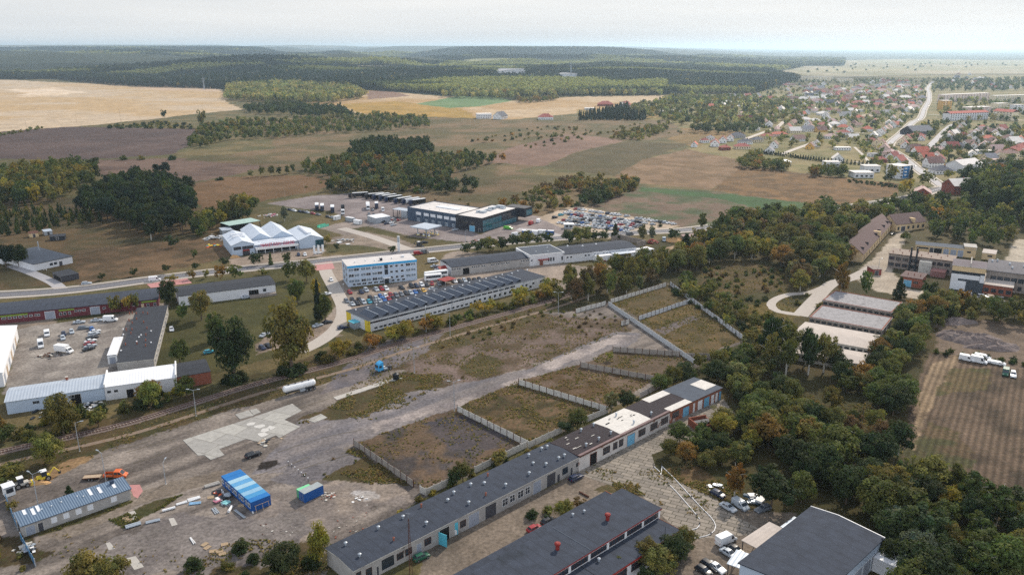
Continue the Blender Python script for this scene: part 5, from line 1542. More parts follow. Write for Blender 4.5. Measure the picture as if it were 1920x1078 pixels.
b=MB();b.box(ul*0.48,-1.4,2.75,ul*0.76,-0.05,3.3,M_REDTRIM);b.build('porch_roof',mk.root)
for u in np.linspace(ur+11,mk.L-1.5,5):mk.win('f',u,0.3,3.4,3.9,'teal')
b=MB();xm=(ur+mk.L)/2;b.hexa(((xm-1.6,4,7.45),(xm+1.6,4,7.45),(xm+1.6,24,7.45),(xm-1.6,24,7.45),(xm-0.9,4,8.1),(xm+0.9,4,8.1),(xm+0.9,24,8.1),(xm-0.9,24,8.1)),M_SHEETWHITE);b.build('roof_light',mk.root)
for yy in(12,18):b=MB();b.hexa(((ul/2-3.6,yy,7.0),(ul/2+3.6,yy,7.0),(ul/2+3.6,yy+1.6,7.0),(ul/2-3.6,yy+1.6,7.0),(ul/2-3.2,yy,8.55),(ul/2+3.2,yy,8.55),(ul/2+3.2,yy+1.6,8.55),(ul/2-3.2,yy+1.6,8.55)),M_SHEETWHITE);b.build('roof_light',mk.root)
sh=Bld('open_timber_store','open store shed with pale green roof behind the market',(430,423.5),(488.5,414),(424,416),5.0,'shed')
b=MB();b.box(0,0,4.9,sh.L,sh.W,5.1,mat('pale_green_sheet',C8(160,186,178),0.6,stripe=('X',0.9,0.05)));b.build('roof',sh.root)
for u in np.linspace(0.4,sh.L-0.4,5):
 for v in(0.3,sh.W-0.3):b=MB();b.box(u-0.15,v-0.15,-0.1,u+0.15,v+0.15,4.9,M_DARK);b.build('post',sh.root)
b=MB();b.box(0.3,sh.W-0.12,0,sh.L-0.3,sh.W-0.05,4.8,M_DARK);b.build('back_wall',sh.root)
s2=Bld('grey_shed','small pale flat shed left of the market gables',(417,433),(435.5,431),None,3.6,'shed',W=9)
s2.walls(3.6,M_GALV);s2.roof(3.6,M_SHEETGREY,over=0.3,t=0.15);s2.door('f',s2.L/2,s2.L*0.5,2.6,M_DOORDARK)
#office block
oh=zof((653.9,538.5),500.6)
ob=Bld('office_block','blue grey four storey office block with bright blue roof edge',(651,500.6),(781,487.8),(642.3,487.8),oh)
print('office h',oh)
ob.walls(oh,M_GREYBLUE)
b=MB();b.box(-0.1,-0.1,oh+0.003,ob.L+0.1,ob.W+0.1,oh+0.3,M_ROOFPALE);b.build('roof',ob.root)
M_SKYBLUE=mat('sky_blue_edge',C8(54,160,212),0.5,0.04)
b=MB();b.box(-0.14,-0.16,oh-0.75,ob.L+0.14,-0.03,oh+0.32,M_SKYBLUE);b.box(ob.L+0.002,-0.03,oh-0.6,ob.L+0.14,ob.W+0.1,oh+0.32,M_GREYBLUE);b.build('blue_edge',ob.root)
fl=oh/3.62
def ou(px):return ob.ux(px,oh*0.6)
for r_ in range(3):
 z=oh-(r_+1)*fl+0.3
 for a,b_ in((653.5,674),(676.5,695.5),(697.5,717)):
  u0,u1=ou(a),ou(b_)
  for k in range(2):ob.win('f',u0+(u1-u0)*(0.25+0.5*k),z,(u1-u0)*0.48,fl*0.52,'pale' if(r_+k+int(a))%3 else 'white')
 for a,b_ in((731,736.5),(741,746.5),(751,757)):u0,u1=ou(a),ou(b_);ob.win('f',(u0+u1)/2,z+0.1,u1-u0,fl*0.42,'white')
 u0,u1=ou(760.5),ou(779.5)
 for k in range(2):ob.win('f',u0+(u1-u0)*(0.25+0.5*k),z,(u1-u0)*0.48,fl*0.52,'pale' if k+r_ else 'white')
 ob.win('l',ob.W*0.25,z,1.8,fl*0.5,'dark');ob.win('l',ob.W*0.7,z,1.8,fl*0.5,'dark')
for a,b_ in((660,666),(668,676),(678,686),(689,697),(700,708),(711,719),(733,739),(743,749),(753,759)):u0,u1=ou(a),ou(b_);ob.win('f',(u0+u1)/2,0.5,u1-u0,1.1,'white')
u0,u1=ou(721),ou(727.5)
for z in(oh-2.2*fl+0.4,oh-1.15*fl+0.4):ob.win('f',(u0+u1)/2,z,u1-u0,fl*0.95,'dark')
ob.door('f',(u0+u1)/2,2.2,2.6,M_GLASS,name='entrance',frame=M_GALV)
b=MB();b.box(u0-1,-2.2,2.9,u1+1,-0.05,3.1,M_PAINTWHITE);b.box(u0-0.8,-2.0,0,u0-0.6,-1.8,2.9,M_GALV);b.box(u1+0.6,-2.0,0,u1+0.8,-1.8,2.9,M_GALV);b.build('porch',ob.root)
for u,v in((0.14,0.4),(0.3,0.5),(0.42,0.35),(0.52,0.6),(0.68,0.45),(0.86,0.5)):vent(ob,ob.L*u,ob.W*v,oh+0.3,'pipe',0.8)
b=MB();b.box(ob.L*0.5,ob.W*0.3,oh+0.3,ob.L*0.53,ob.W*0.42,oh+1.4,M_DARK);b.box(ob.L*0.84,ob.W*0.5,oh+0.3,ob.L*0.87,ob.W*0.62,oh+1.2,M_PAINTWHITE);b.build('plant_box',ob.root)
#white hall with sawtooth rooflights
sh_=zof((691.7,622.6),602.2);print('saw h',sh_)
hh=sh_
sw=Bld('sawtooth_hall','long white hall with dark sawtooth rooflights and yellow corners',(690.4,602.2),(1022,518.7),(649,583.2),hh)
sw.walls(hh,M_WHITE);sw.roof(hh,M_ROOFFELT,over=0.15,t=0.25,edge=M_GALV)
M_SKYDARK=mat('dirty_rooflight_glass',C8(46,56,72),0.3,0.2,0.8)
skl=[]
n=17;u_first,u_last=sw.ux(703,hh),sw.ux(972,hh)
skm=None
for i in range(n):
 u=u_first+(u_last-u_first)*i/(n-1)-1.0
 y0,y1=sw.W*0.06,sw.W*0.62
 if skm is None:
  b=MB();k=0.0;z=0.0
  b.v+=[(0,y0,0),(0,y1,0),(3.2,y1,1.15),(3.2,y0,1.15),(3.6,y0,0),(3.6,y1,0)]
  b.f+=[(0,3,2,1),(3,4,5,2),(0,4,3),(1,2,5)];b.m+=[b.mi(M_SKYDARK),b.mi(M_ROOFFELT),b.mi(M_DARK),b.mi(M_DARK)]
  b.box(3.15,y0-0.05,1.10,3.33,y1+0.05,1.24,M_SHEETGREY)
  skm=b.mesh('rooflight')
 link('rooflight',skm,sw.root,(u,0,hh+0.26))
for i in range(20):
 u=u_first+(u_last+18-u_first)*i/19
 vent(sw,u,sw.W*(0.78 if i%2 else 0.86),hh+0.25,'white',0.8)
nb=26
for i in range(nb):
 u=sw.ux(692+(968-692)*(i+0.35)/nb,hh-0.8);sw.win('f',u,hh-1.35,2.9,0.75,('dark','rust','dark','grey')[i%4])
for i in range(11):u=sw.ux(705+i*17,1.0);sw.win('f',u,0.7,1.5,0.7,'dark');sw.win('f',u+2.4,0.7,1.5,0.7,'dark')
for i in range(12):u=sw.ux(890+i*9.5,1.4);sw.win('f',u,0.8,1.6,1.4,'white')
for px_ in(979,987,1000,1014):sw.win('f',sw.ux(px_,3.0),hh-2.4,1.6,1.2,'white')
b=MB()
for i in range(1,7):u=sw.L*i/7;b.tube((u,-0.12,0),(u,-0.12,hh),0.1,M_GALV,n=6)
b.build('downpipes',sw.root)
M_YEL=mat('yellow_paint',C8(222,196,60),0.7,0.06,0.6)
b=MB();b.box(-0.04,-0.04,0,-0.003,sw.W*0.16,hh-0.1,M_YEL);b.box(-0.04,-0.04,0,0.9,-0.003,hh-0.1,M_YEL);b.box(-0.04,sw.W*0.78,0,-0.003,sw.W,hh-0.1,M_YEL);b.build('yellow_corner',sw.root)
b=MB();b.box(-3.2,sw.W*0.36,2.7,-0.01,sw.W*0.62,2.9,M_TEALPAINT);b.box(-2.8,sw.W*0.38,0,-0.01,sw.W*0.6,2.7,M_GALV);b.build('porch',sw.root)
b=MB();b.box(sw.ux(1018,1),-0.04,1.2,sw.L-1.5,-0.003,1.9,M_DARK);b.build('name_board',sw.root)
#the row of three joined stores above it
hh=4.4
m1=Bld('grey_patched_store','dark roofed store with patchy grey wall and open black gateway',(846,501.8),(992.5,484.2),(825,488.2),hh)
m1.walls(hh,M_GREYREN);m1.roof(hh,M_ROOFFELT,rise=1.3,fr=0.5,t=0.2)
b=MB();b.box(-0.03,0.05,-0.1,-0.003,m1.W-0.05,hh-0.05,M_WHITE);b.build('end_wall',m1.root)
for a in(849,853,858,862,886,890,894,898,904,908,922,926,931,935,941,945,950,954,978,982,987,990):m1.win('f',m1.ux(a,3.4),2.9,1.1,0.85,'white')
u0,u1=m1.ux(868,1.6),m1.ux(880,1.6);m1.door('f',(u0+u1)/2,u1-u0,3.3,M_VOID,name='gate')
b=MB();b.box(m1.L-0.3,-0.4,hh+0.25,m1.L+0.1,m1.W*1.0,hh+1.9,M_PAINTWHITE);b.build('fire_wall',m1.root)
hh=5.4
m2=Bld('white_flat_store','white store with flat pale roof and small red canopy',(993,480.8),(1058.4,474),None,hh,W=m1.W+3)
m2.walls(hh,M_WHITE);m2.roof(hh,M_ROOFBLUE,over=0.1,t=0.2,edge=M_PAINTWHITE);m2.parapet(hh+0.2,0.3,M_PAINTWHITE)
for a in(1029,1033,1038,1054):m2.win('f',m2.ux(a,2.5),1.6,0.9,2.0,'dark')
for a in(997,):m2.win('f',m2.ux(a,2.5),2.6,0.8,0.8,'dark')
b=MB();b.box(m2.ux(1008,3),-1.8,3.0,m2.ux(1028,3),-0.02,3.25,M_REDTRIM);b.build('canopy',m2.root);m2.door('f',m2.ux(1015,1.2),2,2.4,M_BRICK)
for u,v in((0.3,0.3),(0.6,0.2),(0.75,0.6)):vent(m2,m2.L*u,m2.W*v,hh+0.2,'pipe',0.8)
hh=4.6
m3=Bld('white_long_store','white store with long dark roof at the right end of the row',(1059,477.6),(1193,463.4),(1043,463.4),hh)
m3.walls(hh,M_WHITE,gable=(1.0,0.5));m3.roof(hh,M_ROOFFELT,rise=1.0,t=0.2)
for a in(1064,1071,1098,1104,1115,1121,1132,1138,1181,1187):m3.win('f',m3.ux(a,3),2.4,1.3,1.1,'white')
b=MB();b.box(m3.ux(1112,2),-4.5,-0.1,m3.ux(1150,2),-0.02,3.0,M_PAINTWHITE);b.build('annex',m3.root);b=MB();b.box(m3.ux(1142,2),-6,3.2,m3.ux(1174,2),-0.02,3.4,M_SHEETGREY);b.build('canopy',m3.root)
for u,v in((0.18,0.75),(0.35,0.55),(0.55,0.6)):vent(m3,m3.L*u,m3.W*v,hh+0.7,'white',1.2)
m4=Bld('unfinished_block_store','roofless grey block walls next to the long white store',(1194.5,464),(1211,460),None,0,W=20)
b=MB();t_=0.4
b.box(0,0,-0.2,m4.L,t_,3.0,M_CONCDARK);b.box(m4.L-t_,t_,-0.2,m4.L,m4.W,3.0,M_CONCDARK);b.box(0,m4.W-t_,-0.2,m4.L-t_,m4.W,3.0,M_CONCDARK);b.build('wall',m4.root)
m5=Bld('white_trailer_shed','low white roofed shed among trees right of the store row',(1184,474),(1226,467),None,3,'shed',W=6)
m5.walls(3,M_PAINTWHITE);m5.roof(3,M_SHEETWHITE,over=0.2,t=0.15);m5.door('f',m5.L*0.4,3,2.4,M_DOORGREY)
#dealer's hall, showroom and filling station
dh=8.4
d1=Bld('truck_workshop','slate blue truck workshop with pale flat roof and six bay doors',(763.8,389.3),(853.8,403.5),(811,377.8),dh)
d1.walls(dh,M_BLUECLAD);d1.roof(dh,M_ROOFPALE,over=0.05,t=0.15,edge=M_BLUECLAD);d1.parapet(dh+0.15,0.35,M_BLUECLAD)
for a in(785,799.5,812,824.5,837.5,850):
 u=d1.ux(a,3);d1.door('f',u,4.2,4.6,M_BLUECLAD,name='bay_door',frame=M_GALV);d1.win('f',u,4.7,4.4,1.9,'board');d1.win('f',u,0.4,2.2,2.2,'pale',out=0.05)
b=MB();b.box(d1.L*0.35,d1.W*0.45,dh+0.15,d1.L*0.8,d1.W*0.6,dh+0.8,M_SHEETWHITE);b.build('roof_light',d1.root)
for i in range(9):vent(d1,d1.L*(0.08+0.1*i),d1.W*(0.18 if i%2 else 0.7),dh+0.15,'pipe',0.7)
d2=Bld('black_showroom','black clad showroom with teal glass front and rooftop plant',(854.5,404.2),(904,411),(969,390.6),dh+0.3)
d2.walls(dh+0.3,M_BLACKCLAD);d2.roof(dh+0.3,M_ROOFPALE,over=0.05,t=0.15,edge=M_BLACKCLAD);d2.parapet(dh+0.45,0.4,M_BLACKCLAD)
n=11
for i in range(n):
 v=d2.W*(i+0.5)/n*0.94+0.5
 d2.win('r',v,0.3,d2.W/n*0.93,3.2,'teal');d2.win('r',v,3.7,d2.W/n*0.93,3.9,'teal' if i<6 else 'dark')
for u in(0.36,0.66,0.84):d2.win('f',d2.L*u,4.4,4.0,2.2,'dark')
d2.door('f',d2.L*0.62,4.0,3.6,M_DOORBLUE,name='bay_door');d2.door('f',d2.L*0.9,1.8,2.4,M_GLASS)
b=MB();b.box(d2.L*0.5,d2.W-0.2,3.2,d2.L+5.5,d2.W+9,dh+0.8,M_BLACKCLAD);b.build('upper_storey',d2.root)
b=MB();b.box(d2.L+5.502,d2.W+1.5,4.2,d2.L+5.56,d2.W+8.5,7.8,M_GLASSTEAL);b.build('picture_window',d2.root)
rs=random.Random(4);b=MB()
for i in range(16):u,v=d2.L*rs.uniform(0.25,0.6),d2.W*rs.uniform(0.3,0.9);b.box(u,v,dh+0.46,u+rs.uniform(1,3.5),v+rs.uniform(1,3),dh+rs.uniform(1.1,2.2),M_GALV)
b.build('roof_plant',d2.root)
fc=Bld('filling_station_canopy','flat pale blue canopy over the fuel pumps',(768.5,424.5),(802,430),(797.6,417.7),5.4,'canopy')
b=MB();b.box(0,0,4.8,fc.L,fc.W,5.4,M_SHEETGREY);b.build('roof',fc.root)
for u in(0.25,0.75):
 for v in(0.22,0.78):b=MB();b.box(fc.L*u-0.25,fc.W*v-0.25,-0.1,fc.L*u+0.25,fc.W*v+0.25,4.8,M_GALV);b.build('column',fc.root)
for u in(0.2,0.5,0.8):
 for v in(0.22,0.78):
  q=fc.at(fc.L*u+1.2,fc.W*v);e=empty('fuel_pump',(q.x,q.y,0),fc.rz,'white and yellow fuel pump under the filling station canopy','fuel pump','pumps under the canopy')
  b=MB();b.box(-0.5,-0.35,0,0.5,0.35,1.7,M_PAINTWHITE);b.build('cabinet',e);b=MB();b.box(-1.2,-0.7,0,1.2,0.7,0.16,M_YEL);b.build('plinth',e);b=MB();b.box(-0.3,-0.37,1.0,0.3,-0.352,1.5,M_GLASS);b.build('display',e)
s3=Bld('white_tent_hall','low white storage box in the middle of the truck park',(704,409.5),(732,405.5),(713,401),3.6,'hut')
s3.walls(3.6,M_GALV);s3.roof(3.6,M_SHEETWHITE,over=0.1,t=0.1);s3.door('f',s3.L/2,2.5,2.5,M_DOORGREY)
s4=Bld('wash_hall','grey open wash bay against the left end of the truck workshop',(735,392),(763,396),(728,386),5.0,'shed')
b=MB();b.box(0,0,4.8,s4.L,s4.W,5.0,M_SHEETGREY);b.build('roof',s4.root);b=MB();b.box(s4.L*0.6,0.1,-0.1,s4.L-0.1,s4.W-0.1,4.8,M_GALV);b.build('wall',s4.root)
for u,v in((0.05,0.05),(0.05,0.95),(0.35,0.05),(0.35,0.95)):b=MB();b.box(s4.L*u-0.15,s4.W*v-0.15,-0.1,s4.L*u+0.15,s4.W*v+0.15,4.8,M_DARK);b.build('post',s4.root)
#old barracks and factory on the right
hh=4.4
t1=Bld('tiled_barrack','long tan barrack with brown tiled roof, dormers and stepped gables',(1618.4,477.8),(1672.6,418.5),None,hh,W=13)
M_TILES=mat('brown_tiles',C8(98,80,78),0.9,0.18,0.9,col2=C8(84,68,68),spots=0.0,spot_scale=0.2)
t1.walls(hh,M_CREAM,gable=(5.0,0.5));t1.roof(hh,M_TILES,rise=5.2,fr=0.5,over=0.3,t=0.2)
for i in range(12):t1.win('f',t1.L*(i+0.5)/12,1.0,1.6,2.2,'rust' if i%2 else 'dark')
for f_ in(0.08,0.22,0.5,0.62,0.78,0.92):
 b=MB();u=t1.L*f_;b.box(u-1.1,1.2,hh+0.8,u+1.1,3.4,hh+2.6,M_DARK);b.box(u-1.3,1.0,hh+2.601,u+1.3,5.2,hh+2.8,M_TILES);b.build('dormer',t1.root)
b=MB();b.box(t1.L*0.52,-0.3,hh,t1.L*0.54,6.6,hh+3.2,M_CREAM);b.build('fire_wall',t1.root)
t2=Bld('tiled_barrack','second brown tiled barrack half hidden behind round trees',(1681,422),(1736,416),None,hh,W=13)
t2.walls(hh,M_CREAM,gable=(5.0,0.5));t2.roof(hh,M_TILES,rise=5.2,fr=0.5,over=0.3,t=0.2)
for i in range(6):t2.win('f',t2.L*(i+0.5)/6,1.0,1.6,2.0,'dark')
t2.door('f',6,3.4,3.0,M_DOORDARK,name='gate',frame=M_PAINTWHITE)
for v in(4,9):t2.win('l',v,hh-0.3,0.9,1.4,'dark')
b=MB();b.box(t2.L*0.55,-0.2,hh+0.2,t2.L*0.62,3.5,hh+3.0,M_CREAM);b.build('dormer',t2.root)
hh=4.6
t3=Bld('cream_garage','cream flat roofed garage with grey folding doors under the round trees',(1717.7,458.6),(1830.6,469),(1722,453.5),hh)
t3.walls(hh,M_CREAM);t3.roof(hh,M_ROOFBLUE,over=0.3,t=0.3,edge=M_CONC)
for a,b_,m_ in((1742.5,1750,M_DOORDARK),(1750.5,1766,M_VOID),(1768.5,1779,M_DOORGREY),(1782,1793,M_DOORGREY),(1795.5,1806,M_DOORGREY)):u0,u1=t3.ux(a,2),t3.ux(b_,2);t3.door('f',(u0+u1)/2,u1-u0-0.2,3.6,m_,name='gate')
for a in(1722,1727,1733,1738,1817):t3.win('f',t3.ux(a,3.4),2.6,1.8,0.9,'dark')
b=MB();b.box(t3.ux(1808,4),-0.5,hh+0.31,t3.L,t3.W,hh+1.3,M_CREAM);b.build('wall',t3.root);b=MB();b.box(t3.ux(1807,4),-0.8,hh+1.302,t3.L+0.3,t3.W+0.3,hh+1.55,M_CONCPALE);b.build('roof',t3.root)
t4=Bld('cream_hut','small cream hut with ribbed roof right of the cream garage',(1842,474),(1867,477),None,3.6,'hut',W=8)
t4.walls(3.6,M_CREAM);t4.roof(3.6,M_ETERNIT,rise=0.5,fr=1,over=0.2,t=0.15);t4.win('f',t4.L*0.6,1.8,2.2,0.9,'dark')
hh=7.4
f1=Bld('derelict_factory','derelict two storey factory with broken windows and mossy flat roof',(1667,475.5),(1788,490.9),(1673.7,466),hh)
f1.walls(hh,M_CONCDARK);f1.roof(hh,mat('mossy_roof',C8(146,132,122),0.95,0.2,1.2,col2=C8(110,100,90),spots=0.05,spot_scale=0.4),over=0.3,t=0.3,edge=M_RUST)
for i in range(9):
 for z in(1.2,4.4):f1.win('f',f1.L*(i+0.5)/9.3,z,f1.L/9.3*0.8,1.7,'rust' if i%3 else 'dark')
b=MB();b.box(f1.L*0.5,-3.0,-0.1,f1.L*0.69,-0.01,6.2,M_CONC);b.build('blank_annex',f1.root)
b=MB()
for u in(0.35,0.44):b.tube((f1.L*u,-1.0,0),(f1.L*u,-1.0,hh+5.0),0.45,M_DARK,n=10)
b.build('flues',f1.root)
b=MB();b.box(f1.L*0.7,-6.5,-0.1,f1.L*0.92,-0.02,3.0,mat('pink_render',C8(150,108,104),0.9,0.12,0.6));b.build('annex',f1.root)
for i in range(12):vent(f1,f1.L*(0.05+0.075*i),f1.W*(0.2+0.5*(i%2)),hh+0.3,'rust',0.9)
th=zof((1783,544),499);print('tall',th)
th=min(th,13.5)
f2=Bld('tall_factory_block','tall factory block with pale band, white lattice gate and curved roof',(1786.6,497.5),(1849,504.8),(1789.6,485.7),th)
f2.walls(th,mat('dark_glazed_wall',C8(66,72,80),0.6,0.25,0.6));f2.roof(th,mat('grey_tar_roof',C8(112,104,108),0.9,0.12,0.5),rise=1.0,fr=0.6,over=0.3,t=0.25,edge=M_CONC)
b=MB();b.box(0.01,-0.06,th*0.80,f2.L-0.01,-0.003,th-0.05,M_CREAM);b.box(0.01,-0.08,th*0.50,f2.L*0.86,-0.003,th*0.68,M_WHITE);b.box(0.01,-0.08,th*0.36,3,-0.003,th*0.499,M_WHITE);b.box(f2.L*0.87,-0.08,th*0.42,f2.L,-0.003,th*0.72,M_WHITE);b.build('pale_band',f2.root)
f2.win('f',f2.L*0.24,0.4,6.4,4.4,'board');f2.wins('f',[f2.L*(0.1+0.16*i)for i in range(6)],th*0.69,2.8,1.2,'dark')
b=MB();b.box(f2.L*0.52,0,th+0.4,f2.L*0.55,f2.W,th+2.0,M_CONCPALE);b.build('fire_wall',f2.root)
f3=Bld('grey_factory_wing','long factory wing with speckled grey felt roof at the right edge',(1851,507),(1990,524),(1801,480),9.0)
f3.walls(9.0,M_CONCDARK);f3.roof(9.0,mat('speckled_dark_roof',C8(104,102,106),0.95,0.25,1.2,col2=C8(150,148,148),spots=-0.04,spot_scale=0.8),rise=0.4,fr=0.4,over=0.3,t=0.3)
for i in range(10):f3.win('f',3+i*f3.L/10.5,4.6,f3.L/10.5*0.85,2.2,'dark');f3.win('f',3+i*f3.L/10.5,1.0,f3.L/10.5*0.6,2.0,'rust')
for u,v in((0.05,0.7),(0.12,0.8),(0.3,0.6),(0.34,0.3),(0.5,0.5)):vent(f3,f3.L*u,f3.W*v,9.4,'pipe',1.4)
hh=4.4
f4=Bld('brick_annex','low red brick annex with pale ribbed roof before the factory',(1843.8,532.6),(1899.5,540),(1849.7,516.5),hh)
f4.walls(hh,M_BRICK);f4.roof(hh,M_ETERNIT,rise=1.0,fr=1.0,over=0.3,t=0.2)
for i in range(4):f4.win('f',f4.L*(i+0.5)/4,1.0,2.0,1.8,'dark')
for u in(0.3,0.42,0.65):vent(f4,f4.L*u,f4.W*0.6,hh+0.8,'pipe',1.0)
f5=Bld('brick_hut','brown roofed brick hut with blue gate amid the factory yard',(1689,518),(1728,524),(1695,507.7),4.6)
f5.walls(4.6,M_BRICK);f5.roof(4.6,M_TILES,over=0.4,t=0.25);f5.door('f',f5.L*0.36,3.4,3.2,M_DOORBLUE,name='gate');f5.win('f',f5.L*0.75,2,2,1.2,'dark')
for u in(0.25,0.55,0.85):vent(f5,f5.L*u,f5.W*0.4,4.85,'rust',1.0)
f6=Bld('red_shed','little red shed with flat roof beside the gravel track',(1636,516),(1652,516),None,0,'shed',W=7)
f6.walls(3.0,mat('red_boards',C8(140,66,60),0.8,0.12,0.8));f6.roof(3.0,M_CONCDARK,over=0.3,t=0.2);f6.door('f',2,1.8,2.3,M_DOORDARK)
for i,(a,b_,c_,m_,lab)in enumerate((((1542.7,563),(1671.7,586.7),(1556.5,544),M_ROOFSLAG,'first low shed with speckled grey gravel roof and brick edges'),((1517.7,595),(1654,620),(1531.4,571.7),M_ROOFSLAG,'second speckled gravel roofed shed between its two neighbours'),((1488,628),(1631.6,655),(1500,602.5),M_ETERNIT,'third low shed with pale ribbed fibre roof'),((1480,660),(1618,684),(1488,640),M_ETERNIT,'fourth low pale roofed shed half hidden behind the poplars'))):
 q=Bld('long_shed',lab,a,b_,c_,2.8,'shed','row of long low sheds')
 q.walls(2.8,M_CONC if i>1 else M_CONCDARK);q.roof(2.8,m_,rise=0.5 if i>1 else 0.0,fr=0.5,over=0.25,t=0.2,edge=M_CONC)
 if i<2:q.parapet(3.0,0.16,M_BRICK,t=0.4)
 q.wins('f',[q.L*(k+0.5)/12 for k in range(12)],1.2,1.6,0.9,'dark')
 q.door('r',q.W/2,2.4,2.3,M_PAINTWHITE)
#fences
OLD=mat('dark_concrete_panel',C8(150,142,134),0.92,0.18,0.9,col2=C8(110,102,98),spots=0.03,spot_scale=0.5)
PALEB=mat('pale_concrete_panel',C8(190,192,194),0.92,0.14,0.9,col2=C8(150,150,152),spots=0.0,spot_scale=0.5)
fence((664,835),(775.5,913),'dark panel fence with rusty posts nearest the blue container',pm=OLD)
fence((788,923),(799,929),'short pale fence corner by the gap behind the garage row',pm=M_CONC,postm=M_CONC)
fence((799,929),(858,902),'pale fence with white posts behind the garage row, left stretch',pm=M_CONC,postm=M_CONC,gaps=(5,))
fence((890,887),(989,838),'pale fence with white posts behind the garage row, middle stretch',pm=M_CONC,postm=M_CONC)
fence((991,840),(1053,811),'fence stretch behind the darkest striped workshop roof',pm=M_CONC,postm=M_CONC)
fence((1098,792),(1139,774),'fence stretch between bushes behind the pale striped roof',pm=M_CONC,postm=M_CONC)
fence((1200,746),(1296,697),'fence stretch among trees behind the brick garages',pm=M_CONC,postm=M_CONC)
fence((857.5,771),(989,837),'long panel fence dividing the dark paved plot from the brown grass plot',pm=M_CONC)
fence((972.5,721),(1138,772),'longest inner panel fence, between the grass plot and the tan plot',pm=M_CONC)
fence((1088,688),(1226,714),'dark panel fence with tall white post tips',pm=OLD)
fence((1149,659),(1274,668),'dark panel fence ending at the diagonal pale fence',pm=OLD)
fence((1287,671),(1351,673),'dark fence stretch right of the diagonal pale fence',pm=OLD)
fence((1141,573),(1302,683),'diagonal bluish fence crossing the upper plots',pm=PALEB,postm=PALEB,ph=0.1)
fence((1144,569),(1249,537),'panel fence along the trees at the top of the upper plot',pm=M_CONC)
fence((1079,587),(1136,572),'short detached panel fence below the tall birches',pm=M_CONC)
fence((1197,601),(1294,568),'pale fence between the two upper plots',pm=PALEB)
fence((1256,535),(1392,637),'long pale fence along the right edge of the upper plots',pm=PALEB)
fence((1164,611),(1180,607),'tiny stray fence piece on the derelict yard',pm=M_CONC)
M_BLUEFENCE=mat('blue_fence_sheet',C8(52,110,150),0.6,0.1,0.8,stripe=('X',0.3,0.03))
fence((12,938),(34,995),'blue sheet fence running from the guard booth to the site building',h=1.8,pm=M_BLUEFENCE,postm=M_GALV,group='blue sheet fences')
fence((40,1012),(67,1062),'blue sheet fence ending beside the piled scrap',h=1.8,pm=M_BLUEFENCE,postm=M_GALV,group='blue sheet fences')
def rail_fence(a,b,label,h=1.5,m=None):
 A,B=Vector(P2(a)),Vector(P2(b));d=B-A;L=d.length
 e=empty('wire_fence',(A.x,A.y,0),math.atan2(d.y,d.x),label,'fence')
 m=m or M_GALV;n=max(2,int(L/3.0));pk=('rp',m.name,h)
 if pk not in CARS:q=MB();q.tube((0,0,-0.1),(0,0,h),0.06,m,n=6);CARS[pk]=q.mesh('post')
 for i in range(n+1):link('post',CARS[pk],e,(L*i/n,0,0))
 w=MB()
 for z in(0.4,0.8,1.2):w.box(0,-0.015,z*h/1.5,L,0.015,z*h/1.5+0.03,m)
 w.build('wires',e)
rail_fence((148,477),(222,463),'leaning wire fence in the grass right of the bungalow',1.6,M_TIMBER)
rail_fence((690,418),(722,431),'grey rail fence at the truck park ramp',2.0)
rail_fence((45,497),(88,508),'white picket fence before the bungalow',1.4,M_PAINTWHITE)
rail_fence((1290,440),(1440,412),'white guard rail along the main road at right',1.0,M_PAINTWHITE)
for i in range(7):
 t=i/6;g=G(541+37*t,873+31*t)
 e=empty('marker_post',g,0,'thin dark post with white head in the slanting row left of the green container','post','posts left of the green container')
 b=MB();b.tube((0,0,-0.1),(0.03,0,1.25),0.05,M_DARK,n=6);b.build('shaft',e);b=MB();b.box(-0.1,-0.08,1.25,0.16,0.08,1.5,M_PAINTWHITE);b.build('white_head',e)
#lamp posts
for i,(bx,by,tx,ty,arms,lab)in enumerate(((149.5,845.5,142,793,(20,),'single arm lamp post between railway and yard edge, left'),(368,779.6,362,731.5,(180,0),'lamp post with T head by the railway left of the tanker'),(199.6,908,189,849,(150,),'lamp post rising behind the blue roofed site building near the orange pickup'),(311,907,305,867,(90,),'lamp post by the pink paving right of the site building'),(72.6,952,64,889,(150,30),'twin arm lamp post next to the guard booth'),(777,699,776,653,(190,20),'twin arm lamp post right of the blue tractor unit'),(844,629,843,587,(200,),'lamp post at the railway below the sawtooth hall'),(852,770,853,716,(180,20),'lamp post at the tip of the dividing panel fence'),(1046.5,588,1046.5,549,(180,0),'T headed lamp post right of the sawtooth hall'),(644,550,643,535,(90,),'short white lamp in the office hedge corner'),(872.8,455,872.8,433,(0,),'white lamp mast before the black showroom'),(799,622,799.5,578,(90,),'thin lamp at the yellow gable of the sawtooth hall'),(790,372,790,357,(180,0),'lamp mast behind the truck park'),(1646,512,1646,486,(0,),'lamp post on the gravel lane before the derelict factory'),(590,505,588,492,(45,),'white globe lamp at the office entrance road'))):
 lamp((bx,by),(tx,ty),lab,arms,armlen=1.4 if by>560 else 0.8)
e=empty('lattice_mast',G(770,1076),0,'slim rusty lattice mast beside the dark green car','mast');hm=zof((770,1076),972)
b=MB()
for a in range(3):t=a*2.094;b.tube((0.45*math.cos(t),0.45*math.sin(t),-0.2),(0.12*math.cos(t),0.12*math.sin(t),hm),0.045,M_RUST,n=6)
for k in range(16):
 for a in range(3):
  r0=0.45-0.33*k/16;r1=0.45-0.33*(k+1)/16;t0,t1=a*2.094,(a+1)*2.094
  b.tube((r0*math.cos(t0),r0*math.sin(t0),hm*k/16),(r1*math.cos(t1),r1*math.sin(t1),hm*(k+1)/16),0.025,M_RUST,n=4,caps=False)
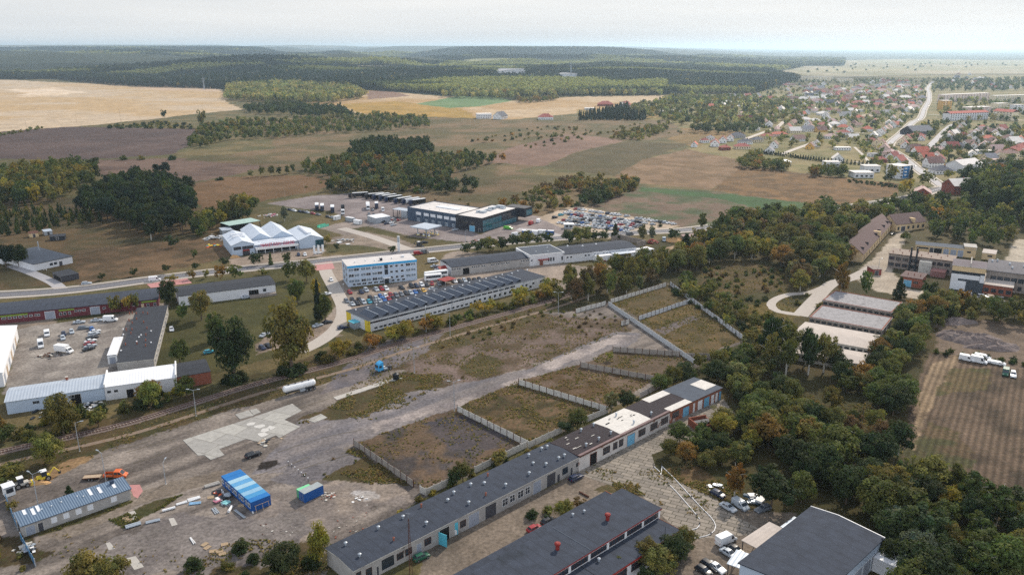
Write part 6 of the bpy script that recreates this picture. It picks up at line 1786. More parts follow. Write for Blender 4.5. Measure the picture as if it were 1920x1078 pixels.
b.build('lattice',e);b=MB();b.tube((0,0,hm),(0,0,hm+2.0),0.03,M_GALV);b.box(-0.5,-0.02,hm+1.2,0.5,0.02,hm+1.25,M_GALV);b.build('aerial',e)
def pole(p,top,label,arms=True):
 g=G(*p);h=zof(p,top);e=empty('utility_pole',g,0.4,label,'utility pole','utility poles')
 b=MB();b.tube((0,0,-0.2),(0,0,h),0.16,M_TIMBER,0.11);b.build('pole',e)
 if arms:b=MB();b.box(-1.1,-0.06,h-0.9,1.1,0.06,h-0.75,M_TIMBER);b.build('cross_arm',e)
for p,t,lab in(((276,317),293,'utility pole beside the dark pines on the tan field'),((288,325),306,'shorter utility pole left of the lone pines'),((227,231),205,'utility pole on the edge of the pale stubble field'),((144,232),214,'utility pole left of the field edge shrubs'),((50,243),226,'utility pole at the far left field edge'),((534,372),350,'utility pole in the grass left of the truck park'),((571,364),346,'utility pole at the truck park corner'),((681,363),340,'tall pole behind the parked lorries'),((801,478),462,'pole at the junction by the red pickup')):pole(p,t,lab)
def pylon(p,top,label):
 g=G(*p);h=max(18.0,(p[1]-top)*(g-cam.location).length/FPX);e=empty('power_pylon',g,0.5,label,'pylon','power pylons')
 b=MB()
 for sx in(-1,1):
  for sy in(-1,1):b.tube((sx*2.2,sy*2.2,-1),(sx*0.4,sy*0.4,h),0.28,M_GALV,0.15,n=5)
 for k in range(7):
  r0=2.2-1.8*k/7;r1=2.2-1.8*(k+1)/7
  for sg in(-1,1):b.tube((-r0,sg*r0,h*k/7),(r1,sg*r1,h*(k+1)/7),0.12,M_GALV,n=4);b.tube((r0,sg*r0,h*k/7),(-r1,sg*r1,h*(k+1)/7),0.12,M_GALV,n=4)
 b.build('tower',e);b=MB()
 for z,w in((h*0.75,5),(h*0.88,4)):b.box(-w,-0.25,z,w,0.25,z+0.5,M_GALV)
 b.build('cross_arms',e)
pylon((383,169),148,'pale power pylon standing in the stubble field before the dark forest');pylon((897,180),172,'tiny pylon at the edge of the green crop field');pylon((1070,152),118,'pylon rising from the forest right of the white sheds')
#vehicles and yard things
def head(p,d):
 a,b=G(p[0],p[1]),G(p[0]+d[0],p[1]+d[1]);return math.degrees(math.atan2(b.y-a.y,b.x-a.x))
def tanker(p,d,label):
 e=empty('tank_trailer',G(*p),R(head(p,d)),label,'tank trailer')
 L=11.0
 b=MB();n=20
 for x0,x1,r0,r1 in((-L/2,-L/2+0.5,0.75,1.12),(-L/2+0.5,L/2-0.5,1.12,1.12),(L/2-0.5,L/2,1.12,0.75)):b.tube((x0,0,2.35),(x1,0,2.35),r0,M_PAINTWHITE,r1,n=n,caps=r0!=r1)
 b.build('tank',e,smooth=False)
 q=MB();q.box(-L/2+0.8,-0.25,3.44,L/2-0.8,0.25,3.52,M_GALV)
 for x in(-3.6,-1.2,1.2,3.4):q.tube((x,0,3.45),(x,0,3.68),0.28,M_DARK,n=10)
 q.build('walkway',e)
 c=MB();c.box(-L/2+0.6,-0.5,0.85,L/2-0.4,0.5,1.25,M_DARK);c.build('chassis',e)
 k=MB();k.box(-0.2,-1.22,0.55,1.6,-0.6,1.35,M_GALV);k.box(-0.2,0.6,0.55,1.6,1.22,1.35,M_GALV);k.build('pump_box',e)
 l=MB();l.box(-4.1,-0.8,0,-3.95,-0.65,0.9,M_DARK);l.box(-4.1,0.65,0,-3.95,0.8,0.9,M_DARK);l.build('support_legs',e)
 for x in(2.2,3.5,4.8):
  for s in(-1,1):link('wheel',wheel_mesh(0.52,0.36),e,(x,s*1.0,0.52))
 m_=MB();m_.box(1.6,-1.2,1.1,5.4,-0.75,1.18,M_DARK);m_.box(1.6,0.75,1.1,5.4,1.2,1.18,M_DARK);m_.build('mudguards',e)
tanker((562,735),(43,-11),'long white tank trailer without tractor on the derelict yard')
def tractor_unit(p,d,label):
 e=empty('truck_tractor',G(*p),R(head(p,d)),label,'truck tractor')
 MB_=MB();m_=mat('sky_blue_cab_paint',C8(66,160,214),0.35,0.04)
 MB_.extr([(0.75,0.75),(2.95,0.6),(3.0,1.6),(2.75,2.75),(2.3,3.25),(0.9,3.8),(0.75,3.6)],-1.22,1.22,m_);MB_.build('cab',e,bevel=0.1)
 w=MB();w.poly([(3.01,-1.05,1.75),(3.01,1.05,1.75),(2.80,1.0,2.68),(2.80,-1.0,2.68)],M_GLASS);w.build('windscreen',e)
 for s in(-1,1):
  w=MB();pts=[(1.5,s*1.235,1.7),(2.6,s*1.235,1.7),(2.5,s*1.235,2.6),(1.5,s*1.235,2.6)];w.poly(pts if s<0 else pts[::-1],M_GLASS);w.build('side_window',e)
 c=MB();c.box(-3.0,-0.45,0.7,2.6,0.45,1.0,M_DARK);c.box(-2.2,-0.5,1.0,-1.1,0.5,1.18,M_DARK);c.build('chassis',e)
 t=MB();t.box(-0.9,-1.15,0.5,0.5,-0.55,1.15,M_PAINTWHITE);t.box(-0.9,0.55,0.5,0.5,1.15,1.15,M_GALV);t.build('fuel_tank',e)
 for x,z in((2.0,0.52),(-2.0,0.52)):
  for s in(-1,1):link('wheel',wheel_mesh(0.52,0.36),e,(x,s*1.0,z))
 for s in(-1,1):b=MB();b.box(2.96,s*0.8-0.2,0.85,3.04,s*0.8+0.2,1.05,M_LAMP);b.build('headlight',e)
tractor_unit((720,694),(-18,5),'sky blue truck tractor without trailer on the derelict yard')
def pickup(p,d,label):
 e=empty('pickup_truck',G(*p),R(head(p,d)),label,'pickup')
 b=MB();b.extr([(-0.4,0.5),(2.75,0.45),(2.8,0.9),(2.1,1.2),(1.2,2.15),(-0.3,2.2),(-0.4,1.8)],-0.95,0.95,M_ORANGE);b.build('cab',e,bevel=0.09)
 w=MB();w.poly([(2.05,-0.8,1.28),(2.05,0.8,1.28),(1.3,0.72,2.08),(1.3,-0.72,2.08)],M_GLASS);w.build('windscreen',e)
 for s in(-1,1):
  for x0,x1 in((0.75,1.5),(-0.2,0.6)):
   w=MB();pts=[(x0,s*0.962,1.3),(x1+(0.15 if x0>0 else 0),s*0.962,1.3),(x1-(0.2 if x0>0 else 0),s*0.962,1.98),(x0,s*0.962,1.98)];w.poly(pts if s<0 else pts[::-1],M_GLASS);w.build('side_window',e)
 b=MB();b.box(-3.1,-1.02,0.72,-0.5,1.02,0.84,M_RUST)
 for y in(-1.02,0.96):b.box(-3.1,y,0.842,-0.5,y+0.06,1.35,M_ORANGE)
 b.box(-3.1,-0.958,0.842,-3.04,0.958,1.35,M_ORANGE);b.box(-0.56,-0.958,0.842,-0.5,0.958,1.7,M_ORANGE);b.build('drop_side_bed',e)
 for x in(1.9,-2.0):
  for s in(-1,1):link('wheel',wheel_mesh(0.36,0.26),e,(x,s*0.86,0.36))
 for s in(-1,1):link('headlight',car_parts('hatchback')['headlight'],e,(2.76,s*0.65,0.85))
pickup((219,895),(10,-0.4),'orange crew cab pickup with drop side bed by the site building')
e=empty('flatbed_trailer',G(175,897),R(head((175,897),(10,-0.7))),'rusty flatbed trailer parked left of the orange pickup','trailer')
b=MB();b.box(-2.4,-1.0,0.6,2.0,1.0,0.72,M_TIMBER);b.box(-2.4,-1.03,0.5,2.0,-1.0,0.85,M_RUST);b.box(-2.4,1.0,0.5,2.0,1.03,0.85,M_RUST);b.build('deck',e)
b=MB();b.tube((2.0,0,0.55),(3.2,0,0.55),0.06,M_RUST);b.build('tow_bar',e)
for x in(-0.7,0.1):
 for s in(-1,1):link('wheel',wheel_mesh(0.32,0.22),e,(x,s*1.1,0.32))
def loader(p,d,label,body=None,cabc=None,s=1.0):
 e=empty('backhoe_loader',G(*p),R(head(p,d)),label,'loader');body=body or M_YEL
 b=MB();b.box(-1.6,-0.75,0.6,1.5,0.75,1.35,body);b.build('chassis',e,bevel=0.05)
 b=MB();b.box(-0.9,-0.8,1.352,0.4,0.8,2.7,M_GLASS);b.box(-1.0,-0.85,2.702,0.5,0.85,2.85,M_PAINTWHITE);b.build('cab',e)
 b=MB();b.tube((1.2,-0.5,1.2),(2.6,-0.5,0.5),0.1,body);b.tube((1.2,0.5,1.2),(2.6,0.5,0.5),0.1,body);b.hexa(((2.5,-1.1,0.1),(3.2,-1.1,0.05),(3.2,1.1,0.05),(2.5,1.1,0.1),(2.5,-1.1,0.8),(2.8,-1.1,0.8),(2.8,1.1,0.8),(2.5,1.1,0.8)),body);b.build('front_bucket',e)
 b=MB();b.tube((-1.5,0,1.3),(-2.8,0,2.9),0.14,body);b.tube((-2.8,0,2.9),(-3.9,0,1.3),0.11,body);b.box(-4.2,-0.3,0.7,-3.6,0.3,1.3,M_DARK);b.build('digging_arm',e)
 for x,r_ in((1.1,0.5),(-1.0,0.7)):
  for q in(-1,1):link('wheel',wheel_mesh(r_,0.4),e,(x,q*0.95,r_))
loader((82,900),(-10,3),'white and yellow backhoe loader at the earth bank by the guard booth')
loader((42,912),(10,-3),'pale digger half hidden behind the twin arm lamp post',M_CONC)
loader((786,462),(10,2),'small tractor with loader at the road junction',M_DARK)
e=empty('water_tank',G(742.5,711),0,'black ribbed plastic tank standing on the end of the concrete strip','tank');b=MB()
mt=mat('black_plastic',C8(30,36,42),0.5)
for k in range(4):b.tube((0,0,0.5*k),(0,0,0.5*k+0.42),1.05,mt,n=18);b.tube((0,0,0.5*k+0.42),(0,0,0.5*k+0.5),0.98,mt,n=18)
b.tube((0,0,2.0),(0,0,2.3),1.0,mt,0.4,n=18);b.build('body',e);b=MB();b.tube((0,0,2.3),(0,0,2.5),0.32,mt,n=12);b.build('lid',e)
ch=2.75
co=Bld('container_offices','joined blue container offices with striped pale and blue roof',(470.5,942.6),(507,928.4),(414.4,892.5),ch,'site office')
co.walls(ch,M_BLUEBOX,z0=0.1)
nm=9
pal=[C8(24,110,178),C8(24,110,178),C8(150,186,206),C8(86,150,196),C8(150,186,206),C8(64,140,190),C8(130,172,200),C8(64,140,190),C8(24,110,178)][::-1]
for i in range(nm):
 b=MB();m_=mat('container_roof_%d'%i,pal[i],0.5,0.08,0.6,stripe=('Y',0.3,0.03));y0,y1=co.W*i/nm,co.W*(i+1)/nm
 b.box(-0.05,y0+0.03,ch+0.003,co.L+0.05,y1-0.03,ch+0.12,m_);o=b.build('roof_panel',co.root);o['label']='bright blue roof panel' if pal[i][0]<0.02 else 'pale blue roof panel' if pal[i][0]>0.2 else 'mid blue roof panel'
for i in range(nm):
 co.win('l',co.W*(i+0.5)/nm,0.95,0.8,1.2,'white')
 if i%2==0:co.win('l',co.W*(i+0.85)/nm,0.95,0.6,1.2,'white')
b=MB()
for x in(0.8,2.6,4.2):b.tube((x,-1.0,0),(x,-0.5,1.9),0.05,M_WOODNEW,n=5)
b.tube((0.6,-0.55,1.8),(4.4,-0.55,1.8),0.05,M_WOODNEW,n=5);b.build('timber_frame',co.root)
q=Bld('shipping_container','dark blue corrugated container with worn grey roof on the yard',(572,943),(607.3,926),None,0,'container','containers on the yard',W=2.44)
def cont(q,m,rm,H=2.6):
 b=MB();b.box(0,0,0.1,q.L,q.W,H,m);b.build('body',q.root);b=MB();b.box(-0.02,-0.02,H+0.003,q.L+0.02,q.W+0.02,H+0.06,rm);b.build('roof',q.root)
 b=MB()
 for x in(0.08,q.L-0.08):
  for y in(-0.012,q.W-0.14):b.box(x-0.09,y,0,x+0.09,y+0.152,H+0.002,m)
 b.build('corner_posts',q.root);b=MB()
 for y in(0.5,0.9,1.5,1.9):b.tube((-0.05,y,0.2),(-0.05,y,H-0.1),0.03,M_GALV,n=6)
 b.build('door_bars',q.root)
cont(q,M_BLUEBOX,mat('worn_grey_roof',C8(150,158,160),0.7,0.15,1.0,col2=C8(120,96,84),spots=0.03,spot_scale=0.8))
q=Bld('shipping_container','green skip container tucked behind the dark blue container',(563,921.5),(586,912),None,2.4,'container','containers on the yard',W=2.0)
cont(q,mat('green_container_paint',C8(80,176,120),0.6,0.1,0.8),mat('green_container_roof',C8(120,200,150),0.6,0.1,0.8),2.3)
def tubes(name,p,d,n,L,r,m,label,group=None,cat='pipe'):
 g=G(*p);a=R(head(p,d))
 for i in range(n):
  o=Vector((-math.sin(a),math.cos(a)))*(i-(n-1)/2)*r*2.4
  b=MB();b.tube((-L/2,0,r),(L/2,0,r),r,m,n=8);b.tube((-L/2-0.02,0,r),(-L/2,0,r),r*1.06,m,n=8)
  tag(b.build(name,None,(g.x+o.x,g.y+o.y,0.03),a+rr.uniform(-0.06,0.06)),label,cat,group)
G1='silvery pipes lying on the yard'
for p,d,n,L,r_,m_,lab in(((250,986),(10,-3),2,3.4,0.3,M_GALV,'thick silvery pipe lying on the grass below the site building'),((287,978),(10,-2.5),2,3.2,0.22,M_GALV,'thinner silvery pipe right of the thick pipes'),((317,956),(10,-3),1,3.0,0.32,M_PAINTWHITE,'single white pipe on the path edge'),((341,944),(10,-3),2,2.6,0.2,M_PAINTWHITE,'white pipe left of the rubbish by the container offices'),((364,936),(10,-3),3,3.0,0.2,M_PAINTWHITE,'white pipe in the stack left of the container offices'),((366,944),(10,-1),3,2.8,0.16,mat('pale_blue_pipe',C8(140,176,204),0.5),'pale blue pipe below the white stack'),((398,910),(10,-3),2,3.8,0.3,M_CONCPALE,'pale concrete pipe by the left end of the container offices'),((432,956),(4,-6),1,2.4,0.35,M_PAINTWHITE,'white drum pipe before the container office windows'),((450,964),(8,6),2,5.0,0.14,M_GALV,'long thin pipe pointing to the yard before the container offices'),((404,958),(6,7),4,3.0,0.12,M_GALV,'thin grey rod in the bundle before the container offices'),((474,961),(2,5),1,1.2,0.2,M_PAINTWHITE,'stubby white pipe at the corner of the container offices'),((361,1014),(6,8),2,3.0,0.12,M_PAINTWHITE,'thin white pole beside the pallets'),((1095,928),(10,6),1,3.2,0.25,M_RUST,'curved rusty pipe on the grass behind the red trimmed workshop')):tubes('pipe',p,d,n,L,r_,m_,lab,G1)
PAL=None
def pallet(p,a,label,group='pallets and boards at the bottom of the yard',z=0.0,dark=False):
 global PAL
 if PAL is None:
  b=MB()
  for i in range(7):b.box(-0.6,-0.4+i*0.125,0.12,0.6,-0.31+i*0.125,0.145,M_WOODNEW)
  for y in(-0.36,0,0.36):b.box(-0.6,y-0.05,0.0,0.6,y+0.05,0.118,M_TIMBER)
  PAL=b.mesh('pallet')
 g=G(*p);o=link('pallet',PAL,None,(g.x,g.y,z+0.02),R(a));o.scale=(1.3,1.3,1.3)
 tag(o,label,'pallet',group)
for i,(x,y,a)in enumerate(((421,1021,20),(399,1034,10),(412,1034,30),(417,1039,25),(384,1021,60),(389,1027,60),(233,1056,120),(395,933,15),(236,972,20),(241,976,20),(452,948,10))):
 pallet((x,y),a,('topmost loose pallet','left pallet of the trio','middle pallet of the trio','lower pallet of the trio','upper of two pallets near the poles','lower of two pallets near the poles','lone pallet by the bottom bushes','pallet before the rubbish','upper flat pallet on grass by the pipes','lower flat pallet on grass by the pipes','pallet by the container office windows')[i]+(' at the bottom of the yard' if i<6 else ' at left'))
def heap(name,p,size,m,label,cat='rubble heap',n=30,rad=2.0,hgt=0.6,seed=1):
 r=random.Random(seed);b=MB();g=G(*p)
 for i in range(n):
  x,y=r.gauss(0,rad*0.5),r.gauss(0,rad*0.4);z=max(0,hgt*(1-math.hypot(x,y)/rad/1.2))*r.random()
  s=size*r.uniform(0.4,1.3);a=r.uniform(0,3.1);ca,sa=math.cos(a),math.sin(a);s2=s*r.uniform(0.3,0.9);t=s*r.uniform(0.15,0.5)
  mm=r.choice(m)
  P=[(x+u*ca-v*sa,y+u*sa+v*ca)for u,v in((-s,-s2),(s,-s2),(s,s2),(-s,s2))]
  dz=r.uniform(-0.2,0.2)*s
  b.hexa([(q[0],q[1],z+(dz if k in(1,2)else 0))for k,q in enumerate(P)]+[(q[0],q[1],z+t+(dz if k in(1,2)else 0))for k,q in enumerate(P)],mm)
 return tag(b.build(name,None,(g.x,g.y,0)),label,cat)
M_PINKTARP,M_TEALTARP,M_REDTARP=mat('pink_tarpaulin',C8(190,120,140),0.7),mat('teal_tarpaulin',C8(130,186,190),0.7),mat('red_tarpaulin',C8(200,70,56),0.7)
heap('rubbish_heap',(410,925),0.55,[M_REDTARP,M_PAINTWHITE,M_DARK,M_ORANGE],'rubbish with red and white pieces left of the container offices',n=14,rad=1.4,seed=2)
heap('rubbish_heap',(408,940),0.9,[M_PINKTARP,M_PAINTWHITE],'pink sheeting heap left of the container offices',n=6,rad=0.9,seed=3)
heap('rubbish_heap',(422,946),0.9,[M_TEALTARP,M_GALV,M_TEALTARP],'teal tarpaulin heap before the container offices',n=9,rad=1.1,hgt=1.0,seed=4)
heap('rubbish_heap',(424,932),0.7,[mat('slate_sheet',C8(60,84,104),0.6),M_DARK,M_GALV],'dark blue crates and sheets under the container office windows',n=9,rad=1.3,hgt=0.9,seed=5)
heap('scrap_heap',(52,1030),0.5,[M_GALV,M_PAINTWHITE,M_DARK,M_CONC],'scrap of white and grey pieces against the blue fence',n=34,rad=2.2,hgt=1.4,seed=6)
heap('rubble_heap',(616,930),0.3,[M_CONC,M_BRICK,M_CONCDARK],'rubble with a red rag right of the dark blue container',n=40,rad=2.4,hgt=0.3,seed=7)
heap('rubble_heap',(520,1000),0.2,[M_CONC,M_CONCDARK,M_CONCDARK,M_RUST],'scattered rubble below the container offices',n=30,rad=6,hgt=0.15,seed=8)
heap('rubble_heap',(88,668),0.5,[M_DARK,M_CONC,M_RUST,M_TIMBER],'scrap pile in the middle of the car yard',n=40,rad=3.2,hgt=1.2,seed=9)
heap('rubble_heap',(497,829),0.5,[M_CONC,M_TIMBER,M_DARK],'broken concrete at the slab edge',n=24,rad=2.5,hgt=0.6,seed=10)
heap('builders_waste',(404,447),0.9,[M_PAINTWHITE,M_GALV,M_CONCPALE],'white building waste piled left of the market',n=60,rad=7,hgt=1.6,seed=11)
heap('builders_waste',(398,462),0.9,[M_TEALPAINT,M_ORANGE,M_GALV,M_YEL],'blue and orange machine parts left of the market',n=18,rad=4,hgt=1.6,seed=12)
heap('builders_waste',(505,405),0.8,[M_PINKTARP,M_CONC,M_GALV,M_PAINTWHITE],'pinkish waste on the earth bank above the market',n=40,rad=7,hgt=1.4,seed=13)
heap('builders_waste',(645,453),1.0,[M_PAINTWHITE,M_CONCPALE,M_GALV],'white wrapped goods right of the market',n=26,rad=7,hgt=1.4,seed=14)
heap('timber_stack',(1160,487),0.9,[M_BRICK,M_RUST,M_DARK,M_TIMBER],'brown timber and pallets stacked before the long white store',n=60,rad=8,hgt=2.2,seed=15)
heap('scrap_heap',(1222,456),1.0,[M_REDTRIM,M_RUST,M_REDTRIM],'red farm machine scrap beside the roofless block walls',n=22,rad=4,hgt=2.5,seed=16)
heap('timber_stack',(1850,560),1.0,[M_CONCPALE,M_TIMBER,M_DARK,M_PAINTWHITE],'pale timber stacks before the brick annex',n=60,rad=7,hgt=1.6,seed=17)
heap('timber_stack',(1815,557),1.0,[M_PAINTWHITE,M_CONCPALE,M_DARK],'big white stack before the tall factory block',n=30,rad=4,hgt=2.4,seed=18)
heap('rubble_heap',(1345,915),0.5,[M_CONCPALE,M_DARK,M_GALV],'bins and plates under the orange birch',n=16,rad=2.0,hgt=1.2,seed=19)
heap('scrap_heap',(1412,938),1.1,[M_GALV,M_PAINTWHITE,mat('slate_sheet')],'stripped grey car bodies piled under the dark tree',n=16,rad=2.6,hgt=1.6,seed=20)
heap('plank_stack',(105,770),0.8,[M_DARK,M_CONC,M_GALV],'tilted grey slabs standing before the pale roofed workshop',n=26,rad=7,hgt=1.0,seed=21)
heap('rubble_heap',(170,762),0.5,[M_GALV,M_DARK,M_PAINTWHITE,M_CONC],'clutter before the dark gateway of the pale roofed workshop',n=50,rad=4,hgt=1.0,seed=22)
heap('rubble_heap',(905,455),0.5,[M_CONC,M_REDTRIM,M_BRICK,M_PAINTWHITE],'building rubble in the grass before the showroom',n=50,rad=8,hgt=0.8,seed=23)
heap('rubble_heap',(640,1004),0.2,[M_CONC,M_BRICK,M_CONCDARK],'trodden rubble and litter behind the garage row',n=70,rad=12,hgt=0.2,seed=24)
heap('limestone_heap',(672,934),0.3,[M_PAINTWHITE,M_CONCPALE],'white lime lumps on the pale stain of the yard',n=20,rad=2.0,hgt=0.2,seed=25)
def mound(p,rx,ry,h,m,label,ang=0):
 r=random.Random(int(p[0]));n=22;g=G(*p);v=[(0,0,h)];f=[]
 ph=r.uniform(0,9)
 for k in range(1,6):
  q=k/5
  for j in range(n):
   t=2*math.pi*j/n;w=1+0.18*math.sin(3*t+ph)+0.1*r.uniform(-1,1)
   v.append((rx*q*w*math.cos(t),ry*q*w*math.sin(t),h*(1-q*q)*(0.8+0.4*r.random())-0.03*k))
 for j in range(n):f.append((0,1+j,1+(j+1)%n))
 for k in range(4):
  for j in range(n):f.append((1+k*n+j,1+(k+1)*n+j,1+(k+1)*n+(j+1)%n,1+k*n+(j+1)%n))
 me=bpy.data.meshes.new('earth_heap');me.from_pydata(v,[],f);me.materials.append(m);me.update()
 tag(link('earth_heap',me,None,g,R(ang)),label,'earth heap')
M_SOIL=mat('heaped_soil',C8(116,104,100),0.95,0.3,1.2,col2=C8(92,84,82),spots=0.05,spot_scale=0.5,bump=0.15)
mound((1790,632),8,5,2.6,M_SOIL,'grey earth heap at the left end of the bank on the right field');mound((1822,638),11,5,3.0,M_SOIL,'biggest grey earth heap on the right field');mound((1868,652),11,4,2.4,M_SOIL,'earth heap sloping down at the right field edge')
mound((1795,604),8,4,2.0,M_SOIL,'earth heap behind, under the orange shrubs');mound((70,905),3.5,1.6,0.9,mat('yellow_sand',C8(190,150,104),0.95,0.15,1.0),'yellow sand bank beside the loader');mound((440,483),3.0,2.0,1.4,mat('yellow_sand'),'yellow sand heap at the market corner');mound((1265,452),7,4,2.0,mat('yellow_sand'),'yellow sand heap left of the white van')
def pipe_run(pts,label):
 ln=curve(pts,1.5);b=MB()
 for p,q in zip(ln,ln[1:]):b.tube((p.x,p.y,0.13),(q.x,q.y,0.13),0.10,M_PAINTWHITE,n=6)
 o=empty('white_rail',(ln[0].x,ln[0].y,0),0,label,'rail','white painted rails on the slab yard')
 k=b.build('rail',o);k.location=(-ln[0].x,-ln[0].y,0)
 for p in ln[::9]:b=MB();b.box(p.x-0.12,p.y-0.12,0,p.x+0.12,p.y+0.12,0.6,M_DARK);k=b.build('stub_post',o);k.location=(-ln[0].x,-ln[0].y,0)
pipe_run([(1240.5,874),(1252,885),(1266,899),(1290,925),(1316,953),(1333,970),(1342,987),(1333,1001),(1314,1007),(1296,1010),(1278,1011)],'outer white painted rail curving over the slab yard')
pipe_run([(1253,907),(1268,922),(1290,947),(1312,973)],'inner straight white painted rail on the slab yard')
pipe_run([(1312,983),(1306,991),(1286,996),(1276,1002)],'small hook of white painted rail beside the workshop corner')
pipe_run([(1226,875),(1236,884),(1239,890),(1241,876)],'little white rail triangle at the top of the slab yard')
#parked cars
def cars(rows,group,where,detail,x0,y0,k,dy=8):
 for(x,y,paint,kind,d,lab)in rows:
  p=(x0+x/k,y0+(y+dy)/k)
  nm=kind.replace('_',' ')
  car(p,head(p,d),kind,paint,'%s %s %s'%(paint,{'people carrier':'people carrier'}.get(nm,nm),lab),group,detail)
A,B_=(10,-1.6),(8,-5)
cars([(595,95,'silver','saloon',(10,-1),'at the back of the car yard, left'),(725,82,'silver','saloon',(10,-1),'at the back of the car yard beside the white van'),(630,138,'grey','estate',(10,-1),'alone above the row in the car yard'),(690,150,'blue','hatchback',(4,6),'at the top of the car yard row'),(712,166,'white','saloon',(10,-3),'first in the slanting car yard row'),(706,185,'silver','estate',(10,-3),'second in the slanting car yard row'),(692,213,'black','estate',(10,-3),'third in the slanting car yard row'),(680,237,'white','saloon',(10,-3),'fourth in the slanting car yard row'),(672,257,'red','hatchback',(10,-3),'in the slanting car yard row'),(680,275,'silver','saloon',(10,-3),'last but one in the slanting car yard row'),(665,297,'black','saloon',(10,-3),'last in the slanting car yard row'),(478,185,'navy','hatchback',(2,6),'facing down in the middle of the car yard'),(538,168,'silver','hatchback',(2,6),'right of the navy one in the middle of the car yard'),(472,215,'silver','hatchback',(2,6),'below the navy one in the car yard'),(1285,150,'white','hatchback',(2,6),'alone on the lawn path right of the black roofed block')],'cars in the left yard','',1,0,580,3.992)
cars([(265,645,'red','hatchback',(6,5),'left of the office front row'),(425,640,'navy','hatchback',(6,5),'second by the office wall'),(490,615,'silver','people_carrier',(6,5),'by the office wall beside the navy hatchback'),(635,605,'silver','estate',(6,5),'left of the dark red one by the office'),(705,595,'red','estate',(6,5),'between silver and white cars by the office'),(770,595,'white','people_carrier',(6,5),'by the office entrance'),(985,580,'black','saloon',(6,4),'alone by the right half of the office'),(1120,560,'black','offroader',(6,5),'right of the office entrance row'),(1190,555,'navy','estate',(6,5),'left of the white one at the office corner'),(1260,540,'white','people_carrier',(6,5),'at the office corner by the cypress'),(1330,545,'black','hatchback',(6,5),'below the dark cypress'),(1405,525,'red','hatchback',(1,6),'below the white coach'),(1500,530,'grey','saloon',(4,6),'below the coach, grey one'),(1560,515,'black','estate',(6,5),'next to the red roof patch'),(225,765,'grey','estate',(6,5),'first of the upper big row in the office car park'),(305,750,'black','estate',(6,5),'second of the upper big row'),(400,745,'black','saloon',(6,5),'third of the upper big row'),(300,805,'silver','saloon',(6,5),'first of the lower big row, nearest the sawtooth hall'),(370,797,'black','saloon',(6,5),'second of the lower big row'),(455,783,'silver','people_carrier',(6,5),'third of the lower big row'),(535,775,'teal','hatchback',(6,5),'in the office car park'),(555,732,'black','offroader',(6,5),'behind the teal hatchback'),(610,772,'grey','saloon',(6,5),'right of the teal hatchback'),(635,732,'silver','estate',(6,5),'behind, right of the black offroader'),(680,765,'silver','hatchback',(6,5),'left of the bright blue hatchback'),(695,705,'blue','estate',(6,5),'in the upper big row'),(740,747,'blue','hatchback',(6,5),'in the lower big row'),(765,697,'white','estate',(6,5),'behind the bright blue hatchback'),(805,737,'red','hatchback',(6,5),'in the lower big row'),(835,690,'red','offroader',(6,5),'in the upper big row'),(865,727,'black','hatchback',(6,5),'right of the red hatchback in the lower big row'),(910,690,'grey','offroader',(6,5),'right of the red offroader'),(980,672,'grey','estate',(6,5),'before the black one at the right of the big row'),(1045,655,'black','estate',(6,5),'left of the silver one at the right of the big row'),(1110,650,'silver','estate',(6,5),'left of the last blue one'),(1170,640,'blue','saloon',(6,5),'near the right end of the big row'),(1230,633,'black','saloon',(6,5),'right end of the big row'),(1290,625,'yellow','hatchback',(6,5),'ending the big row of the office car park'),(1420,597,'silver','saloon',(8,-1),'half hidden behind the sawtooth hall roof'),(1480,587,'black','saloon',(8,-1),'half hidden behind the hall roof, right one'),(1640,462,'black','offroader',(6,5),'left of the white one behind the red roof patch'),(1720,490,'white','saloon',(6,5),'behind the red roof patch'),(1790,490,'black','hatchback',(6,5),'right of the red roof patch'),(1855,480,'silver','estate',(6,5),'in the short row right of the red roof patch'),(1925,478,'black','estate',(6,5),'third of the short row right of the red patch'),(1995,470,'black','saloon',(6,5),'fourth of the short row right of the red patch'),(2060,462,'black','hatchback',(6,5),'last of the short row right of the red patch'),(1440,280,'silver','saloon',(10,-2),'first of the column at the grey store gable'),(1490,297,'navy','estate',(10,-2),'second of the column at the grey store gable'),(1500,322,'white','saloon',(10,-2),'third of the column at the grey store gable'),(1515,347,'navy','saloon',(10,-2),'fourth of the column at the grey store gable'),(1545,377,'grey','estate',(10,-2),'last of the column at the grey store gable'),(10,470,'white','hatchback',(3,6),'driving on the office access road')],'cars around the office block','',1,620,460,7.385,20)
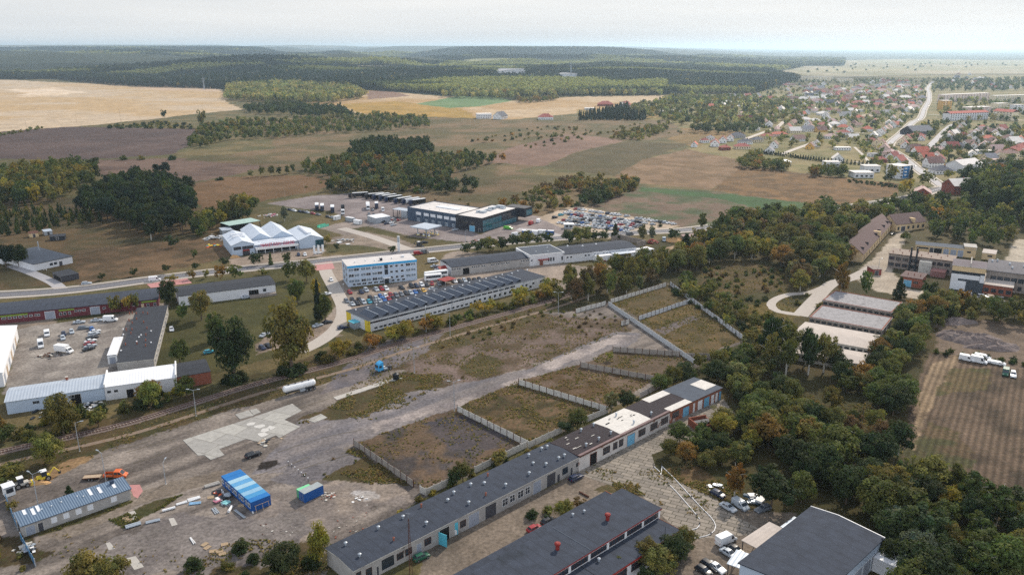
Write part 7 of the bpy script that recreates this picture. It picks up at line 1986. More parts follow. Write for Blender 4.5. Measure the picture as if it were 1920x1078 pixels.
cars([(162.8,533,'silver','estate',(10,-1),'driving on the main road at left'),(796,456,'black','saloon',(10,-1),'in the grass above the red pickup'),(854,432,'silver','saloon',(10,-2),'before the showroom bay doors'),(1682,379,'white','hatchback',(10,-3),'driving on the main road at right'),(1658,427,'white','hatchback',(10,-4),'at the barrack corner'),(1674,440,'black','saloon',(10,-2),'parked on the gravel lane by the barracks'),(966,453,'black','saloon',(10,-1),'driving between the roadside trees'),(613,553,'white','saloon',(10,-2),'beside the spruces below the hall'),(596,612,'silver','saloon',(10,-3),'left of the lane below the hall gable'),(614,606,'black','saloon',(10,-2),'on the lane below the spruces'),(643,616,'navy','saloon',(10,-2),'at the yellow gable of the hall'),(420,558,'silver','estate',(10,-1),'along the dark roofed store, left'),(462,559,'silver','saloon',(10,-2),'along the dark roofed store, right'),(392,662,'teal','hatchback',(10,-2),'half under the big poplar left'),(496,630,'silver','saloon',(10,-5),'by the big poplar, upper'),(505,627,'silver','hatchback',(10,-5),'by the big poplar, next one'),(492,654,'navy','hatchback',(8,5),'below the big poplar'),(503,650,'black','saloon',(8,5),'below the big poplar, right one'),(560,479,'navy','hatchback',(2,6),'on the market forecourt, left'),(572,479,'white','hatchback',(2,6),'on the market forecourt'),(597,476,'white','estate',(10,-2),'by the market flags')],'cars along the roads','',1,0,0,1.0,0)
cars([(790,1047,'green','hatchback',(8,-3.5),'parked in front of the long garage row'),(1080,898,'navy','estate',(8,-4),'parked before the garage row corner'),(1002,994,'red','hatchback',(8,-4),'half hidden behind the red trimmed workshop'),(1028,980,'black','hatchback',(8,-4),'behind the red trimmed workshop, right of the red one'),(1365,954,'silver','saloon',(8,4.5),'before the wrecks on the slab yard'),(1430,957,'grey','estate',(-8,3),'under the dark tree right of the wrecks'),(1367,1041,'silver','saloon',(8,5),'at the grey carport'),(1379,1034,'black','saloon',(8,5),'behind the silver one at the grey carport'),(1331,1064,'black','estate',(8,5),'at the bottom edge by the carports'),(1343,1067,'white','saloon',(8,5),'between black car and carport at the bottom'),(1319,1073,'black','hatchback',(8,5),'lowest by the bottom edge'),(475,855,'black','estate',(10,-3.5),'abandoned on the yard below the concrete slab'),(1899,705,'white','offroader',(1,6),'in the right field beside the teal van'),(1346,929,'navy','hatchback',(8,4),'without wheels among the bins under the orange birch')],'cars in the foreground','',2,0,0,1.0,0)
r_=random.Random(21);pn=['navy','black','silver','white','grey','black','silver','red']
for i,(x,y)in enumerate([(1180,480),(1225,470),(1268,455),(1305,440),(1345,430),(1225,505),(1290,495),(1315,525),(1320,485),(1350,465),(1375,460)]):
 p=(560+x/7.385,352+y/7.385);pt=pn[(i*3+1)%8];car(p,head(p,(8,-2)),'saloon',pt,'%s car %s of the block parked right of the white storage box'%(pt,('first','second','third','fourth','fifth','sixth','seventh','eighth','ninth','tenth','last')[i]),'cars on the truck park',0)
for i,(x,y)in enumerate([(20,345),(75,355),(120,360),(200,375),(270,390),(410,420),(470,430),(-60,335),(-120,322),(-180,312)]):
 p=(560+x/7.385,351+y/7.385);pt=pn[(i*5)%8];car(p,head(p,(10,2)),('saloon','estate')[i%2],pt,'%s car %s in the line along the earth bank of the truck park'%(pt,('fourth','fifth','sixth','seventh','eighth','ninth','last','third','second','first')[i]),'cars on the truck park',0)
for i,(x,y,pt)in enumerate([(1025,335,'grey'),(975,390,'grey'),(1040,400,'black'),(1050,475,'black'),(1105,485,'navy')]):
 p=(560+x/7.385,350+y/7.385);car(p,head(p,(3,6)),'hatchback',pt,'%s hatchback %s'%(pt,('between the white and dark lorries','behind the white van on the truck park','at the corner of the white storage box','below the white storage box, left','below the white storage box, right')[i]),'cars on the truck park',0)
ords=['%d%s'%(i,'th' if 10<=i%100<=20 else{1:'st',2:'nd',3:'rd'}.get(i%10,'th'))for i in range(80)]
LOT=[((1078,393),(1186,408),'back row, left of the gap'),((1192,410.5),(1267,421.5),'back row, right of the gap'),((1079,399.5),(1228,422.5),'second row'),((1064,402.5),(1207,425),'third row'),((1061,407.5),(1196,427.5),'fourth row'),((1055,413.5),(1188,431),'fifth row'),((1047,418.5),(1178,434.5),'front row')]
pl=['white','silver','white','navy','silver','white','silver','black','silver','white','white','red','silver','grey','white','white','silver','silver','white','silver','blue']
r_=random.Random(9)
for a,b,nm in LOT:
 A1,B1=Vector(P2(a)),Vector(P2(b));d=B1-A1;n=int(d.length/2.75);ang=math.degrees(math.atan2(d.y,d.x))+62
 for i in range(n):
  if r_.random()<0.06:continue
  q=A1+d*((i+0.5)/n);pt=r_.choice(pl);kd=r_.choice(['hatchback','estate','saloon','offroader','people_carrier'])
  car((q.x+r_.uniform(-0.2,0.2),q.y+r_.uniform(-0.3,0.3)),ang+r_.uniform(-3,3),kd,pt,'%s %s, %s from left, %s of the sandy sales lot'%(pt,'car',ords[i+1],nm.replace(', ',' ')),'cars for sale in the sandy lot',0,world=True)
for i,(x,y,pt)in enumerate(((150,275,'black'),(235,240,'teal'),(300,215,'white'),(360,195,'white'))):
 p=(1020+x/7.385,372+y/7.385);car(p,head(p,(10,-2)),'offroader',pt,'%s offroader, %s of four along the left edge of the sandy sales lot'%(pt,('lowest','second','third','topmost')[i]),'cars for sale in the sandy lot',0)
kb=Bld('sales_booth','white flat roofed sales booth in the sandy car lot',(1058,429),(1075,429),None,0,'booth',W=4)
kb.walls(2.8,M_GALV);kb.roof(2.8,M_SHEETWHITE,over=0.4,t=0.15);kb.wins('f',[1.6,4.2],0.9,1.6,1.3,'dark')
for p,d,lab,kw in(((208,602),(10,-0.5),'white panel van with open side door at the back of the car yard',{}),((88.5,629),(1,8),'white small van alone at the left of the car yard',dict(L=4.6,H=2.1)),((77,650),(1,8),'white tall van parked next to a hedge in the car yard',dict(L=5.0,H=2.7)),((290.6,527),(10,-1),'white van driving on the main road at left',{}),((1361,1017),(8,-3.5),'white panel van on the gravel by the carport',{}),((848,423),(8,-3),'white van before the dark showroom bays',dict(L=6.4)),((824,418),(8,-3),'white long van at the filling station canopy',dict(L=7.0)),((692,413),(1,7),'white van facing us on the truck park',dict(L=5.2)),((718,396),(1,7),'white van beside the yellow loader',dict(L=4.6)),((812,492),(8,-1),'white minibus at the head of the car column',dict(L=6.0,windows=True,name='minibus')),((968,443),(8,-1),'white long van behind the roadside trees',dict(L=6.0)),((1010,417),(8,-5),'white van behind the red van at the showroom',dict(L=5.5)),((1294,456),(8,-1),'white van at the sand heap right of the trees',{}),((1388,951),(8,5),'grey wrecked van body with rust stripes',dict(paint='silver',L=4.6,H=2.0,name='wrecked_van')),((1885,702),(-1,6),'teal van with white roof in the right field',dict(paint='green',L=4.8,H=2.3)),((784,477),(10,-1),'red van waiting at the road junction',dict(paint='red',L=5.0,H=2.0)),((797,475),(10,-1),'blue grey box van behind the red van at the junction',dict(paint='grey',L=4.0,H=2.4)),((996,421),(8,-4),'red van beside the showroom flower bed',dict(paint='red',L=5.8,H=2.4)),((953,430),(10,1),'bright green flat machine before the showroom',dict(paint='lime',L=6.0,H=1.9,name='green_tractor',cat='machine')),((1181,441),(10,-1),'dark grey van driving on the main road at the birches',dict(paint='grey',L=5.0,H=2.2)),((1245,452),(1,6),'pale blue small van by the sand heap',dict(paint='silver',L=4.4,H=2.2))):
 van(p,head(p,d),lab,**kw)
def box_truck(p,d,label):
 g=G(*p);e=empty('box_truck',g,R(head(p,d)),label,'truck');b=MB();b.box(-3.6,-1.15,0.8,1.6,1.15,3.1,M_PAINTWHITE);b.build('cargo_box',e,bevel=0.04)
 b=MB();b.extr([(1.7,0.5),(3.6,0.45),(3.65,1.0),(3.1,1.35),(2.5,2.2),(1.75,2.3)],-1.0,1.0,M_PAINTWHITE);b.build('cab',e,bevel=0.08)
 w=MB();w.poly([(3.12,-0.85,1.42),(3.12,0.85,1.42),(2.6,0.8,2.12),(2.6,-0.8,2.12)],M_GLASS);w.build('windscreen',e)
 for s in(-1,1):w=MB();pts=[(1.95,s*1.012,1.3),(2.85,s*1.012,1.3),(2.45,s*1.012,2.05),(1.95,s*1.012,2.05)];w.poly(pts if s<0 else pts[::-1],M_GLASS);w.build('side_window',e)
 for x in(2.7,-2.2):
  for s in(-1,1):link('wheel',wheel_mesh(0.4,0.28),e,(x,s*0.95,0.4))
box_truck((121,661),(10,1.2),'white box truck with cab facing right in the car yard')
def coach(p,d,label,L=12.0):
 e=empty('coach',G(*p),R(head(p,d)),label,'coach','coaches by the office');b=MB();b.box(-L/2,-1.25,0.4,L/2,1.25,3.4,M_PAINTWHITE);b.build('body',e,bevel=0.15)
 for s in(-1,1):w=MB();w.box(-L/2+0.5,s*1.25-0.012,1.7,L/2-0.6,s*1.25+0.012,2.8,M_GLASS);w.build('window_band',e)
 w=MB();w.box(L/2-0.02,-1.05,1.4,L/2+0.015,1.05,3.0,M_GLASS);w.build('windscreen',e)
 for x in(-3.4,3.6):
  for s in(-1,1):link('wheel',wheel_mesh(0.5,0.32),e,(x,s*1.12,0.5))
coach((818,520),(10,-1.3),'long white coach with dark window band right of the office');coach((812,526),(10,-1),'second white coach parked below the long one',8.5)
LD=(-9,1.3)
for i,(x,y,L,d,cabc,sidec,lab)in enumerate(((255,305,12,(0.3,8),'navy','black','white roofed lorry facing us, first of the pair at left'),(328,315,12,(0.3,8),'navy','black','white roofed lorry facing us, second of the pair at left'),(470,335,12,(0.3,8),'navy','black','lone white roofed lorry facing us in the truck park'),(960,295,13,(0.8,8),'white','white','white lorry facing us before the parked row'),(1080,285,9,(0.3,8),'navy','black','dark lorry facing us beside the white lorry'),(825,140,15,(-9,0.6),'black','black','leftmost lorry of the diagonal row, side on'),(1050,150,15,(-9,0.8),'black','black','second lorry of the diagonal row'),(1140,160,15,LD,'navy','black','third lorry of the diagonal row'),(1230,172,15,LD,'navy','black','fourth lorry of the diagonal row'),(1310,190,15,LD,'navy','black','fifth lorry of the diagonal row'),(1440,210,15,LD,'navy','black','sixth lorry of the diagonal row'),(1550,222,15,LD,'navy','white','seventh lorry of the diagonal row, nearest the workshop'),(1640,236,14,LD,'navy','black','last lorry of the diagonal row, behind the workshop corner'))):
 p=(560+x/7.385,350+(y+12)/7.385);lorry(p,head(p,d),lab,cabc,'white',sidec,L,'lorries of the truck park')
p=(643,402);lorry(p,head(p,(0.3,8)),'white tractor unit parked in front of a dark one','white',L=6.0,group='lorries of the truck park');p=(643,393);lorry(p,head(p,(0.3,8)),'dark tractor unit behind the white one','black',L=6.0,group='lorries of the truck park')
for p,d,m_,lab,L in(((632,412),(8,-2),M_PAINTWHITE,'white container at the corner of the earth bank',5),((657,415),(9,1.5),M_GALV,'grey container in the line along the truck park',7),((671,420),(9,1.5),M_PAINTWHITE,'white container in the line along the truck park',6),((988,440),(9,0.5),M_BLUEBOX,'left blue office container behind the roadside trees',6),((1000,440),(9,0.5),M_PAINTWHITE,'white office container between blue ones',6),((1018,439),(9,0.5),M_PAINTWHITE,'second white office container, right',6),((1031,440),(9,0.5),M_BLUEBOX,'rightmost blue office container',5)):container(p,head(p,d),lab,m_,L=L,roofm=M_SHEETWHITE,group='containers at the dealer')
e=Bld('green_skip','mint green open skip on the gravel above the market',(601,428),(617,424),None,0,'skip',W=3);b=MB()
mg=mat('mint_paint',C8(110,200,170),0.6)
b.box(0,0,0.1,e.L,0.12,1.6,mg);b.box(0,e.W-0.12,0.1,e.L,e.W,1.6,mg);b.box(0,0.121,0.1,e.L,e.W-0.121,0.25,mg);b.build('tub',e.root)
for i,(x,y)in enumerate(((588,466),(596,465),(604,464))):
 g=G(x,y+14);e=empty('flag_pole',g,0,'white banner flag by the market, %s of three'%('left','middle','right')[i],'flag','flags of the market');b=MB();b.tube((0,0,0),(0,0,6.0),0.06,M_GALV,n=6);b.build('pole',e);b=MB();b.box(0.06,-0.02,1.8,1.2,0.02,5.9,M_PAINTWHITE);b.build('banner',e)
e=empty('advertising_pylon',G(748,472),0,'tall white sign pylon on the verge above the office','sign');b=MB();b.box(-0.7,-0.3,0,0.7,0.3,9.0,M_PAINTWHITE);b.build('pillar',e);b=MB();b.box(-0.6,-0.33,5.5,0.6,-0.301,8.6,M_GALV);b.build('sign_face',e)
for i,(x,y)in enumerate(((1812,676),(1835,680),(1842,672),(1868,683))):
 van((x,y),head((x,y),(10,2)),('rounded white caravan at the left of the trailer group in the field','biggest white caravan of the trailer group in the field','white boat trailer behind the caravans','flat white trailer right of the caravans')[i],L=(5,5.5,5.5,6)[i],H=(2.3,2.6,1.7,1.3)[i],name='caravan',cat='caravan',group='caravans in the right field')
e=Bld('canopy_roof','red gazebo roof beside the car column at the grey store',(826,515),(842,512),None,0,'gazebo',W=5);e.roof(2.4,M_REDTRIM,rise=1.2,fr=0.5,over=0.2,t=0.1)
for u in(0.3,e.L-0.3):
 for v in(0.3,4.7):b=MB();b.box(u-0.1,v-0.1,0,u+0.1,v+0.1,2.4,M_TIMBER);b.build('post',e.root)
e=Bld('red_carport','flat red carport roof in the office car park',(835,537),(856,531),None,0,'carport',W=6);b=MB();b.box(0,0,2.3,e.L,e.W,2.42,M_REDTRIM);b.build('roof',e.root)
for u in(0.3,e.L-0.3):
 for v in(0.3,5.7):b=MB();b.box(u-0.1,v-0.1,0,u+0.1,v+0.1,2.3,M_GALV);b.build('post',e.root)
q=Bld('brick_ruin','roofless brick shed ruin among the bushes',(1310,812),(1343,806),None,0,'ruin',W=6)
b=MB();b.box(0,0,-0.1,q.L,0.3,2.2,M_BRICK);b.box(0,q.W-0.3,-0.1,q.L,q.W,2.4,M_BRICK);b.box(0,0.301,-0.1,0.3,q.W-0.301,2.3,M_BRICK);b.box(q.L-0.3,0.301,-0.1,q.L,q.W-0.301,1.9,M_BRICK);b.build('wall',q.root);b=MB();b.box(0.3,2,1.9,q.L-0.3,4.2,2.0,M_DARK);b.build('fallen_roof',q.root)
#the town
TA=dict(x0=1280,y0=170,k=5.99);TB=dict(x0=1600,y0=170,k=5.99)
def town(rows,t,where,group):
 seen={}
 rows=sorted(rows,key=lambda q:q[0])
 for q in rows:seen[(q[2],q[3])]=seen.get((q[2],q[3]),0)+1
 cnt={}
 for q in rows:
  x,y,rf,wl,kd,L,Wd,ang=q[:8];he=q[8]if len(q)>8 else 3.2
  k=(rf,wl);cnt[k]=cnt.get(k,0)+1
  lab='%s roofed %s house %s'%(RW[rf],wl,where)
  if seen[k]>1:lab+=', %s from left'%ords[cnt[k]]
  house((t['x0']+x/t['k'],t['y0']+y/t['k']),rf,wl,kd,L,Wd,he,{'gable':Wd*0.45,'hip':Wd*0.32,'flat':0}[kd],ang,lab,group)
town([(130,632,'orange','white','gable',8,7,70),(245,585,'darkred','white','hip',9,8,20),(360,625,'red','white','gable',12,10,75,4),(450,585,'darkred','white','gable',11,9,75,4),(530,565,'brown','white','gable',11,9,75,4),(610,530,'dark','grey','hip',18,12,15),(310,552,'grey','white','hip',8,7,20),(470,668,'red','brick','hip',11,8,10),(665,655,'red','cream','hip',17,10,5),(700,600,'dark','white','hip',15,10,10),(830,578,'dark','cream','hip',14,10,20),(945,535,'red','cream','hip',14,10,10),(1080,515,'orange','pinkish','hip',20,9,0)],TA,'at the tan field corner','houses at the field corner')
town([(800,445,'pale','white','hip',13,10,10),(1060,455,'pink','cream','hip',13,11,30),(1180,435,'red','cream','gable',13,11,60),(1235,385,'brown','cream','gable',22,10,55),(970,705,'grey','white','gable',13,10,65),(1025,640,'brown','white','gable',11,9,65,4),(1430,652,'brown','yellow','gable',12,9,65),(1495,625,'grey','white','gable',12,9,65),(1790,668,'pale','white','flat',17,8,0),(1740,795,'pale','white','gable',12,11,75),(1660,538,'pink','white','hip',15,10,10),(1800,496,'red','white','hip',16,10,5),(1870,465,'brown','white','gable',12,10,60,4)],TA,'between bending lane and hedges','houses by the bending lane')
town([(1550,465,'brown','yellow','gable',14,10,10),(1630,435,'pale','white','gable',11,9,60),(1570,405,'red','cream','hip',14,11,15),(1410,395,'brown','white','gable',13,10,60),(1700,396,'pale','white','hip',14,11,10),(1800,375,'grey','white','gable',13,11,65),(1613,330,'grey','white','gable',15,11,60),(1372,345,'pale','white','hip',18,11,5),(1480,360,'pale','cream','hip',16,11,5),(1390,265,'dark','white','gable',13,11,60),(1410,222,'darkred','white','hip',13,11,10),(1570,278,'pale','white','hip',18,12,5),(1640,240,'darkred','white','hip',18,12,5),(715,340,'darkred','cream','gable',30,11,0),(655,290,'pink','cream','gable',12,10,60),(1000,325,'brown','cream','gable',16,11,60),(910,368,'brown','cream','gable',14,10,60)],TA,'in the gardens behind the lane','houses among the sunny gardens')
town([(1120,128,'red','white','hip',26,12,5),(1225,112,'red','white','gable',28,12,5),(890,105,'red','white','hip',22,14,10),(955,98,'grey','white','hip',22,14,10),(1410,145,'brown','cream','hip',24,14,10),(1520,135,'darkred','white','hip',24,14,10),(1650,155,'dark','white','gable',28,14,15),(540,78,'grey','brick','hip',32,18,5),(490,155,'pale','white','hip',26,16,5),(250,262,'grey','white','flat',18,10,5),(395,160,'pale','white','flat',14,10,5)],TA,'under the dark pine wood','houses under the pine wood')
town([(200,588,'darkred','white','hip',13,10,30),(262,630,'brown','cream','gable',12,10,60,5),(312,655,'brown','cream','gable',11,10,60,6),(345,690,'pink','pinkish','gable',12,10,60,5),(410,745,'pink','pinkish','hip',14,11,40,5),(440,780,'darkred','white','gable',13,10,40,4),(505,835,'red','white','gable',13,10,40,5),(285,805,'red','brick','hip',13,8,5),(215,740,'grey','white','flat',9,7,10),(220,535,'pale','white','gable',13,10,60,4),(270,510,'grey','white','gable',13,10,60,4),(312,488,'brown','white','gable',13,10,60,4),(350,465,'pink','white','gable',14,10,60,4),(390,445,'pink','cream','gable',14,10,60,4),(432,415,'brown','white','gable',15,11,60,5),(505,395,'grey','white','gable',15,11,60,5),(440,330,'pink','white','gable',14,10,60),(60,410,'brown','cream','hip',15,11,10),(150,310,'beige','cream','hip',18,12,10)],TB,'left of the avenue','houses left of the avenue')
town([(715,528,'red','white','hip',17,10,5),(762,560,'red','white','gable',10,8,60),(540,610,'brown','cream','gable',13,10,60,4),(595,570,'darkred','cream','gable',13,10,60,4),(580,645,'red','white','gable',11,9,60,4),(680,690,'brown','grey','gable',14,10,10,4),(745,735,'orange','white','gable',15,11,10,5),(815,785,'orange','cream','gable',13,9,10,4),(888,860,'brown','white','gable',15,11,5,5),(980,930,'dark','white','hip',17,13,5),(1120,505,'pale','white','gable',15,10,40),(1165,475,'brown','white','gable',13,10,60),(1195,445,'brown','white','gable',13,10,60),(1225,415,'grey','white','gable',13,10,60),(1070,570,'dark','white','hip',16,12,5),(1015,650,'grey','white','gable',13,10,60),(1100,650,'red','brick','gable',14,10,5),(940,690,'pink','pinkish','hip',18,10,5),(1185,645,'dark','grey','hip',12,10,5),(1505,560,'orange','cream','hip',16,11,10),(1450,705,'pale','white','flat',18,8,5),(1590,810,'pink','grey','flat',22,9,5),(1745,775,'brown','cream','hip',14,11,10,7),(1795,735,'red','cream','hip',16,12,20,6),(1870,715,'red','white','hip',18,12,20,7),(1920,690,'red','white','hip',18,12,20,7)],TB,'right of the avenue','houses right of the avenue')
town([(620,235,'pale','white','gable',22,13,50),(660,200,'pink','white','hip',22,14,20),(440,188,'beige','cream','hip',24,14,10),(500,215,'brown','cream','hip',22,14,10),(270,178,'red','cream','hip',24,15,10),(55,158,'red','cream','hip',28,16,10),(370,258,'grey','white','hip',20,12,10),(60,238,'grey','white','flat',22,10,5),(575,95,'pale','white','hip',30,16,5),(760,90,'brown','grey','hip',22,14,40),(320,20,'pink','white','hip',30,18,5),(120,98,'pale','white','hip',18,12,5)],TB,'far up the avenue','houses far up the avenue')
BWIN=MB().box(-1.1,-0.05,0,1.1,0.01,1.4,M_GLASS).mesh('window');BBAL=MB().box(-1.2,-1.0,0,1.2,-0.06,1.0,M_PAINTWHITE).mesh('balcony')
def block(a,b,W_,h,wm,rm,label,storeys,rise=0.0,name='apartment_block'):
 q=Bld(name,label,a,b,None,0,'apartment block','apartment blocks of the town',W=W_)
 q.walls(h,wm);q.roof(h,rm,rise=rise,over=0.4,t=0.3)
 n=max(2,int(q.L/5));fh=h/storeys
 for s in range(storeys):
  for i in range(n):
   if n*storeys<=100 or i%2==0:link('window',BWIN,q.root,(q.L*(i+0.5)/n,0,s*fh+0.9))
   if s and i%4==0:link('balcony',BBAL,q.root,(q.L*(i+1.0)/n,0,s*fh-0.1))
 return q
M_PINKR=mat('pale_pink_render',C8(214,192,180),0.9,0.06,0.3);M_YELR=mat('ochre_render',C8(206,160,84),0.9,0.06,0.3);M_CREAMR=mat('light_cream_render',C8(220,206,176),0.9,0.06,0.3);M_REDTILE=mat('red_tiles',C8(160,82,72),0.9,0.12,0.6)
block((1765,207),(1783,207),16,17,M_YELR,M_ROOFPALE,'ochre tower block with greenish ground floor by the avenue',5)
block((1780,227),(1852,224),14,11,M_WHITE,M_REDTILE,'white block with red and white zigzag roof',4,3.0)
block((1860,224),(1896,227),15,13,M_CREAMR,M_REDTILE,'cream block with dark red roof at the right',4,3.5)
block((1820,212),(1858,210),18,9,M_PINKR,M_ROOFPALE,'pinkish block with white flat roof behind the zigzag roof',3)
block((1768,192),(1854,188),14,15,M_PINKR,M_ROOFPALE,'long pale pink block beyond the ochre tower',5)
block((1865,194),(1935,192),14,15,M_CREAMR,M_ROOFPALE,'long cream block at the far right edge',5)
block((1870,205),(1890,204),14,10,M_CREAMR,M_ROOFPALE,'small cream block between the trees at right',3)
block((1900,211),(1918,211),14,13,M_WHITE,M_ROOFPALE,'white block cut by the right edge',4)
block((1465,152),(1560,153),20,14,M_CREAMR,M_ROOFPALE,'hazy long cream block before the far plain',4)
block((1570,155),(1600,155),18,12,M_CREAMR,M_ROOFPALE,'short hazy cream block before the far plain',4)
q=block((1684,336),(1706,334),14,11,M_WHITE,M_ROOFPALE,'white block with bright blue panel below the avenue',4)
b=MB();b.box(q.L*0.35,-0.14,0.4,q.L*0.85,-0.07,10.4,mat('blue_panel',C8(40,120,180),0.6));b.build('blue_panel',q.root)
b7_=Bld('big_dark_house','big dark grey barn roofed house between the two streets',(1712,254),(1752,252),None,0,'house',W=22)
b7_.walls(4,M_BLACKCLAD,gable=(7,0.5));b7_.roof(4,mat('dark_slate',C8(82,86,98),0.8,0.12,0.5),rise=7,over=0.5);b7_.wins('f',[4,10,16,22],1,2,1.6,'white')
b8_=Bld('white_gable_building','tall white gabled building behind the orange leaved tree',(1803,323),(1840,318),None,0,'building',W=16)
b8_.walls(6,M_WHITE,gable=(4,0.5));b8_.roof(6,M_ROOFPALE,rise=4,over=0.5);b8_.wins('f',[4,9,14],2,1.6,2,'dark')
c_=Bld('carport_hall','white flat roof on posts at the edge of the maize field',(1460,312),(1484,312),None,0,'shed',W=16)
b=MB();b.box(0,0,4.0,c_.L,c_.W,4.4,M_SHEETWHITE);b.build('roof',c_.root)
for u in(0.5,c_.L/2,c_.L-0.5):
 for v in(0.5,c_.W-0.5):b=MB();b.box(u-0.2,v-0.2,0,u+0.2,v+0.2,4.0,M_GALV);b.build('post',c_.root)
for(x0,y0,x1,y1,W_,h,lab)in((1548,313,1575,313,10,4.5,'white flat pavilion below the white gabled house'),(1602,334,1638,334,14,4.5,'white long low pavilion at the hedge of the maize field'),(1620,323,1650,323,10,5.5,'white higher pavilion behind the long one'),(1235,213,1290,212,20,4,'white low greenhouse at the edge of the dark spruces')):
 q=Bld('pavilion',lab,(x0,y0),(x1,y1),None,0,'pavilion','white pavilions',W=W_);q.walls(h,M_WHITE);q.roof(h,M_ROOFPALE,over=0.4,t=0.3)
 n=max(2,int(q.L/4));q.wins('f',[q.L*(i+0.5)/n for i in range(n)],0.9,2.2,1.6,'dark')
house((1727,374),'pink','brick','gable',15,12,6.0,3.6,65,'red brick house with pale roof beside the main road',None)
house((1795,362),'pale','brick','gable',20,13,7.0,4.6,15,'bigger red brick house with light roof and white annex',None)
house((1755,381),'brown','brick','flat',12,8,3.4,0,10,'low brick outbuilding between the two brick houses',None)
house((1305,452),'pink','grey','hip',15,10,3.0,1.6,10,'lone low house with pale pinkish roof among the trees',None)
for(x,y,rf,wl,kd,L,Wd,ang,he,lab)in((907,222,'pale','white','flat',24,16,10,7.5,'unfinished white house with open upper storey in the sunlit meadow'),(938,223,'dark','white','gable',20,16,60,5,'white house with black gable roof in the sunlit meadow'),(1023,224,'red','white','hip',24,16,0,4,'red hipped white bungalow in the meadow'),(1135,199,'red','brick','hip',30,18,0,4,'red roofed house behind the dark spruce hedge'),(1172,202,'red','white','gable',24,18,60,5,'red roofed white gabled house at the end of the spruce hedge'),(1105,206,'pale','white','flat',18,12,0,3.5,'pale sheds left of the spruce hedge')):
 house((x,y),rf,wl,kd,L,Wd,he,{'gable':Wd*0.4,'hip':Wd*0.32,'flat':0}[kd],ang,lab,None)
for(x0,y0,x1,y1,lab)in((936,141,982,139,'long white warehouse deep in the forest'),(1002,141,1026,140,'white warehouse half hidden by the forest, middle'),(1050,147,1082,146,'white warehouse deep in the forest, right')):
 A1,B1=G(x0,y0),G(x1,y1);L_=(B1-A1).length
 e=empty('warehouse',A1,math.atan2(B1.y-A1.y,B1.x-A1.x),lab,'warehouse','warehouses in the forest');b=MB();b.box(0,0,-3,L_,90,13,M_WHITE);b.build('wall',e);b=MB();b.box(-1,-1,13,L_+1,91,14,M_ROOFPALE);b.build('roof',e)
r_=random.Random(31);fr=['red','brown','grey','pink','pale','darkred','dark']
for px,py,n in((1500,166,16),(1590,172,14),(1660,160,12),(1560,185,12),(1690,190,8),(1850,160,14),(1500,182,8),(1800,150,14),(1420,190,6)):
 for i in range(n):
  x,y=px+r_.uniform(-45,45),py+r_.uniform(-9,9);g=G(x,y)
  if blocked(g.x,g.y,4):continue
  kd=r_.choice(['gable','hip']);Wd=r_.choice([12,14]);L=r_.choice([16,20])
  house((g.x,g.y),r_.choice(fr),r_.choice(['white','white','cream']),kd,L,Wd,4.5,Wd*0.42,r_.choice([5,20,60]),'small hazy house among trees in the far quarter between pine wood and plain','far hazy houses of the town',world=True,small=True)
for i,(x,y,d)in enumerate(((1741,200,(2,6)),(1736,208,(-2,6)),(1730,222,(2,-6)),(1722,226,(-4,4)),(1690,252,(-4,6)),(1668,277,(-5,6)),(1674,282,(5,5)),(1716,313,(5,5)),(1700,300,(-5,-5)))):
 car((x,y),head((x,y),d),'saloon',('silver','black','white','silver','navy','white','silver','silver','red')[i],'%s car on the town avenue, %s counted from the far end'%(('silver','black','white','silver','navy','white','silver','silver','red')[i],ords[i+1]),'cars on the avenue',0)
for pts,n,wh in(([(1300,205),(1420,192),(1730,180),(1715,225),(1640,270),(1560,285),(1480,262),(1420,240),(1480,215)],75,'among the garden trees left of the avenue'),([(1745,262),(1790,240),(1930,245),(1930,300),(1790,312),(1745,300)],34,'among the garden trees right of the avenue'),([(1500,200),(1740,176),(1745,160),(1480,172)],40,'in the hazy rows beyond the gardens')):
 poly=[P2(p)for p in pts];xs=[p[0]for p in poly];ys=[p[1]for p in poly];k=0
 for i in range(6000):
  x,y=r_.uniform(min(xs),max(xs)),r_.uniform(min(ys),max(ys))
  if k>=n:break
  if not inpoly([x],[y],poly)[0]or blocked(x,y,9):continue
  kd=r_.choice(['gable','hip','gable']);Wd=r_.choice([9,10,11]);L=r_.choice([12,14,16]);k+=1
  house((x,y),r_.choice(['red','darkred','brown','grey','pink','pale','pale','orange']),r_.choice(['white','white','cream']),kd,L,Wd,3.4,Wd*0.42,r_.choice([10,20,60,65]),'small plain house half hidden '+wh,'plain houses '+wh,world=True,small=True)
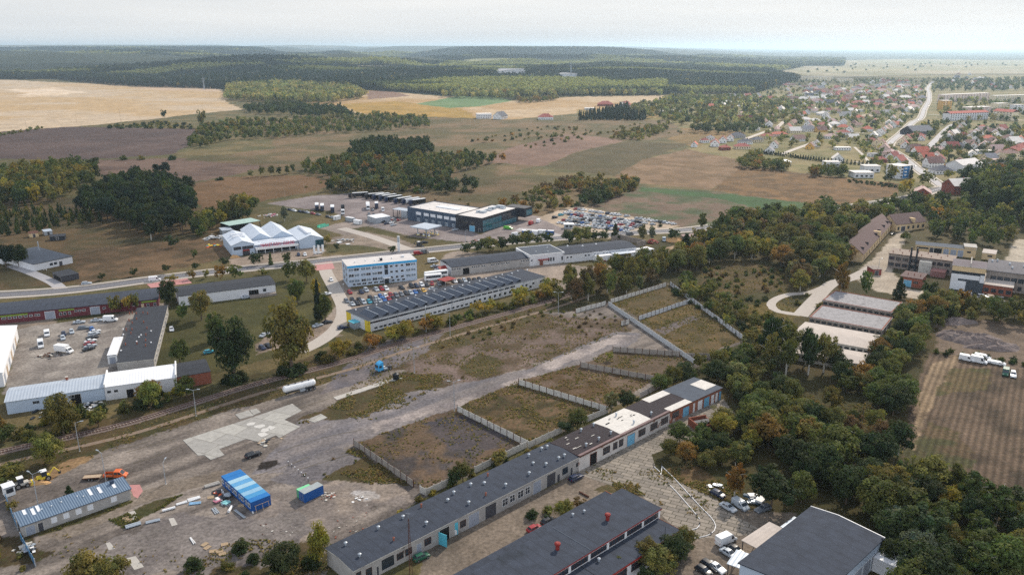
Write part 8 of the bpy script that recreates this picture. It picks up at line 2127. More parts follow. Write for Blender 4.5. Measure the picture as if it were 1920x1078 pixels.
#trees
B,I_,PO,PI,SPR,SH='broadleaf_tree','birch_tree','poplar_tree','pine_tree','spruce_tree','shrub'
def one(kind,p,h,w,tint,where,top=None,group=None):
 if top is not None:h=max(2.0,zof(p,top))
 word={'broadleaf_tree':'broadleaf tree','birch_tree':'birch','poplar_tree':'poplar','pine_tree':'pine','spruce_tree':'spruce','shrub':'bush'}[kind]
 tree(kind,p,h,w,tint,'%s %s %s'%(WORD[tint],word,where),group)
for k,p,top,w,t,lab in((B,(548,700),564,17,'olive','towering between the railway and the lawn'),(B,(440,714),598,14.5,'dark','second tallest left of the towering one'),(B,(338,685),636,7.5,'green','by the end of the black roofed block'),(B,(318,575),522,9,'dark','covering the right end of the burgundy building'),(B,(378,600),545,9,'olive','on the lawn below the dark roofed store'),(B,(345,600),568,7,'green','between block and lawn'),(B,(403,640),585,7,'green','left of the lawn, in the middle'),(B,(408,615),590,6,'dark','left of the lawn, upper'),(B,(575,528),486,9.5,'olive','right of the twin roadside trees above the store'),(B,(545,524),488,8,'green','left of the twin roadside trees above the store'),(B,(558,570),520,8,'green','on the lawn below the twin trees'),(SPR,(598,600),527,6,'pine','tall and dark beside the lane to the offices'),(B,(610,602),548,7,'green','hugging the tall dark spruce'),(B,(592,560),520,5.5,'yellow','above the tall dark spruce'),(B,(218,590),552,6,'olive','before the burgundy shop front, left'),(B,(240,585),554,5,'yellow','before the burgundy shop front, right'),(B,(255,582),548,4,'olive','before the burgundy shop front, thin one'),(B,(322,528),516,7,'yellow','at the red paving on the main road'),(B,(414,526),495,6.5,'orange','on the verge left of the market'),(B,(442,525),495,8,'green','on the verge below the market corner'),(B,(360,524),506,4.5,'orange','small on the roadside verge'),(B,(388,522),505,4,'olive','small on the roadside verge right of the orange one'),(B,(495,516),503,6,'olive','small on the verge above the dark roof'),(B,(480,497),474,7,'dark','before the market entrance'),(SPR,(508,497),475,4,'green','before the red market letters'),(B,(538,496),473,6,'dark','before the right half of the market'),(B,(420,498),482,5,'dark','at the left end of the market forecourt'),(B,(614,460),440,6,'yellow','at the right corner of the market'),(I_,(534,415),387,6.5,'grey','on the earth bank above the market'),(B,(631,470),455,4,'dark','behind the market flags'),(B,(737,477),460,5,'dark','dark and round on the verge near the white sign pylon'),(B,(874,476),454,6.8,'dark','first of the roadside row'),(B,(894,473),450,8.3,'dark','second of the roadside row'),(B,(917,472),441,11.3,'olive','third and fuller of the roadside row'),(B,(941,469),443,9.8,'dark','fourth of the roadside row'),(B,(963,467),440,9.0,'dark','fifth of the roadside row'),(B,(986,463),432,11.3,'olive','sixth of the roadside row'),(B,(1006,461),441,8.3,'dark','seventh of the roadside row'),(B,(1026,457),434,9.0,'dark','eighth of the roadside row'),(B,(1067,457),429,10.5,'dark','left of the pair under the sales lot'),(B,(1089,456),423,14.9,'olive','biggest of those before the sales lot'),(B,(1110,454),431,8.3,'dark','thin among those before the sales lot'),(B,(1130,452),431,9.0,'dark','round among those before the sales lot'),(SPR,(1153,449),419,7,'dark','right of the sales lot trees'),(I_,(1205,452),420,7,'pale','airy birch pair right of the sales lot, left one'),(I_,(1222,452),424,6,'grey','airy birch pair right of the sales lot, right one'),(SPR,(1238,425),416,4,'pine','narrow at the end of the sales lot'),(B,(1262,450),428,9,'dark','at the sand heap right of the sales lot'),(PO,(1316,435),398,6,'green','slim and tall by the main road'),(B,(1355,450),395,12,'green','tall clump right of the slim poplar'),(B,(1545,395),365,10,'dark','dark blue green at the corner of the maize field'),(B,(1585,402),380,8,'dark','beside the bend of the main road'),(B,(1622,408),385,10,'dark','right of the bend of the main road'),(PI,(310,330),305,12,'pine','spreading lone one in the tan field, right'),(PI,(296,328),307,10,'pine','spreading lone one in the tan field, left'),(B,(380,240),206,14,'olive','tall lone one at the end of the ploughed field'),(B,(308,222),206,11,'dark','round lone one among field shrubs'),(SH,(232,300),290,9,'green','on the strip between the two ploughed fields, left'),(SH,(265,300),289,7,'olive','on the strip between the two ploughed fields'),(SH,(323,300),290,10,'dark','on the strip between the two ploughed fields, right'),(SH,(412,338),331,8,'dark','alone on the tan field edge'),(PI,(37,145),133,30,'olive','lone big one before the forest on the stubble field'),(B,(12,502),455,10,'pine','dark one before the bungalow, left'),(B,(36,500),456,10,'dark','dark one covering the bungalow'),(B,(192,525),512,4,'dark','small on the meadow verge, left'),(B,(252,518),502,4.5,'dark','small on the meadow verge, middle'),(B,(312,514),496,5,'dark','small on the meadow verge, right'),(B,(366,485),467,4.5,'green','small on the brown meadow'),(B,(368,508),492,4.5,'dark','small at the meadow verge by the market'),(B,(322,464),440,8,'dark','at the foot of the pine wood'),(I_,(284,450),402,8,'dark','pale stemmed in front of the pine wood'),(I_,(440,410),362,9,'olive','tall slim one left of the market store'),(B,(120,815),740,10.5,'olive','big one before the pale roofed workshop'),(B,(283,765),715,7.5,'lime','before the white roofed workshop'),(B,(185,800),765,6,'olive','right of the big one at the railway'),(B,(92,870),815,9,'lime','beside the railway above the site building'),(B,(20,905),870,8,'olive','left edge, above the guard booth'),(SPR,(131,931),910,3.2,'dark','round spruce behind the site building'),(B,(24,958),990,3,'olive','thin one at the blue fence'),(B,(600,1060),982,5.5,'yellow','slender autumn one at the left end of the garage row'),(B,(530,1075),1022,9,'dark','bushy one left of the slender autumn tree'),(B,(170,1110),1036,9,'olive','at the bottom edge, left'),(B,(212,1115),1045,8,'olive','at the bottom edge, right of the left one'),(B,(1057,970),937,5.0,'lime','bush like one behind the red trimmed workshop'),(B,(1085,952),934,4,'brown','reddish one behind the red trimmed workshop'),(I_,(1377,932),867,5.5,'orange','bright autumn one at the slab yard'),(B,(1445,955),880,13,'dark','wide dark one right of the bright autumn birch'),(B,(1210,1060),1010,8,'olive','against the right end of the red trimmed workshop'),(B,(1265,1050),1000,8,'dark','right of the workshop corner'),(B,(1235,1075),1030,8,'olive','below the workshop corner'),(B,(868,905),866,5.5,'olive','behind the garage row, left'),(B,(850,912),880,4,'dark','behind the garage row, beside the bigger one'),(B,(935,872),843,5.2,'olive','at the pale fence behind the garages'),(B,(1083,805),768,7,'green','behind the charred roof'),(B,(1060,812),790,5,'dark','low one behind the charred roof'),(I_,(1146,772),730,6.5,'pale','behind the pale boards, left'),(B,(1176,768),732,7,'dark','behind the pale boards, right'),(B,(1240,735),700,7,'green','behind the brick garages, left'),(B,(1262,725),685,7,'olive','behind the brick garages, middle'),(B,(1284,720),680,8.5,'dark','behind the brick garages, right'),(B,(1143,676),660,3,'lime','tiny one on the plot between the dark fences'),(SPR,(1685,560),520,8,'dark','in the gravel below the brick hut'),(B,(1620,552),508,8,'green','left of the brick hut'),(I_,(1575,555),490,8,'orange','autumn one at the lane, left of the brick hut'),(B,(1742,560),525,8,'dark','right of the brick hut'),(B,(1697,452),433,7,'green','round one at the gravel lane end')):
 h_=zof(p,top)if top<p[1]else 3
 one(k,p,max(2.0,h_),w,t,lab)
for p_ in((532,702),(562,699),(546,706),(428,716),(452,713),(440,720)):one(SH,p_,4.0,5.5,'dark','in the scrub at the feet of the two tallest trees',group='scrub at the tallest trees')
MIXL=[(4,B,'olive'),(3,B,'green'),(2,B,'yellow'),(2,I_,'pale'),(2,B,'dark')]
grove([(-60,340),(40,325),(120,318),(178,318),(182,335),(172,352),(100,380),(0,392),(-60,400)],8.5,MIXL,(10,15),(0.65,0.95),'in the yellowing grove at the left edge')
grove([(150,402),(195,365),(250,345),(310,350),(355,372),(362,405),(345,440),(295,450),(250,440),(200,412)],7.0,[(5,PI,'pine'),(3,PI,'dark'),(2,B,'dark'),(1,B,'green')],(12,18),(0.5,0.72),'in the dense dark wood left of the market')
grove([(-40,400),(60,392),(150,400),(190,415),(120,425),(40,440),(-40,445)],4.6,[(4,SPR,'dark'),(3,SPR,'green'),(2,B,'olive')],(4,7.5),(0.5,0.7),'in the young plantation at the far left')
grove([(360,438),(385,410),(425,398),(455,385),(482,395),(470,412),(420,425),(380,450)],6.5,[(3,B,'green'),(2,B,'olive'),(2,B,'dark'),(1,B,'yellow')],(7,12),(0.6,0.9),'between the dark wood and the market')
grove([(200,238),(300,230),(370,236),(360,242),(200,242)],9,[(3,SH,'dark'),(2,SH,'olive')],(7,12),(0.8,1.2),'along the upper edge of the ploughed field',clump=0.42)
grove([(-60,258),(40,246),(75,238),(80,242),(0,256),(-60,266)],8,[(3,SH,'olive'),(2,SH,'green')],(6,9),(0.8,1.2),'along the left field edge')
grove([(352,276),(372,246),(430,228),(560,228),(700,216),(800,226),(805,240),(700,248),(600,252),(520,262),(440,262),(380,278)],9.0,[(4,B,'green'),(3,B,'olive'),(2,I_,'pale'),(1,B,'dark'),(0.45,SH,'orange')],(6,11),(0.65,1.0),'in the scrub belt beyond the ploughed field',clump=0.36)
grove([(455,206),(540,200),(640,208),(662,222),(560,220),(470,214)],11,[(4,B,'dark'),(2,PI,'dark'),(1,B,'green')],(10,15),(0.6,0.9),'in the dark belt before the stubble field')
grove([(655,300),(665,280),(720,272),(800,275),(812,294),(740,302)],7.0,[(4,PI,'dark'),(2,B,'dark')],(10,14),(0.5,0.75),'in the dark clump in the middle meadow')
grove([(450,335),(560,322),(650,302),(740,304),(815,296),(890,296),(945,306),(880,320),(845,326),(850,345),(800,354),(700,348),(640,338),(560,326)],7.0,[(5,I_,'green'),(4,B,'green'),(3,B,'olive'),(2,I_,'pale'),(0.45,B,'orange'),(2,B,'dark')],(7,12),(0.55,0.85),'in the birch wood above the truck park')
grove([(610,350),(700,350),(860,352),(895,356),(870,362),(700,362),(620,360)],7,[(3,B,'dark'),(2,B,'olive'),(2,SH,'green'),(1,B,'grey')],(8,13),(0.8,1.1),'at the front of the birch wood by the truck park')
grove([(940,392),(1000,362),(1080,338),(1190,343),(1192,356),(1150,372),(1090,386),(1040,396),(980,402)],5.5,[(1.35,SH,'orange'),(3,B,'olive'),(0.9,B,'orange'),(2,SH,'green'),(1,B,'brown')],(4,9),(0.8,1.2),'in the rusty scrub above the sales lot',clump=0.40)
grove([(1100,372),(1190,345),(1198,352),(1120,388),(1085,386)],6,[(3,B,'dark'),(2,B,'olive')],(6,9),(0.8,1.1),'along the scrub edge at the green field')
grove([(840,275),(1000,240),(1240,232),(1280,250),(1100,262),(920,290)],13,[(3,SH,'olive'),(0.9,SH,'orange'),(2,SH,'dark'),(1,B,'olive')],(5,9),(0.8,1.2),'scattered over the middle meadow',clump=0.5)
grove([(1140,262),(1180,248),(1240,238),(1250,246),(1200,264)],7,[(3,B,'olive'),(3,SH,'lime'),(0.45,B,'orange')],(5,10),(0.8,1.2),'in the green strip by the dark field')
grove([(900,345),(640,335),(560,350),(700,380),(880,395)],16,[(3,SH,'olive'),(2,SH,'brown')],(3,6),(0.9,1.3),'on the dry meadow above the truck park',clump=0.45)
grove([(425,188),(428,166),(530,157),(660,168),(688,184),(610,196),(500,193)],12.5,[(6,B,'sunny'),(3,B,'pale'),(1,PI,'green'),(1,B,'lime')],(15,21),(0.7,0.95),'in the sunlit copse before the forest')
grove([(830,183),(960,188),(1030,182),(1240,180),(1240,174),(1000,172),(830,172)],13,[(5,B,'sunny'),(3,B,'pale'),(2,I_,'pale'),(2,PI,'green'),(0.45,B,'orange')],(14,20),(0.7,0.95),'along the front of the far forest')
grove([(970,190),(1040,185),(1045,189),(980,195)],9,[(1.35,B,'orange'),(2,B,'olive')],(8,13),(0.8,1.1),'in the rusty spinney before the far forest')
grove([(1082,226),(1150,210),(1175,204),(1180,210),(1150,219),(1210,219),(1208,226)],6.0,[(1,SPR,'pine')],(12,16),(0.42,0.5),'in the clipped dark spruce hedge')
TM=[(4,B,'olive'),(3,B,'green'),(3,B,'pale'),(3,B,'sunny'),(4,B,'lime'),(1,B,'yellow'),(1,B,'dark'),(1,SPR,'dark')]  # bright tints put the sunlight on the town trees into leaf colour
grove([(1180,205),(1280,180),(1420,186),(1520,200),(1500,232),(1420,240),(1300,240),(1210,222)],13.5,TM,(9,14),(0.8,1.1),'in the sunny gardens behind the spruce hedge',clump=0.42,pad=4)
grove([(1290,243),(1420,240),(1430,250),(1350,252),(1300,250)],11,[(3,B,'dark'),(2,B,'green')],(8,12),(0.9,1.2),'in the orchard rows by the small tan meadow',pad=2)
grove([(1420,186),(1740,175),(1720,225),(1650,270),(1560,280),(1440,275),(1430,235),(1500,225)],14,TM,(5.5,9),(0.8,1.15),'between the houses left of the avenue',clump=0.46,pad=4)
grove([(1600,262),(1670,280),(1720,322),(1640,322),(1610,300)],9,TM,(5,8),(0.8,1.1),'behind the houses at the foot of the avenue',clump=0.40,pad=3)
grove([(1690,290),(1730,235),(1790,232),(1930,240),(1930,305),(1800,318),(1740,315)],11.0,[(3,B,'dark'),(4,B,'green'),(3,B,'olive'),(1,B,'yellow'),(2,SPR,'dark')],(6,10),(0.8,1.1),'between the houses right of the avenue',clump=0.42,pad=4)
grove([(1760,225),(1930,232),(1930,190),(1760,190)],17,TM,(8,13),(0.8,1.0),'between the apartment blocks',clump=0.42,pad=5)
grove([(1400,200),(1440,152),(1760,148),(1760,175),(1600,195),(1430,192)],26,TM,(6,10),(0.9,1.3),'in the hazy far quarter of the town',clump=0.44,pad=5)
grove([(1755,172),(1990,172),(1990,148),(1765,152)],24,[(3,B,'dark'),(3,B,'green'),(1,B,'olive')],(10,14),(0.9,1.2),'in the hazy belt beyond the apartment blocks',clump=0.38,pad=3)
grove([(1500,138),(1990,136),(1990,120),(1600,120)],150,[(3,B,'dark'),(2,B,'green')],(9,14),(1.0,1.5),'dotted over the far plain',clump=0.55,pad=3)
for a,b,sp in(((1428,288),(1545,304),3.2),((1545,304),(1640,312),3.6),((1395,238),(1442,240),3.0)):
 A1,B1=Vector(P2(a)),Vector(P2(b));n=int((B1-A1).length/sp)
 for i in range(n+1):q=A1+(B1-A1)*(i/n);tree(SPR,(q.x,q.y),4.5,4.0,'pine','dark clipped thuja in the hedge below the new houses' if a[1]>250 else 'dark clipped thuja in the hedge behind the white bungalow','thuja hedges',world=True)
grove([(1380,312),(1420,292),(1430,304),(1480,318),(1470,322),(1400,318)],5.5,[(3,B,'olive'),(2,B,'green'),(0.45,B,'orange')],(5,10),(0.8,1.2),'at the corner of the two tan fields',pad=1)
grove([(1520,322),(1580,322),(1585,332),(1525,332)],5,[(3,B,'olive'),(0.9,B,'orange'),(2,B,'green')],(6,10),(0.8,1.1),'before the flat white pavilion',pad=1)
grove([(1590,338),(1690,350),(1688,354),(1590,342)],3.6,[(1,SH,'dark')],(4,5),(1,1.2),'in the hedge at the maize field',pad=0.5)
for k,p,top,w,t,lab in((B,(1672,342),308,11,'olive','yellowish tall one beside the blue panelled block'),(B,(1665,345),320,9,'dark','dark one beside the blue panelled block'),(SPR,(1707,335),311,6,'pine','narrow dark one by the avenue'),(B,(1700,366),334,12,'yellow','yellow one by the road bend'),(B,(1690,370),345,9,'lime','lime one by the road bend'),(B,(1735,348),321,13,'olive','before the avenue end'),(B,(1778,338),318,9,'lime','light round one at the dark hipped house'),(B,(1716,372),355,7,'yellow','small yellow one left of the brick house')):one(k,p,zof(p,top),w,t,lab)
grove([(1800,352),(1850,340),(1930,335),(1990,345),(1990,420),(1880,412),(1815,385)],9.5,[(4,B,'green'),(3,B,'dark'),(0.9,B,'orange'),(1,B,'yellow')],(16,21),(0.7,0.9),'in the tall wood at the right edge',pad=2)
grove([(1640,400),(1720,385),(1810,385),(1990,425),(1990,445),(1900,440),(1880,470),(1840,462),(1730,450),(1745,425),(1700,408),(1640,416)],8.0,[(4,B,'dark'),(4,B,'green'),(2,B,'olive'),(0.45,B,'orange')],(8,13),(0.75,0.95),'in the round topped wood behind the cream garage',pad=1.5)
grove([(1240,508),(1300,462),(1345,445),(1395,418),(1500,396),(1600,405),(1655,412),(1615,450),(1595,490),(1560,522),(1500,548),(1470,540),(1460,500),(1400,485),(1330,500),(1300,512)],7.0,[(4,B,'green'),(6,B,'olive'),(2,B,'dark'),(1.2,B,'orange'),(1,B,'brown'),(3,I_,'pale'),(2,I_,'lime'),(2,PO,'green'),(1,B,'yellow'),(1,SPR,'dark')],(8,14),(0.85,1.15),'in the broad mixed wood left of the barracks',pad=1)
grove([(1035,552),(1080,535),(1125,524),(1185,510),(1232,492),(1250,500),(1250,528),(1148,564),(1090,575),(1050,575)],6.0,[(4,I_,'olive'),(3,B,'olive'),(0.9,B,'orange'),(2,I_,'pale'),(2,B,'green'),(1,B,'brown')],(8,14),(0.5,0.8),'in the tall birch grove above the plots',pad=1)
grove([(600,672),(680,648),(840,604),(960,568),(1030,548),(1040,556),(960,580),(840,614),(690,662),(610,684)],3.6,[(3,SH,'olive'),(2,B,'yellow'),(2,SH,'green'),(0.45,B,'orange'),(1,SH,'lime')],(4,8),(0.85,1.2),'in the scrub along the railway',clump=0.2,pad=1.2)
grove([(400,745),(480,715),(600,672),(610,682),(480,722),(330,752),(210,785),(60,830),(-60,870),(-60,840),(60,800),(210,765),(300,735)],4.0,[(3,SH,'dark'),(3,SH,'olive'),(3,B,'green'),(0.45,B,'orange'),(1,SH,'yellow')],(4,7.5),(0.9,1.2),'in the thicket above the railway at left',clump=0.15,pad=1.5)
grove([(1258,545),(1300,575),(1396,640),(1420,655),(1400,600),(1340,545),(1300,525)],4.2,[(3,SH,'dark'),(3,B,'green'),(2,B,'olive'),(1,B,'lime')],(3.5,6.5),(0.85,1.15),'in the hedge along the long pale fence',pad=0.8)
grove([(1305,690),(1350,670),(1400,650),(1440,670),(1470,720),(1440,770),(1385,760),(1362,728),(1330,712)],4.4,[(2,B,'dark'),(4,B,'green'),(4,B,'olive'),(1,SH,'grey'),(1,B,'pale')],(4,8),(0.95,1.25),'in the thicket beyond the brick garages',clump=0.3,pad=1)
grove([(1396,560),(1460,555),(1520,545),(1560,560),(1520,590),(1440,560)],6,[(2,SH,'olive'),(2,SH,'yellow'),(1,B,'olive')],(3,6),(0.9,1.2),'around the loop of the gravel track',clump=0.48,pad=1.5)
grove([(1390,600),(1440,590),(1490,610),(1480,640),(1430,650),(1400,640)],4.6,[(3,SH,'olive'),(2,B,'olive'),(1,SH,'yellow')],(3,7),(0.9,1.2),'on the scrub slope left of the long sheds',clump=0.35,pad=1)
grove([(1434,690),(1450,665),(1500,655),(1545,668),(1548,698),(1500,712),(1450,708)],5.0,[(4,PO,'dark'),(3,PO,'green'),(1,PO,'olive')],(14,18),(0.44,0.58),'in the tall pale stemmed stand before the long sheds',pad=1)
grove([(1548,700),(1630,688),(1660,640),(1700,590),(1790,565),(1800,590),(1730,640),(1700,690),(1660,730),(1600,740),(1560,730)],5.4,[(3,B,'green'),(3,B,'olive'),(1.35,B,'orange'),(2,B,'dark')],(6,10),(0.85,1.2),'in the autumn thicket between sheds and field',clump=0.22,pad=1.5)
grove([(1640,770),(1660,735),(1700,745),(1706,775),(1670,792)],5,[(3,B,'green'),(2,B,'dark'),(1,B,'olive')],(7,10),(0.95,1.2),'in the big round clump at the field edge',pad=1)
grove([(1700,590),(1800,572),(1990,592),(1990,620),(1880,612),(1800,602)],6,[(1.35,B,'orange'),(3,B,'olive'),(2,B,'green'),(2,SH,'yellow')],(6,10),(0.8,1.1),'along the earth heaps before the factory',pad=1)
grove([(1750,655),(1990,690),(1990,698),(1750,664)],3.2,[(3,SH,'dark'),(1,SH,'green')],(4,5),(1,1.2),'in the low hedge at the top of the right field',pad=0.5)
grove([(1480,735),(1560,740),(1640,760),(1620,800),(1560,800),(1500,790)],8,[(2,SH,'green'),(2,B,'olive'),(1,B,'dark')],(5,8),(0.8,1.1),'on the brown clearing below the poplars',clump=0.45,pad=1)
grove([(1400,770),(1470,745),(1520,790),(1540,860),(1480,880),(1420,820)],4.8,[(3,B,'dark'),(4,B,'green'),(4,B,'olive'),(0.45,B,'orange'),(1,I_,'pale')],(6,10),(0.9,1.2),'in the dark thicket right of the brick ruin',clump=0.40,pad=1)
grove([(1245,845),(1295,812),(1345,798),(1400,805),(1425,845),(1400,875),(1330,882),(1268,872)],4.6,[(3,B,'olive'),(3,B,'dark'),(0.9,B,'orange'),(2,B,'green'),(1,B,'yellow')],(4.5,7.5),(0.9,1.15),'in the bushes around the brick ruin',pad=1)
grove([(1530,870),(1560,850),(1640,860),(1690,850),(1700,895),(1840,950),(1990,1000),(1990,1200),(1720,1200),(1640,1000),(1545,945)],5.2,[(7,B,'dark'),(4,B,'green'),(2,B,'olive'),(0.45,B,'orange'),(1,B,'grey'),(0.6,B,'yellow'),(2,I_,'green'),(1.5,PO,'dark')],(6,12),(0.85,1.2),'in the dark wood at the bottom right',pad=1.2)
grove([(1500,840),(1560,800),(1640,800),(1660,850),(1560,860)],6.0,[(1.8,B,'orange'),(3,B,'olive'),(2,B,'dark'),(2,B,'brown')],(6,10),(0.8,1.05),'in the rusty thicket at the field corner',pad=1.2)
grove([(1470,880),(1540,880),(1540,940),(1500,945)],7,[(4,B,'dark'),(1,B,'green')],(8,11),(0.8,1.0),'in the dark clump above the grey hall',pad=1.5)
grove([(330,1078),(440,1030),(560,1040),(620,1070),(600,1130),(300,1140)],5.2,[(4,SH,'dark'),(3,SH,'olive'),(1,SH,'brown')],(4,7),(0.9,1.2),'at the bottom edge left of the garage row',clump=0.4,pad=1)
grove([(700,1000),(790,945),(900,900),(1000,850),(1040,832),(1030,826),(900,885),(790,935)],3.4,[(3,SH,'olive'),(2,SH,'dark'),(1,SH,'yellow')],(2,4),(1.0,1.3),'in the weeds behind the garage row',clump=0.4,pad=0.7)
grove([(880,1020),(1000,965),(1120,925),(1140,928),(1000,990),(900,1050)],3.4,[(3,SH,'olive'),(2,SH,'dark')],(2.5,5),(1.0,1.3),'behind the red trimmed workshop',clump=0.45,pad=0.7)
grove([(1140,1085),(1270,1010),(1285,1030),(1270,1060),(1200,1110)],4,[(3,B,'olive'),(3,B,'dark')],(3.5,6),(0.9,1.2),'along the front of the red trimmed workshop',pad=0.8)
grove([(-60,1060),(-10,1000),(35,1010),(50,1060),(0,1140)],5,[(2,SH,'olive'),(1,SH,'brown')],(2,5),(1,1.3),'in the bottom left corner',clump=0.4)
grove([(700,700),(860,640),(1000,600),(1080,600),(900,690),(760,770),(620,790)],12,[(3,SH,'brown'),(2,SH,'olive')],(1.2,2.4),(1.0,1.4),'low on the weedy middle of the derelict yard',clump=0.52,pad=1)
grove([(560,890),(660,842),(760,905),(700,908)],5,[(3,SH,'olive'),(2,SH,'brown')],(1.2,2.0),(1.0,1.4),'on the grassy corner at the nearest fence',clump=0.5)
grove([(1320,505),(1400,488),(1470,505),(1470,545),(1400,600),(1380,560),(1320,530)],4.2,[(3,SH,'olive'),(2,SH,'brown'),(2,SH,'green'),(1,SH,'dark')],(2.5,5.5),(1.0,1.4),'in the low scrub on the mound',clump=0.38,pad=1)
grove([(1040,600),(1060,570),(1140,575),(1160,600),(1120,640)],4,[(2,SH,'olive'),(2,SH,'brown')],(1.6,3),(1.0,1.4),'on the weedy top of the derelict yard',clump=0.45,pad=1)
grove([(840,640),(980,588),(1040,560),(1040,585),(900,640)],4,[(3,SH,'olive'),(2,SH,'brown'),(1,SH,'green')],(1.6,3.2),(1.0,1.4),'below the railway by the derelict yard',clump=0.4,pad=1)
grove([(1560,760),(1640,800),(1660,850),(1550,860),(1480,800),(1500,760)],5,[(3,SH,'brown'),(3,SH,'olive'),(1,SH,'dark')],(2,5),(1.0,1.4),'in the bramble of the brown clearing',clump=0.4,pad=1)
finish_trees()
#the far forest: one mass of crowns
def tufts():
 """dry grass and weeds on the near waste ground, as clumps of blades"""
 r=np.random.default_rng(12);V,C=[],[]
 zones=[([(664,830),(858,763),(989,832),(790,918)],700,0),([(858,763),(973,713),(1137,770),(989,832)],1500,0),([(973,713),(1088,682),(1228,712),(1137,770)],900,0),([(1088,682),(1149,655),(1274,665),(1302,682),(1228,712)],700,0),([(1142,566),(1250,532),(1392,636),(1302,680)],2200,0),([(690,695),(860,630),(1000,590),(1160,600),(1180,620),(1000,690),(850,720),(700,790),(600,790)],3000,0),([(620,760),(740,705),(830,700),(820,730),(720,780),(560,795)],1500,0),([(580,890),(664,838),(775,905),(700,908)],700,0),([(0,870),(370,745),(620,668),(1000,568),(1080,560),(840,640),(600,722),(370,790),(0,920)],3500,0),([(1230,885),(1300,870),(1380,920),(1400,950),(1340,935)],700,0),([(1110,920),(1150,905),(1230,912),(1225,930)],300,0),([(1480,735),(1640,760),(1690,850),(1560,860),(1440,870),(1400,760)],2600,0),([(330,1078),(440,1010),(600,1015),(640,1060),(560,1110)],900,0),([(205,975),(345,925),(310,950),(230,990)],250,1),([(30,985),(246,935),(250,942),(90,1000)],300,1),([(620,1020),(1045,830),(1050,836),(640,1030)],700,1),([(1050,868),(1230,880),(1340,945),(1300,980),(1200,925)],260,0),([(1320,500),(1470,500),(1500,620),(1400,660),(1300,560)],2200,0),([(660,1100),(200,1100),(20,1000),(120,1000)],120,0)]
 pal=np.array([(0.30,0.23,0.13),(0.24,0.19,0.09),(0.16,0.145,0.06),(0.12,0.13,0.045),(0.26,0.18,0.09)])
 for pts,n,g in zones:
  poly=[P2(p)for p in pts];xs=[p[0]for p in poly];ys=[p[1]for p in poly]
  x,y=r.uniform(min(xs),max(xs),n*6),r.uniform(min(ys),max(ys),n*6)
  ok=inpoly(x,y,poly)&(fbm(x/6,y/6,71,3)>0.46);x,y=x[ok][:n],y[ok][:n]
  ok=np.array([not blocked(a,b)for a,b in zip(x,y)],bool);x,y=x[ok],y[ok];m=len(x)
  s=r.uniform(0.14,0.42,m);c=pal[r.integers(0,5,m)]if not g else pal[r.integers(2,4,m)]
  for k in range(4):
   a=r.uniform(0,6.28,m);tx,ty=np.cos(a),np.sin(a);lx,ly=r.normal(0,0.35,m),r.normal(0,0.35,m);ox,oy=r.normal(0,0.3,m)*s,r.normal(0,0.3,m)*s
   b0=np.stack([x+ox-tx*s*0.5,y+oy-ty*s*0.5,np.zeros(m)-0.02],-1);b1=np.stack([x+ox+tx*s*0.5,y+oy+ty*s*0.5,np.zeros(m)-0.02],-1)
   t=np.stack([lx*s,ly*s,s*r.uniform(0.6,1.3,m)],-1)
   V.append(np.stack([b0,b1,b1+t*0.9-np.stack([tx,ty,0*tx],-1)*(s*0.15)[:,None],b0+t],1).reshape(-1,3))
   cc=np.ones((m*4,4));cc[:,:3]=np.repeat(c*r.uniform(0.7,1.3,(m,1)),4,axis=0);C.append(cc)
 V=np.concatenate(V);o=link('grass_tufts',np_mesh('grass_tufts',V,faces4=np.arange(len(V)).reshape(-1,4),mats=[M_LEAF],cols=np.concatenate(C)));o.color=(1,1,1,1);tag(o,kind='stuff')
tufts()
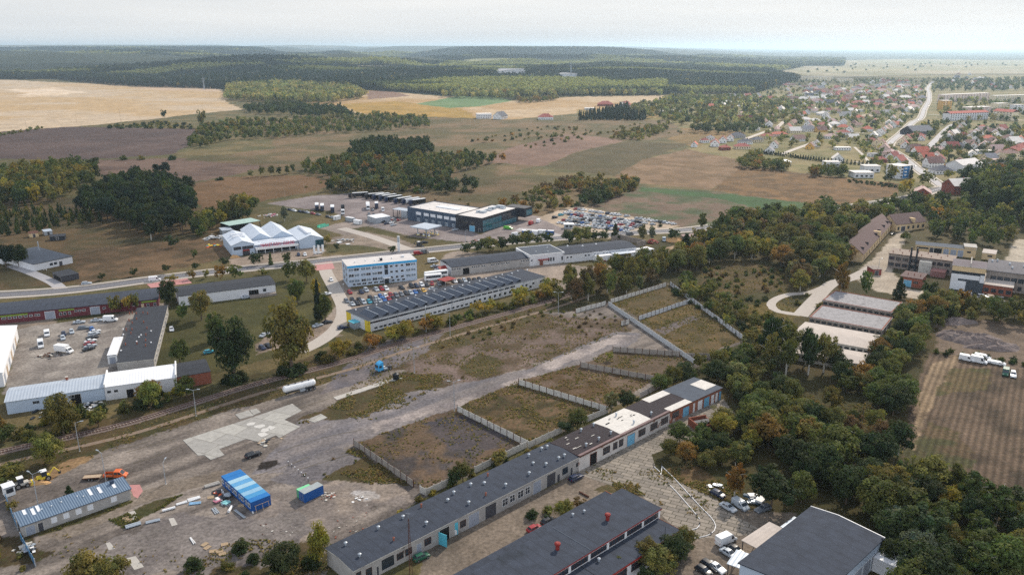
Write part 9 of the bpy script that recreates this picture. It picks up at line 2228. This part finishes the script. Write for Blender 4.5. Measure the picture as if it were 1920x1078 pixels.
def far_forest():
 r=np.random.default_rng(5);V,F,C,off=[],[],[],0
 outline=[(-250,86),(-200,142),(40,150),(100,148),(170,156),(260,163),(400,167),(430,168),(530,160),(660,170),(690,169),(830,178),(960,182),(1020,180),(1240,178),(1410,177),(1500,152),(1440,139),(1560,114)]
 poly=[P2(p)for p in outline[1:]]
 glades=[[P2(p)for p in pp]for pp in(((640,126),(690,123),(752,126),(750,133),(690,136),(660,133)),((1240,118),(1280,117),(1285,122),(1250,124)),((860,112),(960,110),(970,114),(880,117)))]
 light=[[P2(p)for p in pp]for pp in(((40,160),(160,151),(250,141),(330,131),(480,125),(490,131),(340,140),(265,152),(190,161)),((500,122),(700,113),(760,117),(620,130)),((830,179),(900,160),(1010,164),(1040,182)),((760,130),(860,122),(1000,119),(1010,124),(880,130)),((1040,176),(1120,166),(1250,160),(1250,176)),((1100,113),(1400,106),(1420,112),(1150,119)))]  # sunlit bands, put into crown colour as paler trees
 far_lim=9000
 rr_=1400.0
 tm={v:crown_arrays(k,900+v,nc,nl,lf,cr)for v,(k,nc,nl,lf,cr)in enumerate((('pine_tree',6,26,0.15,0.22),('broadleaf_tree',6,28,0.15,0.24),('spruce_tree',10,26,0.13,0.14),('pine_tree',5,24,0.16,0.24)))}
 while rr_<far_lim:
  s=max(7.0,rr_/270.0)
  n=int(rr_*1.36/s);th=(np.arange(n)+r.random(n))/n*1.36-0.68
  rad=rr_+(r.random(n)-0.5)*s
  x,y=rad*np.sin(th),rad*np.cos(th)
  b=x/np.maximum(y,1)
  ok=inpoly(x,y,poly)|((y>5200)&(b<0.40))&(b<0.42)
  for gl in glades:ok&=~inpoly(x,y,gl)
  ok&=np.abs(b)<0.68
  x,y=x[ok],y[ok]
  if len(x):
   z=terrain(x,y)
   tone=fbm(x/620,y/330,55,3)  # species tone, also painting the sunlit and cloud-shaded bands
   for lp in light:tone=tone+0.24*inpoly(x+60*(tone-0.5),y+200*(tone-0.5),lp);spec=r.random(len(x))
   for i in range(len(x)):
    if blocked_far(x[i],y[i]):continue
    d=tone[i];
    if d>0.57:v,base=1,(0.24,0.245,0.095)
    elif d>0.51:v,base=(1,3)[spec[i]>0.5],(0.058,0.074,0.034)
    else:v,base=(0,2,3)[int(spec[i]*3)],(0.016,0.030,0.024)
    if spec[i]>0.985:base=(0.20,0.15,0.04)
    h=r.uniform(15,21)*min(1.6,s/9.0)**0.35;w=s*r.uniform(1.05,1.5)
    pv,pf,pc=tm[v];a=r.random()*6.28;ca,sa=math.cos(a),math.sin(a)
    V.append(np.stack([(pv[:,0]*ca-pv[:,1]*sa)*w+x[i],(pv[:,0]*sa+pv[:,1]*ca)*w+y[i],pv[:,2]*h+z[i]],-1).astype(np.float32))
    F.append((pf+off).astype(np.int32));cc=pc.astype(np.float32).copy();cc[:,:3]*=np.array(base,np.float32)*(0.62+0.5*r.random());C.append(cc);off+=len(pv)
  rr_+=s
 o=link('forest',np_mesh('forest',np.concatenate(V),faces4=np.concatenate(F),mats=[M_LEAF],cols=np.concatenate(C)))
 o.color=(1,1,1,1);tag(o,kind='stuff')
 print('FOREST trees',len(V),'faces',sum(len(f)for f in F))
WH=[(P2((936,141)),P2((982,139))),(P2((1002,141)),P2((1026,140))),(P2((1050,147)),P2((1082,146)))]
def blocked_far(x,y):
 for a,b in WH:
  if min(a[0],b[0])-10<x<max(a[0],b[0])+10 and min(a[1],b[1])-260<y<max(a[1],b[1])+100:return True
 return False
far_forest()
#haze
def build_haze():
 m=bpy.data.materials.new('haze_air');m.use_nodes=True
 n=m.node_tree;n.nodes.clear()
 out=n.nodes.new('ShaderNodeOutputMaterial');pv=n.nodes.new('ShaderNodeVolumePrincipled')
 pv.inputs['Color'].default_value=(0.61,0.81,1.0,1)
 pv.inputs['Density'].default_value=HAZE_D
 pv.inputs['Anisotropy'].default_value=0.5
 n.links.new(pv.outputs['Volume'],out.inputs['Volume'])
 b=MB();b.box(-60000,-2000,-2,60000,89000,215,m)
 tag(b.build('haze'),kind='stuff')
HAZE_D=6.6e-5
build_haze()
